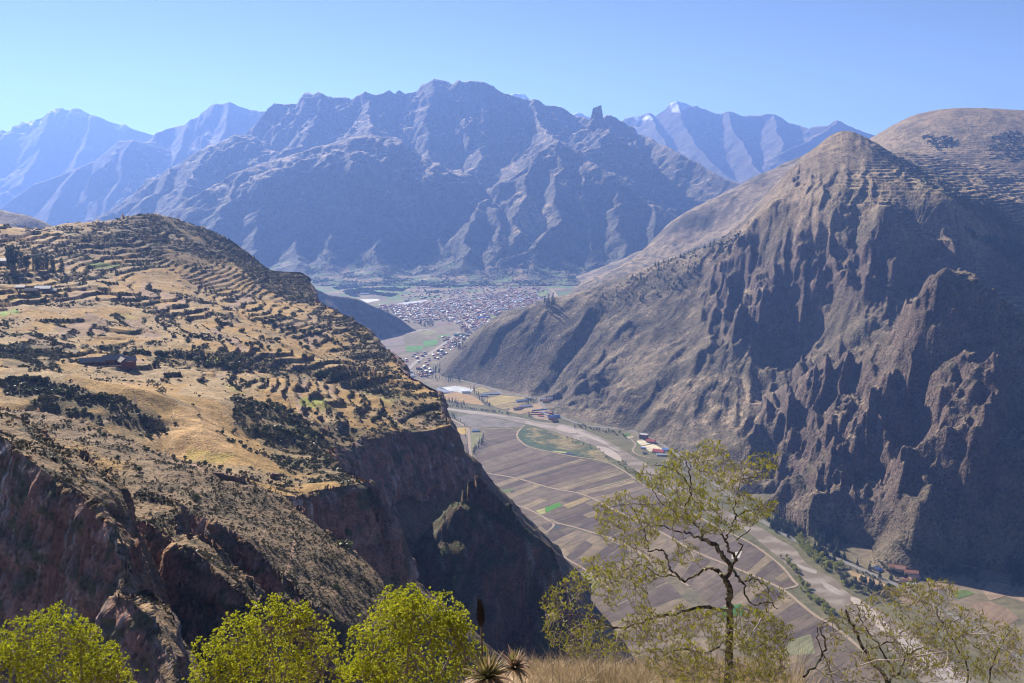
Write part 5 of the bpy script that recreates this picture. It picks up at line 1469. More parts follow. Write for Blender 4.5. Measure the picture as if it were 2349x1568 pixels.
ok |= inside(cu, cv, strip_poly) & (dens < 0.46)
ok |= inside(cu, cv, left_strip) & (dens < 0.4)
ok |= inside(cu, cv, R2((600, 430), (1150, 335), (1900, 325), (1960, 440), (1640, 370), (1400, 405), (900, 475))) & (dens < 0.2)
for hm in hamlets: ok |= inside(cu, cv, hm) & (dens < 0.14)
for h_ in holes: ok &= ~inside(cu, cv, h_)
ok &= rm_land(cand[:, 0], cand[:, 1]) < 1.0
tc = cand[ok]
tc = tc[np.argsort(tc[:, 1])]
kinds = [('adobe', 'tile', 'terracotta tiled roof'), ('brickw', 'pink', 'weathered pink roof'), ('white', 'metal', 'grey metal roof'), ('grey', 'bright', 'glaring white roof'), ('brickw', 'metal', 'dull sheet roof'), ('adobe', 'thatch', 'dark roof')]
wts = [7, 4, 3, 2.2, 3, 4]
protos = []
for wl, rf, desc in kinds:
    for (w, d, h) in ((10, 8, 3.4), (13, 9, 5.6), (8, 8, 2.8)):
        a, b = wall_mesh(w, d, h, d * 0.2), roof_mesh(w, d, h, d * 0.2, 0.4, 0.2)
        ma, mb = bpy.data.meshes.new('wall'), bpy.data.meshes.new('roof')
        ma.from_pydata(a[0], [], a[1]); mb.from_pydata(b[0], [], b[1])
        ma.materials.append(M[wl]); mb.materials.append(M[rf])
        protos.append((ma, mb, a, b, wl, rf, desc))
ALLM = list(M.keys())
sv, sf, sm_ = [], [], []
for i, (x, y) in enumerate(tc):
    k = rt.choices(range(6), wts)[0] * 3 + rt.choice((0, 0, 1, 2))
    ma, mb, a, b, wl, rf, desc = protos[k]
    rz = ang + rt.choice((0, math.pi / 2)) + rt.uniform(-0.06, 0.06)
    if i < 270:
        zone = 'strung along the straight town road' if y < 3750 else 'at the near edge of the dense town'
        e = empty('town_house', (x, y, 0), rz, 'small house with %s %s' % (desc, zone), 'house', 'houses with %s %s' % (desc, zone))
        for nm, me in (('wall', ma), ('roof', mb)):
            o = bpy.data.objects.new(nm, me)
            COL.objects.link(o)
            o.parent = e
    else:
        c, s = math.cos(rz), math.sin(rz)
        for (v, f), mt in ((a, wl), (b, rf)):
            n0 = len(sv)
            sv += [(x + c * p[0] - s * p[1], y + s * p[0] + c * p[1], p[2]) for p in v]
            sf += [tuple(j + n0 for j in q) for q in f]
            sm_ += [ALLM.index(mt)] * len(f)
me = bpy.data.meshes.new('town_houses')
me.from_pydata(sv, [], sf)
for k in ALLM: me.materials.append(M[k])
me.polygons.foreach_set('material_index', np.array(sm_, np.int32))
o = bpy.data.objects.new('town_houses', me)
COL.objects.link(o)
tag(o, 'dense mass of small roofs filling the middle of the town', kind='stuff')
print('town', len(tc))

# ================================================================== TREES AND BUSHES
def leaf_mat(name, c1, c2, trans=0.35, rough=0.6):
    """leaves: colour varies from plant to plant and leaf to leaf; light comes through them"""
    m = bpy.data.materials.new(name)
    m.use_nodes = True
    nt = m.node_tree
    nt.nodes.clear()
    L = nt.links
    out = nt.nodes.new('ShaderNodeOutputMaterial')
    oi = nt.nodes.new('ShaderNodeObjectInfo')
    at = node(nt, 'ShaderNodeAttribute', attribute_name='tone')
    add = node(nt, 'ShaderNodeMath', operation='MULTIPLY_ADD')
    L.new(oi.outputs['Random'], add.inputs[0])
    add.inputs[1].default_value = 0.35
    L.new(at.outputs['Fac'], add.inputs[2])
    ramp = nt.nodes.new('ShaderNodeMix')
    ramp.data_type = 'RGBA'
    ramp.inputs['A'].default_value = (*c1, 1)
    ramp.inputs['B'].default_value = (*c2, 1)
    L.new(add.outputs[0], ramp.inputs['Factor'])
    d = node(nt, 'ShaderNodeBsdfDiffuse')
    t = node(nt, 'ShaderNodeBsdfTranslucent')
    gl = node(nt, 'ShaderNodeBsdfGlossy', Roughness=0.45)
    L.new(ramp.outputs['Result'], d.inputs['Color']); L.new(ramp.outputs['Result'], t.inputs['Color'])
    gl.inputs['Color'].default_value = (0.6, 0.6, 0.6, 1)
    mx = node(nt, 'ShaderNodeMixShader')
    mx.inputs[0].default_value = trans
    L.new(d.outputs[0], mx.inputs[1]); L.new(t.outputs[0], mx.inputs[2])
    mx2 = node(nt, 'ShaderNodeMixShader')
    mx2.inputs[0].default_value = 0.04
    L.new(mx.outputs[0], mx2.inputs[1]); L.new(gl.outputs[0], mx2.inputs[2])
    L.new(mx2.outputs[0], out.inputs['Surface'])
    return m

LM = {'bush': leaf_mat('bush_leaves', (0.022, 0.030, 0.012), (0.060, 0.072, 0.026), 0.25), 'scrub': leaf_mat('scrub_leaves', (0.035, 0.034, 0.016), (0.105, 0.088, 0.042), 0.2), 'grey': leaf_mat('grey_leaves', (0.11, 0.115, 0.085), (0.17, 0.175, 0.14), 0.25),
      'euc': leaf_mat('eucalyptus_leaves', (0.018, 0.030, 0.016), (0.045, 0.065, 0.032), 0.25), 'pine': leaf_mat('dark_needles', (0.012, 0.026, 0.018), (0.032, 0.055, 0.034), 0.2), 'willow': leaf_mat('willow_leaves', (0.17, 0.20, 0.03), (0.36, 0.35, 0.07), 0.5),
      'olive': leaf_mat('olive_leaves', (0.055, 0.068, 0.026), (0.11, 0.12, 0.045), 0.3), 'lime': leaf_mat('yellow_green_leaves', (0.15, 0.185, 0.012), (0.52, 0.52, 0.035), 0.55), 'moss': leaf_mat('bright_herbs', (0.10, 0.13, 0.02), (0.2, 0.21, 0.03), 0.35)}
M['bark'] = flat_mat('bark', (0.10, 0.075, 0.055), 0.95, 0.4, 6.0)
M['palebark'] = flat_mat('pale_bark', (0.24, 0.20, 0.165), 0.95, 0.35, 6.0)

def quads_mesh(name, c, n, size, mat, tone, aspect=0.6, r=None, up=None):
    """leaf faces at centres c facing n"""
    r = r or np.random.default_rng(1)
    k = len(c)
    n = n / (np.linalg.norm(n, axis=1, keepdims=True) + 1e-9)
    a = r.normal(size=(k, 3)) if up is None else up + 0.25 * r.normal(size=(k, 3))
    a -= (a * n).sum(1, keepdims=True) * n
    a /= np.linalg.norm(a, axis=1, keepdims=True) + 1e-9
    b = np.cross(n, a)
    s = np.broadcast_to(np.asarray(size, float), (k,))[:, None]
    A, B = a * s, b * s * aspect
    v = np.stack([c - A, c + B * 0.9 - A * 0.1, c + A, c - B * 0.9 - A * 0.1], 1).reshape(-1, 3).astype(np.float32)
    me = bpy.data.meshes.new(name)
    me.vertices.add(4 * k); me.vertices.foreach_set('co', v.ravel())
    me.loops.add(4 * k); me.loops.foreach_set('vertex_index', np.arange(4 * k, dtype=np.int32))
    me.polygons.add(k); me.polygons.foreach_set('loop_start', np.arange(k, dtype=np.int32) * 4)
    me.update(calc_edges=True)
    at = me.attributes.new('tone', 'FLOAT', 'POINT')
    at.data.foreach_set('value', np.repeat(np.asarray(tone, np.float32), 4))
    me.materials.append(mat)
    return me

def crown_pts(r, blobs, per, inner=0.55):
    C, N = [], []
    for (x, y, z, rad, sq) in blobs:
        k = max(6, int(per * rad * rad))
        d = r.normal(size=(k, 3))
        d /= np.linalg.norm(d, axis=1, keepdims=True)
        rr = rad * (inner + (1 - inner) * r.random((k, 1)) ** 0.5)
        p = d * rr * np.array([1, 1, sq]) + np.array([x, y, z])
        C.append(p); N.append(d + 0.7 * r.normal(size=(k, 3)))
    return np.concatenate(C), np.concatenate(N)

def trunk_mesh(h, r0, r1, n=7, lean=0.04, seed=0):
    rr = random.Random(seed)
    v, f = [], []
    m = 5
    for j in range(m):
        t = j / (m - 1)
        cx, cy = lean * h * t * t * rr.uniform(0.5, 1), lean * h * t * rr.uniform(-1, 1) * 0.6
        for i in range(n):
            a = i / n * 2 * math.pi
            q = r0 + (r1 - r0) * t
            v.append((cx + q * math.cos(a), cy + q * math.sin(a), -0.6 + (h + 0.6) * t))
    for j in range(m - 1):
        for i in range(n):
            f.append((j * n + i, j * n + (i + 1) % n, (j + 1) * n + (i + 1) % n, (j + 1) * n + i))
    return v, f

def bush_proto(seed, mat, per=42, leaf=0.26, sq=0.72):
    r = np.random.default_rng(seed)
    blobs = [(0, 0, 0.55, 0.8, sq)] + [(r.uniform(-0.55, 0.55), r.uniform(-0.55, 0.55), r.uniform(0.35, 0.85), r.uniform(0.4, 0.6), 0.8) for _ in range(5)]
    c, n = crown_pts(r, blobs, per)
    c[:, 2] = np.maximum(c[:, 2], 0.02)
    tone = np.clip(0.25 + 0.35 * r.random(len(c)) , 0, 1)
    return quads_mesh('bush', c, n, leaf * r.uniform(0.7, 1.3, len(c)), mat, tone, 0.75, r)
BUSH = [bush_proto(300 + i, LM['bush']) for i in range(5)]
GREY = [bush_proto(310 + i, LM['grey'], 60, 0.17) for i in range(2)]
OLIVE = [bush_proto(320 + i, LM['olive']) for i in range(3)]
WILL = [bush_proto(330 + i, LM['willow']) for i in range(3)]
SCR = [bush_proto(340 + i, LM['scrub'], 26, 0.26, 0.6) for i in range(3)]

def tree_protos(kind, seed, mat, shape, trunk, per=20, leaf=0.6, bark='bark'):
    out = []
    for i in range(3):
        r = np.random.default_rng(seed + i)
        blobs, h = shape(r)
        c, n = crown_pts(r, blobs, per)
        cm = quads_mesh('crown', c, n, leaf * r.uniform(0.7, 1.3, len(c)), LM[mat], np.clip(0.2 + 0.45 * r.random(len(c)), 0, 1), 0.6, r)
        tv, tf = trunk_mesh(h * 0.8, *trunk, seed=seed + i)
        tm = bpy.data.meshes.new('trunk')
        tm.from_pydata(tv, [], tf)
        tm.materials.append(M[bark])
        out.append((cm, tm))
    return out
def sh_tall(r):
    return [(r.uniform(-0.8, 0.8), r.uniform(-0.8, 0.8), z, r.uniform(0.9, 1.7) * (1.15 - 0.6 * abs(z - 7) / 8), 1.3) for z in np.linspace(3.4, 12.5, 10)], 13
def sh_pop(r):
    return [(r.uniform(-0.25, 0.25), r.uniform(-0.25, 0.25), z, 0.35 + 0.75 * math.sin(min(1, (13.4 - z) / 9) * math.pi / 2) * (0.8 + 0.3 * r.random()), 1.5) for z in np.linspace(1.6, 12.6, 10)], 12
def sh_round(r):
    return [(0, 0, 4.0, 2.2, 0.9)] + [(r.uniform(-2, 2), r.uniform(-2, 2), r.uniform(2.6, 5.6), r.uniform(1.0, 1.6), 0.9) for _ in range(7)], 6
def sh_pine(r):
    return [(0, 0, z, max(0.3, (11.5 - z) * 0.24 * r.uniform(0.85, 1.15)), 0.8) for z in np.linspace(1.6, 11.2, 9)], 11
EUC = tree_protos('eucalyptus', 400, 'euc', sh_tall, (0.28, 0.1), 16, 0.55, 'palebark')
POP = tree_protos('poplar', 410, 'euc', sh_pop, (0.22, 0.08), 20, 0.5)
PINE = tree_protos('pine', 420, 'pine', sh_pine, (0.25, 0.06), 20, 0.5)
RND = tree_protos('round', 430, 'willow', sh_round, (0.3, 0.15), 16, 0.5)
DRK = tree_protos('dark', 440, 'olive', sh_round, (0.3, 0.15), 16, 0.5)
DRK2 = tree_protos('dark', 450, 'bush', sh_round, (0.3, 0.15), 16, 0.5)

rv = random.Random(77)
def place_tree(name, protos, pos, s, label, cat, group, sz=1.0):
    cm, tm = rv.choice(protos)
    e = empty(name, pos, rv.uniform(0, 6.28), label, cat, group)
    e.scale = (s, s, s * sz * rv.uniform(0.9, 1.1))
    for nm, me in (('trunk', tm), ('crown', cm)):
        o = bpy.data.objects.new(nm, me)
        COL.objects.link(o)
        o.parent = e
    return e
def place_bush(name, protos, pos, s, label, cat='bush', group=None, sz=1.0):
    o = bpy.data.objects.new(name, rv.choice(protos))
    COL.objects.link(o)
    o.location = pos
    o.rotation_euler = (0, 0, rv.uniform(0, 6.28))
    o.scale = (s * rv.uniform(0.85, 1.25), s * rv.uniform(0.85, 1.25), s * sz * rv.uniform(0.85, 1.2))
    return tag(o, label, cat, group)

def c4(*pts): return [(a / 2.848, 458.8 + b / 2.848) for a, b in pts]
def c5(*pts): return [(611.7 + a / 2.946, 611.7 + b / 2.946) for a, b in pts]
def c7(*pts): return [(a / 2.662, 978.8 + b / 2.662) for a, b in pts]
def along(pts, n, jx=4, jy=3):
    g = resample(pts, n) if len(pts) > 1 else np.array(pts * n)
    return [(a + rv.gauss(0, jx), b + rv.gauss(0, jy)) for a, b in g]

# tall eucalyptus grove at the left
for px, py in along(c4((60, 452), (90, 450), (120, 445)), 9, 5, 3) + along(c4((140, 448), (250, 462), (400, 474)), 26, 4, 4):
    tall = px < 45
    place_tree('eucalyptus_tree', EUC, on_hill(px, py), 1.75 if tall else 1.05 * rv.uniform(0.8, 1.2), 'tall dark eucalyptus at the left end of the hill grove' if tall else 'slim eucalyptus in the thinner right part of the hill grove', 'tree', 'tall eucalyptus trees of the hill grove' if tall else 'slim eucalyptus trees of the hill grove')

# single bushes one can tell apart on the hill, then the rows of them
LBL = {}
singles = c4((820, 822), (1420, 797), (1510, 828), (1585, 862), (1710, 900), (1810, 920), (1590, 712), (1670, 722), (1265, 965), (1150, 992), (820, 1012), (660, 970), (360, 945), (1500, 925), (1640, 945), (1990, 1030), (2060, 940), (2000, 925), (1960, 950), (2010, 975), (1715, 1188), (1970, 1255), (2050, 1272), (2060, 1402), (1650, 1425), (640, 655), (780, 645), (470, 680), (395, 1130))
singles += c5((72, 502), (500, 1005), (335, 1000), (285, 975), (270, 550), (500, 535), (250, 610), (440, 575), (560, 1150), (330, 510))
for i, (px, py) in enumerate(singles):
    zone = 'on the upper golden terraces' if py < 700 else 'on the bare middle field' if py < 790 else 'below the terraces' if py < 860 else 'near the lower field edge' if py < 960 else 'on the grassy brow above the cliffs'
    x = 'far left' if px < 200 else 'left' if px < 420 else 'centre' if px < 640 else 'right' if px < 800 else 'cliff side'
    s_ = rv.uniform(2.0, 3.2) * (0.8 if py > 900 else 1)
    k = '%s round dark bush %s, %s of the hill' % ('big' if s_ > 2.5 else 'small', zone, x)
    place_bush('bush', BUSH, on_hill(px, py), s_, k, 'bush', 'single round bushes on the hill' )
def clip16(a, b):
    return a + b if len((a + b).split()) <= 16 else a
def third(i, n, pts):
    if n < 10: return ''
    k = min(2, 3 * i // n)
    if pts[0][0] > pts[-1][0]: k = 2 - k
    return (', left part', ', middle part', ', right part')[k]
rows = [
    (c4((740, 1010), (850, 1020), (940, 995), (1040, 1012), (1100, 1022), (1200, 1020), (1290, 1050), (1350, 1098)), 34, 2.6, BUSH, 'dark bush in the tree line right of the farmstead'),
    (c4((1420, 1085), (1480, 1075), (1560, 1100)), 10, 2.6, BUSH, 'dark bush in the clump at the end of the farmstead tree line'),
    (c4((1110, 905), (1250, 895), (1440, 915)), 12, 2.3, BUSH, 'dark bush along the curved hedge above the farmstead'),
    (c4((1650, 790), (1760, 800), (1850, 835), (2000, 862), (2150, 905), (2260, 975)), 26, 2.7, BUSH, 'dark bush in the ravine leading to the cliff edge'),
    (c4((1620, 940), (1700, 960), (1820, 1000)), 9, 2.4, BUSH, 'dark bush in the hollow below the ravine'),
    (c4((540, 1100), (480, 1030), (560, 1010)), 7, 1.8, BUSH, 'bush behind the left end of the farmstead roof'),
    (c4((200, 1115), (330, 1105), (420, 1085)), 8, 1.5, OLIVE, 'low green bush left of the farmstead yard'),
    (c4((30, 1180), (150, 1180), (300, 1195)), 14, 2.2, BUSH, 'bush in the dark thicket at the far left below the golden slope'),
    (c4((230, 1250), (400, 1270), (540, 1300), (640, 1290)), 20, 1.9, BUSH, 'bush on the shaded bank left of the red path'),
    (c4((430, 1390), (560, 1400), (650, 1420)), 10, 1.6, BUSH, 'bush low in the shaded gully below the red path'),
    (c4((840, 1320), (920, 1390), (960, 1500)), 9, 1.6, BUSH, 'bush with a long shadow right of the red path'),
    (c4((1640, 1330), (1740, 1350), (1850, 1390), (1920, 1440)), 16, 2.2, BUSH, 'green bush in the thicket in the middle of the lower field'),
    (c4((1480, 1530), (1600, 1500), (1720, 1530), (1850, 1560)), 12, 1.8, OLIVE, 'olive bush below the gold field'),
    (c5((720, 1050), (770, 1010), (840, 1040), (860, 1090)), 12, 2.5, BUSH, 'tall dark bush in the cluster above the big cliff'),
    (c5((420, 985), (470, 1010), (530, 1040)), 7, 2.3, BUSH, 'dark bush in the clump left of the big cliff cluster'),
    (c5((20, 920), (110, 960), (180, 1000), (220, 1050)), 12, 2.3, BUSH, 'dark bush in the row beside the bright green grass'),
    (c5((140, 1110), (230, 1140), (380, 1130), (480, 1150)), 10, 1.9, OLIVE, 'olive bush on the slope just above the red cliff'),
    (c7((1380, 90), (1500, 130), (1600, 170), (1680, 60)), 12, 1.6, BUSH, 'bush on the bank beneath the gold field'),
    (c7((1130, 200), (1260, 240), (1340, 260), (1500, 290)), 11, 1.3, BUSH, 'bush in the line above the ruined walls'),
    (c7((560, 20), (700, 70), (860, 120), (980, 170)), 12, 0.9, OLIVE, 'small green bush along the top edge of the near slope'),
]
for pts, n, s, protos, label in rows:
    for i, (px, py) in enumerate(along(pts, n, 5, 3)):
        place_bush('bush', protos, on_hill(px, py), s * rv.uniform(0.7, 1.2), clip16(label, third(i, n, pts)), 'bush', label.replace('bush', 'bushes', 1))
for (px, py), s, l in zip(c4((165, 985), (862, 945), (985, 1205), (1020, 1225), (1060, 1265), (1820, 1148), (1870, 1152)) + c5((590, 605)), (5.0, 3.2, 2.6, 2.6, 2.8, 2.6, 2.2, 2.4), ('large pale grey tree at the far left of the hill', 'grey bush behind the farmstead tree line', 'upper left of three silvery trees below the farmstead field', 'middle of three silvery trees below the farmstead field', 'lowest of three silvery trees below the farmstead field', 'wide grey shrub at the field end near the cliff', 'smaller grey shrub right of the wide grey shrub', 'silver bush on the dark cliff shoulder')):
    place_bush('grey_shrub', GREY, on_hill(px, py), s, l, 'shrub')
for (px, py), s, l in zip(c7((1195, 458), (850, 275), (715, 200), (2060, 700), (2110, 740), (2070, 1000), (1060, 190)) + [(795, 1235)], (1.7, 1.5, 1.2, 3.2, 2.6, 1.6, 1.0, 3.4), ('single green bush in the middle of the near slope', 'grey green bush above the middle of the near slope', 'dull bush high on the near slope', 'big green bush at the foot of the pale cliff', 'lower green bush under the pale cliff', 'small green bush low on the right of the near slope', 'tiny bush at the top edge of the near slope', 'wide green bush beside the pale streaked cliff')):
    place_bush('bush', OLIVE if 'green' in l else BUSH, on_hill(px, py, 130, 600), s, l)

# the scrub and tussocks nobody could count
def scrub_mesh(name, land, veg, count, smin, smax, mat, seed, label, tris=7, limit=None):
    r = np.random.default_rng(seed)
    X, Y, Z = land
    area = np.gradient(Y, axis=0) * np.gradient(X, axis=1)
    w = (veg * area * (1.0 if limit is None else limit)).ravel()
    w[w < 0] = 0
    idx = r.choice(w.size, count, p=w / w.sum())
    ny, nx = X.shape
    i, j = np.clip(idx // nx, 0, ny - 2), np.clip(idx % nx, 0, nx - 2)
    a, b = r.random(count), r.random(count)
    lerp = lambda A: (A[i, j] * (1 - b) + A[i, j + 1] * b) * (1 - a) + (A[i + 1, j] * (1 - b) + A[i + 1, j + 1] * b) * a
    base = np.stack([lerp(X), lerp(Y), lerp(Z)], 1)
    s = smin + (smax - smin) * r.random(count) ** 2.2
    d = r.normal(size=(count, tris, 3))
    d /= np.linalg.norm(d, axis=2, keepdims=True)
    d[..., 2] = np.abs(d[..., 2])
    c = base[:, None, :] + d * s[:, None, None] * np.array([0.75, 0.75, 0.6]) * (0.5 + 0.5 * r.random((count, tris, 1))) + np.array([0, 0, 0.1])
    n = d + 0.6 * r.normal(size=d.shape)
    tone = np.repeat(r.random(count) * 0.6, tris) + 0.3 * r.random(count * tris)
    me = quads_mesh(name, c.reshape(-1, 3), n.reshape(-1, 3), np.repeat(s, tris) * 0.42, mat, tone, 0.8, r)
    o = bpy.data.objects.new(name, me)
    COL.objects.link(o)
    return tag(o, label, kind='stuff')
Uh, Vh = project(*HILL[:3])
seen = (Uh > -60) & (Uh < 1340) & (Vh < 1600)
scrub_mesh('scrub', HILL[:3], HVEG * (HILL[1] > 420), 24000, 0.7, 2.2, LM['scrub'], 500, 'dark low scrub along terrace edges and gullies of the hillside', 7, seen)
scrub_mesh('scrub', HILL[:3], HVEG * (HILL[1] > 420) * (HVEG > 0.3), 11000, 0.9, 2.6, LM['bush'], 501, 'darker green scrub in the hedges and gullies of the hillside', 7, seen)
scrub_mesh('tussocks', HILL[:3], (HVEG + 0.02) * (HILL[1] < 420), 14000, 0.25, 1.0, LM['scrub'], 502, 'dry tussocks and low bushes on the near slope and spurs', 6, seen)

# trees of the valley
def valley(name, protos, pts, n, s, label, group, jx=3, jy=2, sz=1.0, on=on_valley):
    for i, (px, py) in enumerate(along(pts, n, jx, jy)):
        place_tree(name, protos, on(px, py), s * rv.uniform(0.75, 1.25), clip16(label, third(i, n, pts)), 'tree', group, sz)
valley('poplar_tree', POP, R3((505, 600), (470, 640), (430, 690), (412, 715)), 16, 1.15, 'dark poplar in the row beside the grey green meadow', 'poplars beside the meadow', 1.2, 2)
valley('poplar_tree', POP, R3((300, 430), (318, 450), (385, 790), (400, 830)), 9, 0.9, 'small dark tree along the farm track below the cliffs', 'trees along the farm track', 2, 3)
valley('poplar_tree', POP, R3((150, 385), (180, 380), (240, 400), (260, 395)), 18, 0.8, 'dark tree at the cliff corner by the river', 'trees at the cliff corner', 3, 3)
valley('poplar_tree', POP, R3((160, 250), (220, 262), (330, 285)), 22, 0.9, 'poplar in the hedge along the far river bank', 'poplars of the far river bank', 1.5, 1.5)
valley('poplar_tree', POP, R3((440, 190), (460, 225), (500, 260), (560, 290)), 16, 0.95, 'poplar in the line crossing the tan fields', 'poplars crossing the tan fields', 1.5, 1.5)
valley('poplar_tree', POP, R3((870, 275), (920, 262), (970, 246)), 14, 0.95, 'poplar in the clump by the white barns', 'poplars by the white barns', 2, 1.5)
valley('poplar_tree', POP, R3((400, 160), (420, 170)), 5, 1.2, 'tree beside the shining plastic field', 'trees beside the plastic field', 2, 2)
valley('poplar_tree', POP, R3((896, 390), (905, 385)), 3, 1.1, 'tall tree at the corner of the storage yard', 'trees at the storage yard', 1, 1)
valley('dark_tree', DRK2, R3((150, 280), (260, 300), (420, 325), (560, 338), (720, 360)), 44, 0.7, 'low dark tree on the bank above the river', 'low trees of the far bank', 3, 1)
valley('willow_tree', RND, R3((1690, 790), (1740, 810), (1790, 862), (1840, 905), (1880, 930)), 16, 0.85, 'pale willow on the near river bank upstream of the bare tree', 'pale willows upstream', 4, 4)
valley('willow_tree', DRK, R3((1240, 565), (1280, 580), (1500, 680), (1620, 760)), 14, 0.5, 'olive bush tree along the river edge of the marsh', 'bush trees along the marsh', 4, 3)
valley('olive_tree', DRK, R3((1310, 460), (1450, 490), (1560, 510), (1680, 530), (1750, 560)), 40, 0.75, 'green bush tree between the road and the river', 'bush trees between road and river', 4, 3)
valley('willow_tree', RND, R6((240, 330), (330, 420), (420, 520), (520, 560), (600, 610)), 46, 1.5, 'bright yellow green willow in the dense row on the far river bank', 'bright willows of the far bank', 6, 6)
valley('willow_tree', RND, R6((100, 490), (200, 590), (260, 700), (330, 830), (450, 920), (560, 1010)), 50, 1.1, 'yellow green willow along the near river bank', 'willows of the near bank', 4, 5)
valley('willow_tree', RND, R6((880, 830), (1000, 920), (660, 720)), 6, 1.1, 'pale willow in front of the dark riverside grove', 'pale willows by the dark grove', 4, 4)
valley('dark_tree', DRK2, R6((640, 690), (740, 740), (830, 760), (900, 740), (960, 800), (1060, 850), (1100, 800)), 36, 1.45, 'dark rounded tree in the riverside grove', 'dark riverside grove', 6, 8)
valley('poplar_tree', EUC, R6((840, 780), (900, 770), (1000, 800), (1080, 860)), 10, 1.05, 'tall dark tree rising from the riverside grove', 'tall trees of the riverside grove', 5, 5)
valley('pine_tree', PINE, R6((-40, 150), (60, 190), (150, 230), (250, 270)), 60, 1.3, 'dark pine in the strip at the foot of the cliffs upstream', 'pines at the cliff foot upstream', 10, 9)
valley('pine_tree', PINE, R6((400, 370), (480, 330), (560, 340), (620, 400), (520, 440), (430, 430)), 54, 1.5, 'dark pine in the stand below the rock rib', 'pines below the rock rib', 8, 8)
valley('pine_tree', PINE, R6((2220, 600), (2270, 640), (2320, 620), (2380, 690), (2250, 690)), 30, 1.7, 'tall dark pine in the stand at the right edge', 'tall pines at the right edge', 8, 8)
valley('pine_tree', PINE, R6((670, 500), (1080, 720), (1100, 700)), 5, 1.3, 'single dark conifer beside the asphalt road', 'conifers beside the asphalt road', 2, 2)
valley('olive_tree', DRK, R6((1000, 500), (1060, 600), (1160, 660), (1230, 640), (1360, 700), (1400, 640)), 24, 0.7, 'olive tree among the terracotta houses', 'trees among the terracotta houses', 6, 5)
valley('dark_tree', DRK2, R6((1200, 420), (1400, 470), (1600, 560), (1750, 640), (1900, 640), (2000, 560)), 80, 1.0, 'dark green tree on the wooded slope above the terracotta houses', 'trees above the terracotta houses', 14, 12)
valley('dark_tree', DRK2, R6((800, 620), (900, 660), (1000, 690), (740, 590)), 12, 0.6, 'small dark tree along the upper side of the asphalt road', 'small trees along the road', 3, 2)
valley('eucalyptus_tree', EUC, [(1540, 1055), (1570, 1075), (1620, 1070), (1650, 1090)], 16, 0.8, 'dark tree between the school and the cliff foot', 'trees between school and cliff foot', 8, 6)
valley('poplar_tree', POP, R2((570, 1190), (700, 1200), (830, 1220), (900, 1240), (1000, 1235), (1130, 1250)), 30, 1.2, 'dark tree in the belt closing off the town strip', 'trees closing off the town strip', 4, 2.5)
valley('poplar_tree', EUC, R2((1060, 920), (1090, 940), (1110, 925)), 8, 1.5, 'tall dark tree between the two town roads', 'tall trees between the town roads', 3, 2)
valley('poplar_tree', EUC, R2((860, 1180), (890, 1150), (920, 1190)), 8, 1.3, 'dark tree at the tip of the mountain spur', 'trees at the spur tip', 3, 3)
valley('poplar_tree', EUC, R2((720, 710), (780, 715), (850, 705)), 16, 1.4, 'dark tree of the copse at the edge of town', 'copse at the edge of town', 3, 2)
valley('poplar_tree', EUC, R2((1110, 755), (1150, 740), (1170, 770)), 8, 1.2, 'dark tree by the town bridge', 'trees by the town bridge', 2, 2)
valley('eucalyptus_tree', EUC, R2((1940, 540), (1990, 520), (2040, 500)), 16, 1.6, 'dark tree in the grove under the pale ridge', 'grove under the pale ridge', 4, 5)

# plantation on the left shoulder of the right mountain and far woods
r = np.random.default_rng(600)
Ur, Vr = project(*RM)
plant = inside(Ur, Vr, [(1360, 690), (1440, 640), (1560, 585), (1640, 555), (1650, 580), (1600, 640), (1500, 690), (1420, 712), (1370, 705)]) & (RM[1] > 2400)
idx = r.choice(plant.size, 210, p=plant.ravel() / plant.sum())
for k in idx:
    i, j = divmod(int(k), RM[0].shape[1])
    o = place_bush('plantation_tree', [PINE[0][0], PINE[1][0], PINE[2][0]], (RM[0][i, j] + r.uniform(-3, 3), RM[1][i, j] + r.uniform(-3, 3), RM[2][i, j] - 0.4), r.uniform(0.9, 1.7), 'small dark conifer of the mountain shoulder plantation, ' + ('lower left end' if Ur[i, j] < 1460 else 'middle part' if Ur[i, j] < 1560 else 'upper right end'), 'tree', 'plantation on the mountain shoulder', 0.9)
scrub_mesh('woodland', RM, plant * 1.0, 4200, 2.0, 5.5, LM['olive'], 605, 'young green trees and saplings filling the plantation on the mountain shoulder', 7)
def wood(label, poly, land, count, smin, smax, mat, seed, y0=0, y1=1e9):
    X, Y, Z = land
    U_, V_ = project(X, Y, Z)
    q_ = noise(X / 60, Y / 60, seed)
    m = inside(U_ + 22 * q_, V_ + 9 * q_, poly) & (Y > y0) & (Y < y1) & (noise(X / 35, Y / 35, seed + 1) > -0.3)
    if m.sum() < 3: return
    scrub_mesh('woodland', land, m * 1.0, count, smin, smax, mat, seed, label, 8)
for k, poly in enumerate([[(1640, 560), (1700, 530), (1690, 560), (1640, 590)], [(1980, 330), (2090, 375), (2200, 440), (2349, 520), (2349, 545), (2200, 470), (2080, 402)], [(2200, 520), (2349, 570), (2349, 625), (2260, 560)], [(2290, 300), (2349, 310), (2349, 370), (2260, 365)], [(2110, 318), (2160, 312), (2205, 325), (2190, 340), (2140, 342)]]):
    wood('dark woodland belt on the upper slope of the right mountain', poly, RM, 700, 3.0, 8.0, LM['pine'], 610 + k, 2300)
scrub_mesh('scrub', RM, (0.5 + 0.5 * (RM[2] < 350)) * (RM[2] > 1), 16000, 0.8, 2.6, LM['scrub'], 620, 'low scrub dotted over the right mountain', 5, (Ur > 900) & (Ur < 2400))
mU, mV = project(*MASS)
mw = (MASS[2] < 170) * (MASS[2] > -3) * (mU > 700) * (mU < 1420) * np.clip(0.2 + noise(MASS[0] / 150, MASS[1] / 150, 8), 0, 1)
scrub_mesh('woodland', MASS, mw, 5200, 4, 12, LM['euc'], 650, 'hazy trees on the cultivated foot of the blue mountain', 6)
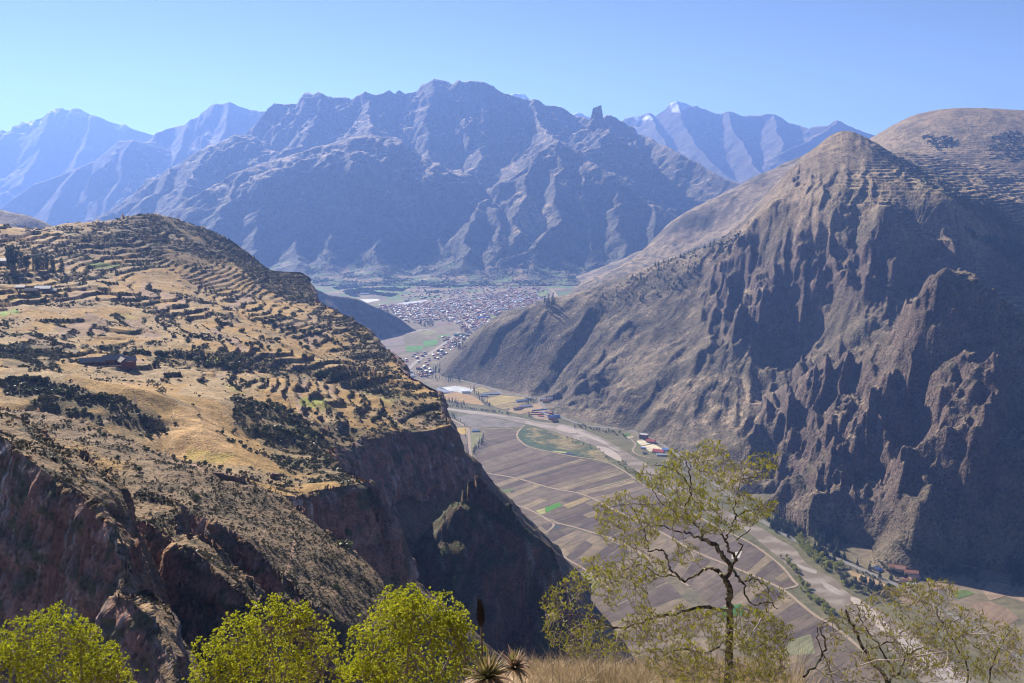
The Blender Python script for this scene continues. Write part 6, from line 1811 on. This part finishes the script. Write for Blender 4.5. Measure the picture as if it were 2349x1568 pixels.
tx_, ty_ = fan_grid(-0.22, 0.06, 160, 3300, 5300, 160, True)
tu, tv = project(tx_, ty_, 0 * tx_)
scrub_mesh('town_trees', (tx_, ty_, 0 * tx_), (inside(tu, tv, town_poly) | inside(tu, tv, strip_poly)) * 1.0 * (rm_land(tx_, ty_) < 1), 420, 4, 8, LM['euc'], 655, 'small dark trees between the houses of the town', 8)
gx, gy = fan_grid(-0.28, 0.14, 200, 4700, 5900, 120, True)
gz = np.zeros_like(gx)
for k, poly in enumerate([[(950, 640), (1100, 610), (1250, 600), (1340, 640), (1300, 655), (1180, 655), (1050, 660), (980, 680)], [(720, 640), (860, 650), (940, 660), (880, 690), (800, 680)]]):
    U_, V_ = project(gx, gy, gz)
    m = inside(U_, V_, poly) * (noise(gx / 120, gy / 120, 7) > -0.1)
    scrub_mesh('woodland', (gx, gy, gz), m * 1.0, 2600, 5, 13, LM['euc'], 640 + k, 'far hazy woodland at the back of the town', 6)

# ================================================================== FOREGROUND
def fg(x, y):
    x, y = np.asarray(x, float), np.asarray(y, float)
    xc = 1.05 + 0.02 * y
    lat = np.maximum(0, np.abs(x - xc) - 1.15)
    lat = np.where(x < xc, 0.42 * lat ** 1.6, 0.36 * lat ** 1.8)
    z = 598.0 - 0.335 * y - 0.10 * np.maximum(0, y - 9.2) ** 1.5 - np.minimum(lat, 6 + 0.5 * y)
    return z + 0.07 * fbm(x * 1.1, y * 1.1, 4, 701)
X, Y = np.meshgrid(np.linspace(-16, 16, 240), np.linspace(0.6, 30, 230))
Z = fg(X, Y)
n1, n2 = fbm(X * 0.9, Y * 0.9, 4, 702), fbm(X * 4, Y * 4, 3, 703)
col = mix3(np.broadcast_to(np.array((0.42, 0.30, 0.19)), X.shape + (3,)), np.array((0.24, 0.155, 0.09)), sstep(-0.2, 0.5, n1))
col *= (1 + 0.25 * n2)[..., None]
mat_soil = land_mat('dry_bank', 6.0, 30.0, 0.4, 0.6, 0.03)
bank = mesh_from_grid('bank', X, Y, Z, np.clip(col, 0.02, 0.6), mat_soil)
tag(bank, 'dry earth brow in the foreground covered with straw coloured grass', kind='structure')

def tube(pts, radii, n=5, V=None, Fc=None):
    """tapered tube through points"""
    V = [] if V is None else V
    Fc = [] if Fc is None else Fc
    pts = np.asarray(pts, float)
    t = np.gradient(pts, axis=0)
    t /= np.linalg.norm(t, axis=1, keepdims=True) + 1e-9
    k0 = len(V)
    for i in range(len(pts)):
        up = np.array((0.3, 0.2, 1.0)) if abs(t[i, 2]) < 0.9 else np.array((1.0, 0.3, 0))
        a = np.cross(t[i], up); a /= np.linalg.norm(a) + 1e-9
        b = np.cross(t[i], a)
        for k in range(n):
            w = k / n * 2 * math.pi
            V.append(tuple(pts[i] + radii[i] * (math.cos(w) * a + math.sin(w) * b)))
    for i in range(len(pts) - 1):
        for k in range(n):
            Fc.append((k0 + i * n + k, k0 + i * n + (k + 1) % n, k0 + (i + 1) * n + (k + 1) % n, k0 + (i + 1) * n + k))
    return V, Fc

def leaf_cloud(name, tips, dirs, per, size, aspect, mat, parent, seed, spread=0.75, label=None, off=0.6):
    """a tuft of leaves at each twig end, fanned round the twig's direction"""
    r = np.random.default_rng(seed)
    k = len(tips)
    d = np.repeat(dirs, per, 0) + spread * r.normal(size=(k * per, 3)) * np.array([1, 1, 0.8])
    d /= np.linalg.norm(d, axis=1, keepdims=True) + 1e-9
    s = size * r.uniform(0.65, 1.25, k * per)
    c = np.repeat(tips, per, 0) + d * s[:, None] * off * 1.4
    nrm = np.cross(d, r.normal(size=d.shape))
    nrm /= np.linalg.norm(nrm, axis=1, keepdims=True) + 1e-9
    b = np.cross(d, nrm)
    A, B, Nn = d * s[:, None], b * (s * aspect)[:, None], nrm * (s * 0.18)[:, None]
    # a leaf: pointed, widest past the middle, folded along the midrib
    v = np.stack([c - A, c + A * 0.15 + B + Nn, c + A, c + A * 0.15 - B + Nn], 1).reshape(-1, 3).astype(np.float32)
    m = k * per
    idx = np.arange(m)[:, None] * 4
    tri = np.concatenate([idx + np.array([[0, 1, 2]]), idx + np.array([[0, 2, 3]])], 1).reshape(-1, 3)
    me = bpy.data.meshes.new(name)
    me.vertices.add(4 * m); me.vertices.foreach_set('co', v.ravel())
    me.loops.add(tri.size); me.loops.foreach_set('vertex_index', tri.ravel().astype(np.int32))
    me.polygons.add(len(tri)); me.polygons.foreach_set('loop_start', (np.arange(len(tri)) * 3).astype(np.int32))
    me.update(calc_edges=True)
    at = me.attributes.new('tone', 'FLOAT', 'POINT')
    tone = np.repeat(np.clip(np.repeat(r.random(k) * 0.45, per) + 0.4 * r.random(m), 0, 1), 4)
    at.data.foreach_set('value', tone.astype(np.float32))
    me.materials.append(mat)
    o = bpy.data.objects.new(name, me)
    COL.objects.link(o)
    o.parent = parent
    tag(o, label, kind='stuff')
    return o

# ---- leafy yellow-green bushes
def leafy_bush(lobes, D, label, seed, tips_n, leaf):
    """lobes: (px, py, radius px, depth shift m)"""
    r = np.random.default_rng(seed)
    k = D / F
    cx, cy = np.mean([l[0] for l in lobes]), max(l[1] for l in lobes)
    bx = P(cx, 1568, D)[0]
    bz = float(fg(bx, D))
    e = empty('leafy_bush', (bx, D, bz), 0, label, 'bush')
    org = np.array((bx, D, bz))
    n0 = len(lobes)
    lobes = list(lobes)
    for (px, py, rad, dz) in list(lobes):
        for q in range(3):
            a_ = r.uniform(0.1, math.pi - 0.1)
            lobes.append((px + math.cos(a_) * rad * 0.95, py - math.sin(a_) * rad * 0.95, rad * r.uniform(0.2, 0.38), dz + r.normal() * 0.15))
    T, Dr = [], []
    tot = sum(l[2] ** 2 for l in lobes)
    cs = []
    for (px, py, rad, dz) in lobes:
        c = np.array(P(px, py, D + dz))
        R_ = rad * k
        n = int(tips_n * rad * rad / tot)
        d = r.normal(size=(n, 3)); d /= np.linalg.norm(d, axis=1, keepdims=True)
        d[:, 2] = np.where(d[:, 2] < -0.5, -d[:, 2], d[:, 2])
        bump = 1 + 0.24 * np.sin(d[:, 0:1] * 6 + seed) * np.sin(d[:, 2:3] * 9 + 1) + 0.10 * r.normal(size=(n, 1))
        rr = R_ * (0.58 + 0.42 * r.random((n, 1)) ** 0.45) * bump
        T.append(c + d * rr); Dr.append(d * 0.8 + np.array([0, 0, 0.8]))
        cs.append((c, R_))
    T, Dr = np.concatenate(T), np.concatenate(Dr)
    V, Fc = [], []
    for c, R_ in cs[:n0]:                                    # stems, then limbs, then twigs to a share of the tips
        a = org + r.normal(size=3) * np.array([0.12, 0.12, 0])
        m = (a + c) / 2 + r.normal(size=3) * 0.15
        tube([a, m, c], [0.035, 0.026, 0.016], 6, V, Fc)
        near = np.argsort(((T - c) ** 2).sum(1))[: max(30, len(T) // 6)]
        for i in r.choice(near, 26):
            q = c + (T[i] - c) * 0.5 + r.normal(size=3) * 0.06
            tube([c, q, T[i]], [0.009, 0.005, 0.002], 4, V, Fc)
    o = mesh_obj('branches', np.array(V) - org, Fc, M['palebark'])
    o.parent = e
    lf = leaf_cloud('foliage', T - org, Dr, 8, leaf, 0.42, LM['lime'], e, seed + 1, 0.8)
    return e
leafy_bush([(60, 1470, 62, 0.3), (140, 1465, 66, 0), (185, 1472, 44, -0.1), (20, 1530, 70, 0.2), (120, 1560, 110, 0), (225, 1545, 60, 0.1), (270, 1562, 38, 0), (-50, 1520, 80, 0), (190, 1620, 120, 0)], 15.5, 'leftmost yellow green leafy bush cut by the bottom left corner', 710, 4600, 0.022)
leafy_bush([(545, 1475, 62, 0.1), (620, 1450, 66, 0), (672, 1425, 44, -0.1), (690, 1402, 20, 0), (715, 1470, 60, 0), (500, 1530, 62, 0.2), (610, 1545, 100, 0), (740, 1540, 72, 0), (470, 1575, 50, 0), (620, 1640, 150, 0)], 16.0, 'middle yellow green bush with a raised tip on its right shoulder', 720, 5000, 0.022)
leafy_bush([(905, 1440, 78, 0.1), (985, 1440, 80, 0), (945, 1420, 64, -0.1), (1050, 1470, 56, 0), (860, 1500, 66, 0.1), (955, 1530, 130, 0), (1070, 1520, 46, 0), (1040, 1440, 42, 0.1), (840, 1560, 60, 0), (950, 1640, 150, 0)], 15.0, 'round domed yellow green bush left of the dark flower spike', 730, 5600, 0.022)

# ---- the sparse bare-limbed tree, and the tangled shrubs beside it
def R5(*p): return [(1284.6 + a / 3.943, 1009.4 + b / 3.943) for a, b in p]
def smooth3(pts, n=4):
    p = [np.array(q, float) for q in pts]
    p = [2 * p[0] - p[1]] + p + [2 * p[-1] - p[-2]]
    out = []
    for i in range(1, len(p) - 2):
        for k in range(n):
            t = k / n
            a, b, c, d = p[i - 1:i + 3]
            out.append(0.5 * (2 * b + (c - a) * t + (2 * a - 5 * b + 4 * c - d) * t * t + (3 * b - a - 3 * c + d) * t ** 3))
    out.append(p[-2])
    return np.array(out)

mat_lichen, nt, b = new_mat('lichened_bark')
g = node(nt, 'ShaderNodeNewGeometry')
nz = node(nt, 'ShaderNodeTexNoise', Scale=26.0, Detail=5.0)
nt.links.new(g.outputs['Position'], nz.inputs['Vector'])
cr = nt.nodes.new('ShaderNodeValToRGB')
cr.color_ramp.elements[0].position, cr.color_ramp.elements[0].color = 0.42, (0.055, 0.042, 0.034, 1)
cr.color_ramp.elements[1].position, cr.color_ramp.elements[1].color = 0.66, (0.30, 0.27, 0.17, 1)
nt.links.new(nz.outputs[0], cr.inputs[0]); nt.links.new(cr.outputs[0], b.inputs['Base Color'])
bp = node(nt, 'ShaderNodeBump', Strength=0.8, Distance=0.01)
nt.links.new(nz.outputs[0], bp.inputs['Height']); nt.links.new(bp.outputs[0], b.inputs['Normal'])
M['lichen'] = mat_lichen
M['twig'] = flat_mat('pale_twig', (0.25, 0.205, 0.18), 0.8, 0.4, 9.0)
LM['tree'] = leaf_mat('narrow_leaves', (0.13, 0.15, 0.015), (0.38, 0.34, 0.03), 0.5)
LM['tree2'] = leaf_mat('narrow_leaves_dull', (0.12, 0.135, 0.018), (0.32, 0.28, 0.035), 0.5)

def twiggy(name, label, cat, base, limbs, regions, D, seed, leaf, mat_leaf, twig_r=0.0030, per=4, jit=0.35, thick=0.62):
    """limbs: (r0, r1, px points[, depth shifts]); regions: (polygon px, twig ends, depth jitter)"""
    r = np.random.default_rng(seed)
    e = empty(name, base, 0, label, cat)
    org = np.array(base)
    nodes, dirs_ = [], []
    for li, (r0, r1, pts, dd) in enumerate(limbs):
        p3 = [np.array(P(px, py, D + (dd[min(i, len(dd) - 1)] if dd else 0))) for i, (px, py) in enumerate(pts)]
        if li == 0:
            p3 = [org - np.array([0, 0, 0.1])] + p3
        g = smooth3(p3, 5)
        g[1:-1] += r.normal(size=g[1:-1].shape) * 0.006
        rad = np.linspace(r0, r1, len(g)) * thick * (1 + 0.10 * r.normal(size=len(g)))
        V, Fc = tube(g - org, rad, 8)
        o = mesh_obj('trunk' if li == 0 else 'branch', V, Fc, M['lichen'], smooth=True)
        o.parent = e
        nodes += [tuple(q) + (min(rr, 0.008),) for q, rr in zip(g[len(g) // 3:] if li == 0 else g, rad[len(g) // 3:] if li == 0 else rad)]
    ends = []
    for poly, n, dj in regions:
        pa = np.array(poly, float)
        got = 0
        while got < n:
            q = pa.min(0) + r.random((4 * n, 2)) * (pa.max(0) - pa.min(0))
            q = q[inside(q[:, 0], q[:, 1], pa)]
            cl = noise(q[:, 0] / 34.0, q[:, 1] / 34.0, seed) + noise(q[:, 0] / 90.0, q[:, 1] / 90.0, seed + 1)
            q = q[cl > -0.45 + 0.3 * r.normal(size=len(q))][: n - got]
            for a, b in q:
                ends.append(P(a, b, D + dj + jit * r.normal()))
            got += len(q)
    ends = np.array(ends)
    N_ = np.zeros((len(nodes) + len(ends) * 5, 3))
    N_[: len(nodes)] = [q[:3] for q in nodes]
    cnt = len(nodes)
    d0 = np.array([((N_[:cnt] - q) ** 2).sum(1).min() for q in ends])
    V, Fc, tips, tdir = [], [], [], []
    for i in np.argsort(d0):
        q = ends[i]
        dist = ((N_[:cnt] - q) ** 2).sum(1)
        j = int(np.argmin(dist))
        a = N_[j]
        L_ = math.sqrt(dist[j])
        if L_ < 0.03:
            tips.append(q); tdir.append((0, 0, 1)); continue
        sag = np.array([0, 0, 0.06 * L_]) + r.normal(size=3) * 0.06 * L_
        m1, m2 = a + (q - a) * 0.35 + sag, a + (q - a) * 0.7 + sag * 0.9 + r.normal(size=3) * 0.05 * L_
        w = twig_r * (0.75 + 0.9 * min(L_, 0.6) / 0.6) * r.uniform(0.8, 1.3)
        tube([a - org, m1 - org, m2 - org, q - org], [w * 1.5, w * 1.2, w, w * 0.6], 4, V, Fc)
        N_[cnt:cnt + 3] = (m1, m2, q)
        cnt += 3
        dq = (q - m2) / (np.linalg.norm(q - m2) + 1e-6)
        tips.append(q); tdir.append(dq * 0.7 + np.array([0, 0, 0.7]))
        if r.random() < 0.6:
            tips.append(m2); tdir.append((r.normal() * 0.4, r.normal() * 0.4, 1))
    o = mesh_obj('twigs', V, Fc, M['twig'])
    o.parent = e
    tag(o, kind='stuff')
    tips, tdir = np.array(tips), np.array(tdir)
    keep = r.random(len(tips)) < 0.86
    leaf_cloud('foliage', tips[keep] - org, tdir[keep], per, leaf, 0.23, mat_leaf, e, seed + 3, 0.42, off=0.8)
    return e

TD = 7.0
limbs = [
    (0.050, 0.034, R5((1535, 1640), (1525, 1500), (1532, 1400), (1512, 1300), (1490, 1255)), None),
    (0.034, 0.022, R5((1490, 1255), (1540, 1200), (1545, 1140), (1490, 1080), (1440, 1000), (1400, 950), (1330, 920), (1270, 890)), (0, 0, -0.05, -0.1)),
    (0.020, 0.006, R5((1270, 890), (1280, 820), (1220, 760), (1160, 710), (1140, 600), (1190, 490), (1170, 300), (1140, 180)), (-0.1, 0, 0.1, 0.1)),
    (0.026, 0.012, R5((1490, 1255), (1440, 1200), (1380, 1158), (1280, 1190), (1190, 1240), (1120, 1280)), (0, 0.05, 0.1, 0.2)),
    (0.014, 0.006, R5((1120, 1280), (1050, 1220), (990, 1150), (960, 1060), (940, 1010), (870, 985), (800, 1000), (785, 930), (755, 820), (700, 700), (660, 630)), (0.2, 0.25, 0.3)),
    (0.012, 0.004, R5((1270, 890), (1150, 850), (1000, 810), (860, 770), (750, 810), (680, 850)), (-0.1, -0.2, -0.3)),
    (0.022, 0.010, R5((1545, 1140), (1590, 1070), (1530, 1000), (1500, 900), (1450, 850)), (0, -0.05, -0.1)),
    (0.012, 0.004, R5((1500, 900), (1545, 800), (1590, 700), (1570, 620), (1600, 500), (1650, 350), (1640, 200)), (-0.1, -0.1, 0)),
    (0.011, 0.004, R5((1590, 1070), (1640, 960), (1600, 900), (1690, 840), (1760, 760), (1830, 700)), (-0.05, 0, 0.1)),
    (0.009, 0.004, R5((1590, 700), (1700, 640), (1850, 620), (1950, 650)), (0, 0.1)),
    (0.009, 0.003, R5((1650, 350), (1780, 335), (1880, 280), (1930, 200)), (0, 0.15)),
    (0.009, 0.003, R5((1780, 335), (1810, 220), (1860, 90)), (0.1, 0.1)),
    (0.010, 0.004, R5((1160, 710), (1060, 680), (990, 620), (900, 560), (830, 440)), (0.1, 0)),
    (0.010, 0.004, R5((1190, 490), (1120, 330), (1000, 260), (860, 230)), (0.1, 0)),
    (0.016, 0.006, R5((1560, 1180), (1600, 1240), (1650, 1300), (1690, 1430), (1770, 1500), (1880, 1470), (1970, 1530)), (0, -0.1, -0.15)),
    (0.009, 0.003, R5((1640, 1290), (1760, 1270), (1880, 1340), (1890, 1440)), (-0.1, -0.2)),
    (0.010, 0.004, R5((1120, 1280), (1000, 1220), (890, 1230), (740, 1130), (560, 1180)), (0.2, 0.3)),
    (0.022, 0.010, [(1668, 1400), (1600, 1396), (1540, 1412), (1498, 1416), (1468, 1429), (1415, 1440), (1374, 1424)], (0, -0.1, -0.2, -0.3)),
    (0.010, 0.004, [(1415, 1440), (1350, 1442), (1290, 1448)], (-0.3, -0.3)),
    (0.010, 0.004, [(1374, 1424), (1330, 1410), (1280, 1420), (1240, 1450)], (-0.3, -0.3)),
    (0.012, 0.004, [(1660, 1470), (1620, 1500), (1560, 1490), (1500, 1520)], (0, -0.4)),
    (0.012, 0.004, [(1670, 1470), (1720, 1490), (1770, 1470), (1810, 1500)], (0, -0.4)),
]
regions = [
    (R5((320, 540), (480, 450), (680, 480), (820, 560), (960, 700), (900, 900), (760, 1000), (500, 1010), (330, 860), (300, 700)), 300, 0.2),
    (R5((700, 240), (900, 180), (1000, 80), (1150, 120), (1250, 200), (1320, 450), (1280, 700), (1150, 820), (900, 760), (720, 520), (690, 330)), 430, 0.0),
    (R5((1170, 150), (1300, 10), (1450, 20), (1530, 130), (1620, 300), (1600, 480), (1480, 560), (1330, 420)), 170, 0.1),
    (R5((1250, 450), (1480, 560), (1640, 460), (1800, 560), (1960, 560), (1960, 680), (1780, 740), (1640, 840), (1460, 860), (1260, 860)), 250, 0.0),
    (R5((1560, 300), (1760, 100), (1990, 130), (1940, 340), (1760, 400), (1620, 420)), 75, 0.1),
    (R5((180, 1090), (500, 1010), (760, 1030), (950, 1100), (1000, 1250), (780, 1330), (500, 1300), (250, 1200)), 190, 0.3),
    (R5((1000, 900), (1250, 950), (1330, 1100), (1180, 1180), (1020, 1100)), 40, 0.0),
    ([(1240, 1370), (1330, 1300), (1470, 1320), (1500, 1400), (1480, 1480), (1400, 1520), (1290, 1510), (1250, 1460)], 560, -0.3),
    ([(1480, 1420), (1560, 1390), (1660, 1410), (1760, 1400), (1820, 1440), (1800, 1568), (1500, 1568), (1460, 1500)], 720, -0.4),
    ([(1570, 1450), (1640, 1400), (1720, 1390), (1790, 1440), (1810, 1568), (1540, 1568)], 330, -0.9),
    (R5((1600, 1180), (1800, 1240), (2020, 1350), (2100, 1480), (1900, 1560), (1700, 1400)), 45, -0.1),
]
tb = P(1672, 1560, TD)
twiggy('bare_tree', 'sparse crooked tree with dark lichened trunk and narrow yellow green leaves over the valley', 'tree', (tb[0], TD, float(fg(tb[0], TD))), limbs, [(a, int(b * 1.75), c) for a, b, c in regions], TD, 740, 0.0125, LM['tree'], 0.0017)

def R1p(*p): return R1(*p)
sx = P(2050, 1568, 5.6)
limbs2 = [
    (0.022, 0.012, [(2060, 1640), (2040, 1568), (1985, 1500), (1960, 1445), (1940, 1400)], None),
    (0.014, 0.004, R1((1000, 1450), (1100, 1340), (1130, 1240), (1105, 1165), (1140, 1110), (1230, 1090)), (0, 0.1)),
    (0.013, 0.004, [(2040, 1568), (2080, 1510), (2120, 1480), (2160, 1440), (2210, 1420)], (0, 0.1)),
    (0.012, 0.004, R1((1560, 1440), (1500, 1320), (1420, 1210), (1360, 1120), (1330, 1020)), (0, -0.1)),
    (0.012, 0.004, [(2200, 1620), (2220, 1540), (2190, 1470), (2150, 1410), (2160, 1370)], (0.2, 0.2)),
    (0.012, 0.004, [(2260, 1620), (2270, 1540), (2300, 1480), (2330, 1430)], (0.1, 0.1)),
    (0.010, 0.004, [(1985, 1500), (2060, 1460), (2100, 1420)], (0, 0)),
    (0.010, 0.004, [(1920, 1600), (1900, 1530), (1880, 1480), (1875, 1440)], (-0.2, -0.2)),
]
regions2 = [
    (R1((1080, 1120), (1300, 1010), (1500, 900), (1640, 880), (1820, 900), (1960, 980), (2100, 1060), (2340, 1180), (2349, 1480), (1900, 1480), (1500, 1400), (1200, 1300)), 520, 0.0),
    ([(1900, 1460), (2060, 1430), (2349, 1450), (2349, 1568), (1880, 1568)], 400, -0.2),
    (R1((1480, 920), (1640, 860), (1900, 860), (1960, 960), (1700, 1040)), 110, 0.1),
]
twiggy('tangled_shrub', 'tangled twiggy shrub with tiny green leaves filling the bottom right corner', 'shrub', (sx[0], 5.6, float(fg(sx[0], 5.6)) - 0.2), limbs2, [(a, int(b * 1.7), c) for a, b, c in regions2], 5.6, 760, 0.0105, LM['tree2'], 0.0016)

# ---- spiky rosette plant and its dried flower spike
def rosette(px, py, D, n, L_, label, seed, dead=0.3, leafcol=None):
    r = random.Random(seed)
    x, y, z = P(px, py, D)
    e = empty('rosette_plant', (x, y, z), 0, label, 'plant')
    mats = [LM['rosette'], LM['straw'], LM['grey']]
    vars_ = []
    for k in range(5):
        bend = 0.25 + 0.22 * k
        v, f = [], []
        m = 7
        for i in range(m):
            t = i / (m - 1)
            w = 0.020 * (1 - t) ** 0.7 * (1 if t > 0 else 0.8) + 0.001
            xx, zz = L_ * t * (1 - 0.12 * bend * t), L_ * (0.10 * t - bend * 0.42 * t * t)
            v += [(xx, -w, zz + 0.5 * w), (xx, 0, zz), (xx, w, zz + 0.5 * w)]
        for i in range(m - 1):
            a = 3 * i
            f += [(a, a + 1, a + 4, a + 3), (a + 1, a + 2, a + 5, a + 4)]
        for mi, mt in enumerate(mats):
            me = bpy.data.meshes.new('leaf')
            me.from_pydata(v, [], f)
            at = me.attributes.new('tone', 'FLOAT', 'POINT')
            at.data.foreach_set('value', np.linspace(0, 0.9, len(v)).astype(np.float32))
            me.materials.append(mt)
            vars_.append((k, mi, me))
    for i in range(n):
        t = i / n
        el = R(80) - t * R(88) + r.gauss(0, 0.1)
        outer = t > 1 - dead
        mi = (2 if r.random() < 0.25 else 1) if outer or r.random() < 0.12 else 0
        k = min(4, int(t * 5))
        me = [q[2] for q in vars_ if q[0] == k and q[1] == mi][0]
        o = bpy.data.objects.new('leaf', me)
        COL.objects.link(o)
        o.parent = e
        o.rotation_euler = (r.gauss(0, 0.25), -el, i * 2.39996 + r.gauss(0, 0.1))
        s = r.uniform(0.75, 1.15)
        o.scale = (s, 1, s)
    return e
LM['rosette'] = leaf_mat('sword_leaf', (0.10, 0.13, 0.03), (0.30, 0.24, 0.10), 0.3)
LM['straw'] = leaf_mat('straw_leaf', (0.22, 0.12, 0.06), (0.50, 0.36, 0.26), 0.3)
rosette(1118, 1560, 8.2, 110, 0.27, 'spiky rosette plant with green heart and withered pale leaves at the bottom edge', 780, 0.45)
rosette(1180, 1535, 8.7, 70, 0.22, 'smaller withered rosette behind the green hearted one', 781, 0.85)

def flower_spike():
    D = 9.6
    top, mid, bot = np.array(P(1100, 1378, D)), np.array(P(1104, 1440, D)), np.array(P(1106, 1545, D))
    e = empty('flower_spike', tuple(bot), 0, 'dark dried flower spike standing beside the domed bush', 'plant')
    V, Fc = tube([bot - bot, (mid - bot) * 0.5 + np.array([0.004, 0, 0]), mid - bot, (top - bot) * 0.97], [0.013, 0.011, 0.010, 0.004], 6)
    o = mesh_obj('stalk', V, Fc, M['bark']); o.parent = e
    L_ = np.linalg.norm(top - mid)
    r = np.random.default_rng(5)
    v, f = [], []
    nb = 260
    for i in range(nb):
        t = i / nb
        rad = 0.050 * math.sin(min(1.0, (t + 0.12) * 1.25) * math.pi * 0.72) ** 0.8 * (1 - t ** 3 * 0.55)
        a = i * 2.39996
        c = mid - bot + (top - mid) * t
        out = np.array([math.cos(a), math.sin(a), 0.25])
        side = np.array([-math.sin(a), math.cos(a), 0])
        b0 = c + out * rad * 0.45
        s = 0.012 * r.uniform(0.8, 1.3)
        k = len(v)
        v += [tuple(b0 - side * s), tuple(b0 + side * s), tuple(b0 + out * rad * 0.62 + np.array([0, 0, 0.018])), tuple(b0 + np.array([0, 0, 0.02]) + out * 0.004)]
        f += [(k, k + 1, k + 2), (k + 1, k + 3, k + 2), (k + 3, k, k + 2)]
    o = mesh_obj('seed_head', v, f, flat_mat('dark_seed_head', (0.055, 0.040, 0.036), 0.95, 0.4, 30.0)); o.parent = e
    tag(o, kind='stuff')
flower_spike()

# ---- dry grass of the brow
def dry_grass(name, n, xr, yr, h, seed, label, mat, mask=None, clump=14):
    r = np.random.default_rng(seed)
    cx, cy = r.uniform(*xr, n), r.uniform(*yr, n)
    keep = noise(cx * 0.9, cy * 0.9, seed) > -0.35
    cx, cy = cx[keep], cy[keep]
    hs = h * r.uniform(0.45, 1.25, len(cx))
    x = np.repeat(cx, clump) + r.normal(size=len(cx) * clump) * 0.06
    y = np.repeat(cy, clump) + r.normal(size=len(cx) * clump) * 0.06
    hh = np.repeat(hs, clump) * r.uniform(0.5, 1.2, len(x))
    z = fg(x, y)
    lean = r.normal(size=(len(x), 2)) * 0.55
    w = 0.0028 * r.uniform(0.7, 1.5, len(x))
    a = r.uniform(0, 6.28, len(x))
    sx_, sy_ = np.cos(a) * w, np.sin(a) * w
    p0 = np.stack([x, y, z - 0.02], 1)
    p1 = p0 + np.stack([lean[:, 0] * hh * 0.35, lean[:, 1] * hh * 0.35, hh * 0.6], 1)
    p2 = p0 + np.stack([lean[:, 0] * hh, lean[:, 1] * hh, hh * 0.98], 1)
    s = np.stack([sx_, sy_, 0 * w], 1)
    v = np.stack([p0 - s, p0 + s, p1 + s * 0.8, p1 - s * 0.8, p2], 1).reshape(-1, 3).astype(np.float32)
    k = len(x)
    base = np.arange(k)[:, None] * 5
    tri = np.concatenate([base + np.array([[0, 1, 2]]), base + np.array([[0, 2, 3]]), base + np.array([[3, 2, 4]])], 1).reshape(-1, 3)
    me = bpy.data.meshes.new(name)
    me.vertices.add(5 * k); me.vertices.foreach_set('co', v.ravel())
    me.loops.add(tri.size); me.loops.foreach_set('vertex_index', tri.ravel().astype(np.int32))
    me.polygons.add(len(tri)); me.polygons.foreach_set('loop_start', (np.arange(len(tri)) * 3).astype(np.int32))
    me.update(calc_edges=True)
    at = me.attributes.new('tone', 'FLOAT', 'POINT')
    at.data.foreach_set('value', np.repeat(np.clip(np.repeat(r.random(len(cx)) * 0.5, clump) + 0.4 * r.random(k), 0, 1), 5).astype(np.float32))
    me.materials.append(mat)
    o = bpy.data.objects.new(name, me)
    COL.objects.link(o)
    return tag(o, label, kind='stuff')
LM['grass'] = leaf_mat('dry_grass', (0.20, 0.145, 0.085), (0.44, 0.345, 0.21), 0.35)
dry_grass('grass', 1500, (-1.2, 3.4), (6.4, 11.0), 0.20, 790, 'straw coloured dry grass on the foreground brow', LM['grass'])
dry_grass('grass', 90, (0.4, 2.6), (7.4, 9.8), 0.42, 791, 'taller tawny grass tufts among the twigs', LM['grass'], clump=60)

# ------------------------------------------------------------------ haze
def haze_box():
    bm = bmesh.new()
    bmesh.ops.create_cube(bm, size=1.0)
    top, bot = 1880.0, -135.0
    bmesh.ops.scale(bm, vec=(60000, 24000, top - bot), verts=bm.verts)
    bmesh.ops.translate(bm, vec=(0, 24000 / 2 - 4000, (top + bot) / 2), verts=bm.verts)
    me = bpy.data.meshes.new('haze')
    bm.to_mesh(me); bm.free()
    m = bpy.data.materials.new('haze')
    m.use_nodes = True
    nt = m.node_tree
    nt.nodes.clear()
    out = nt.nodes.new('ShaderNodeOutputMaterial')
    pv = nt.nodes.new('ShaderNodeVolumePrincipled')
    pv.inputs['Color'].default_value = (0.24, 0.42, 1.0, 1)
    pv.inputs['Density'].default_value = HAZE
    pv.inputs['Anisotropy'].default_value = 0.34
    nt.links.new(pv.outputs[0], out.inputs['Volume'])
    me.materials.append(m)
    o = bpy.data.objects.new('haze', me)
    COL.objects.link(o)
    tag(o, kind='stuff')
haze_box()
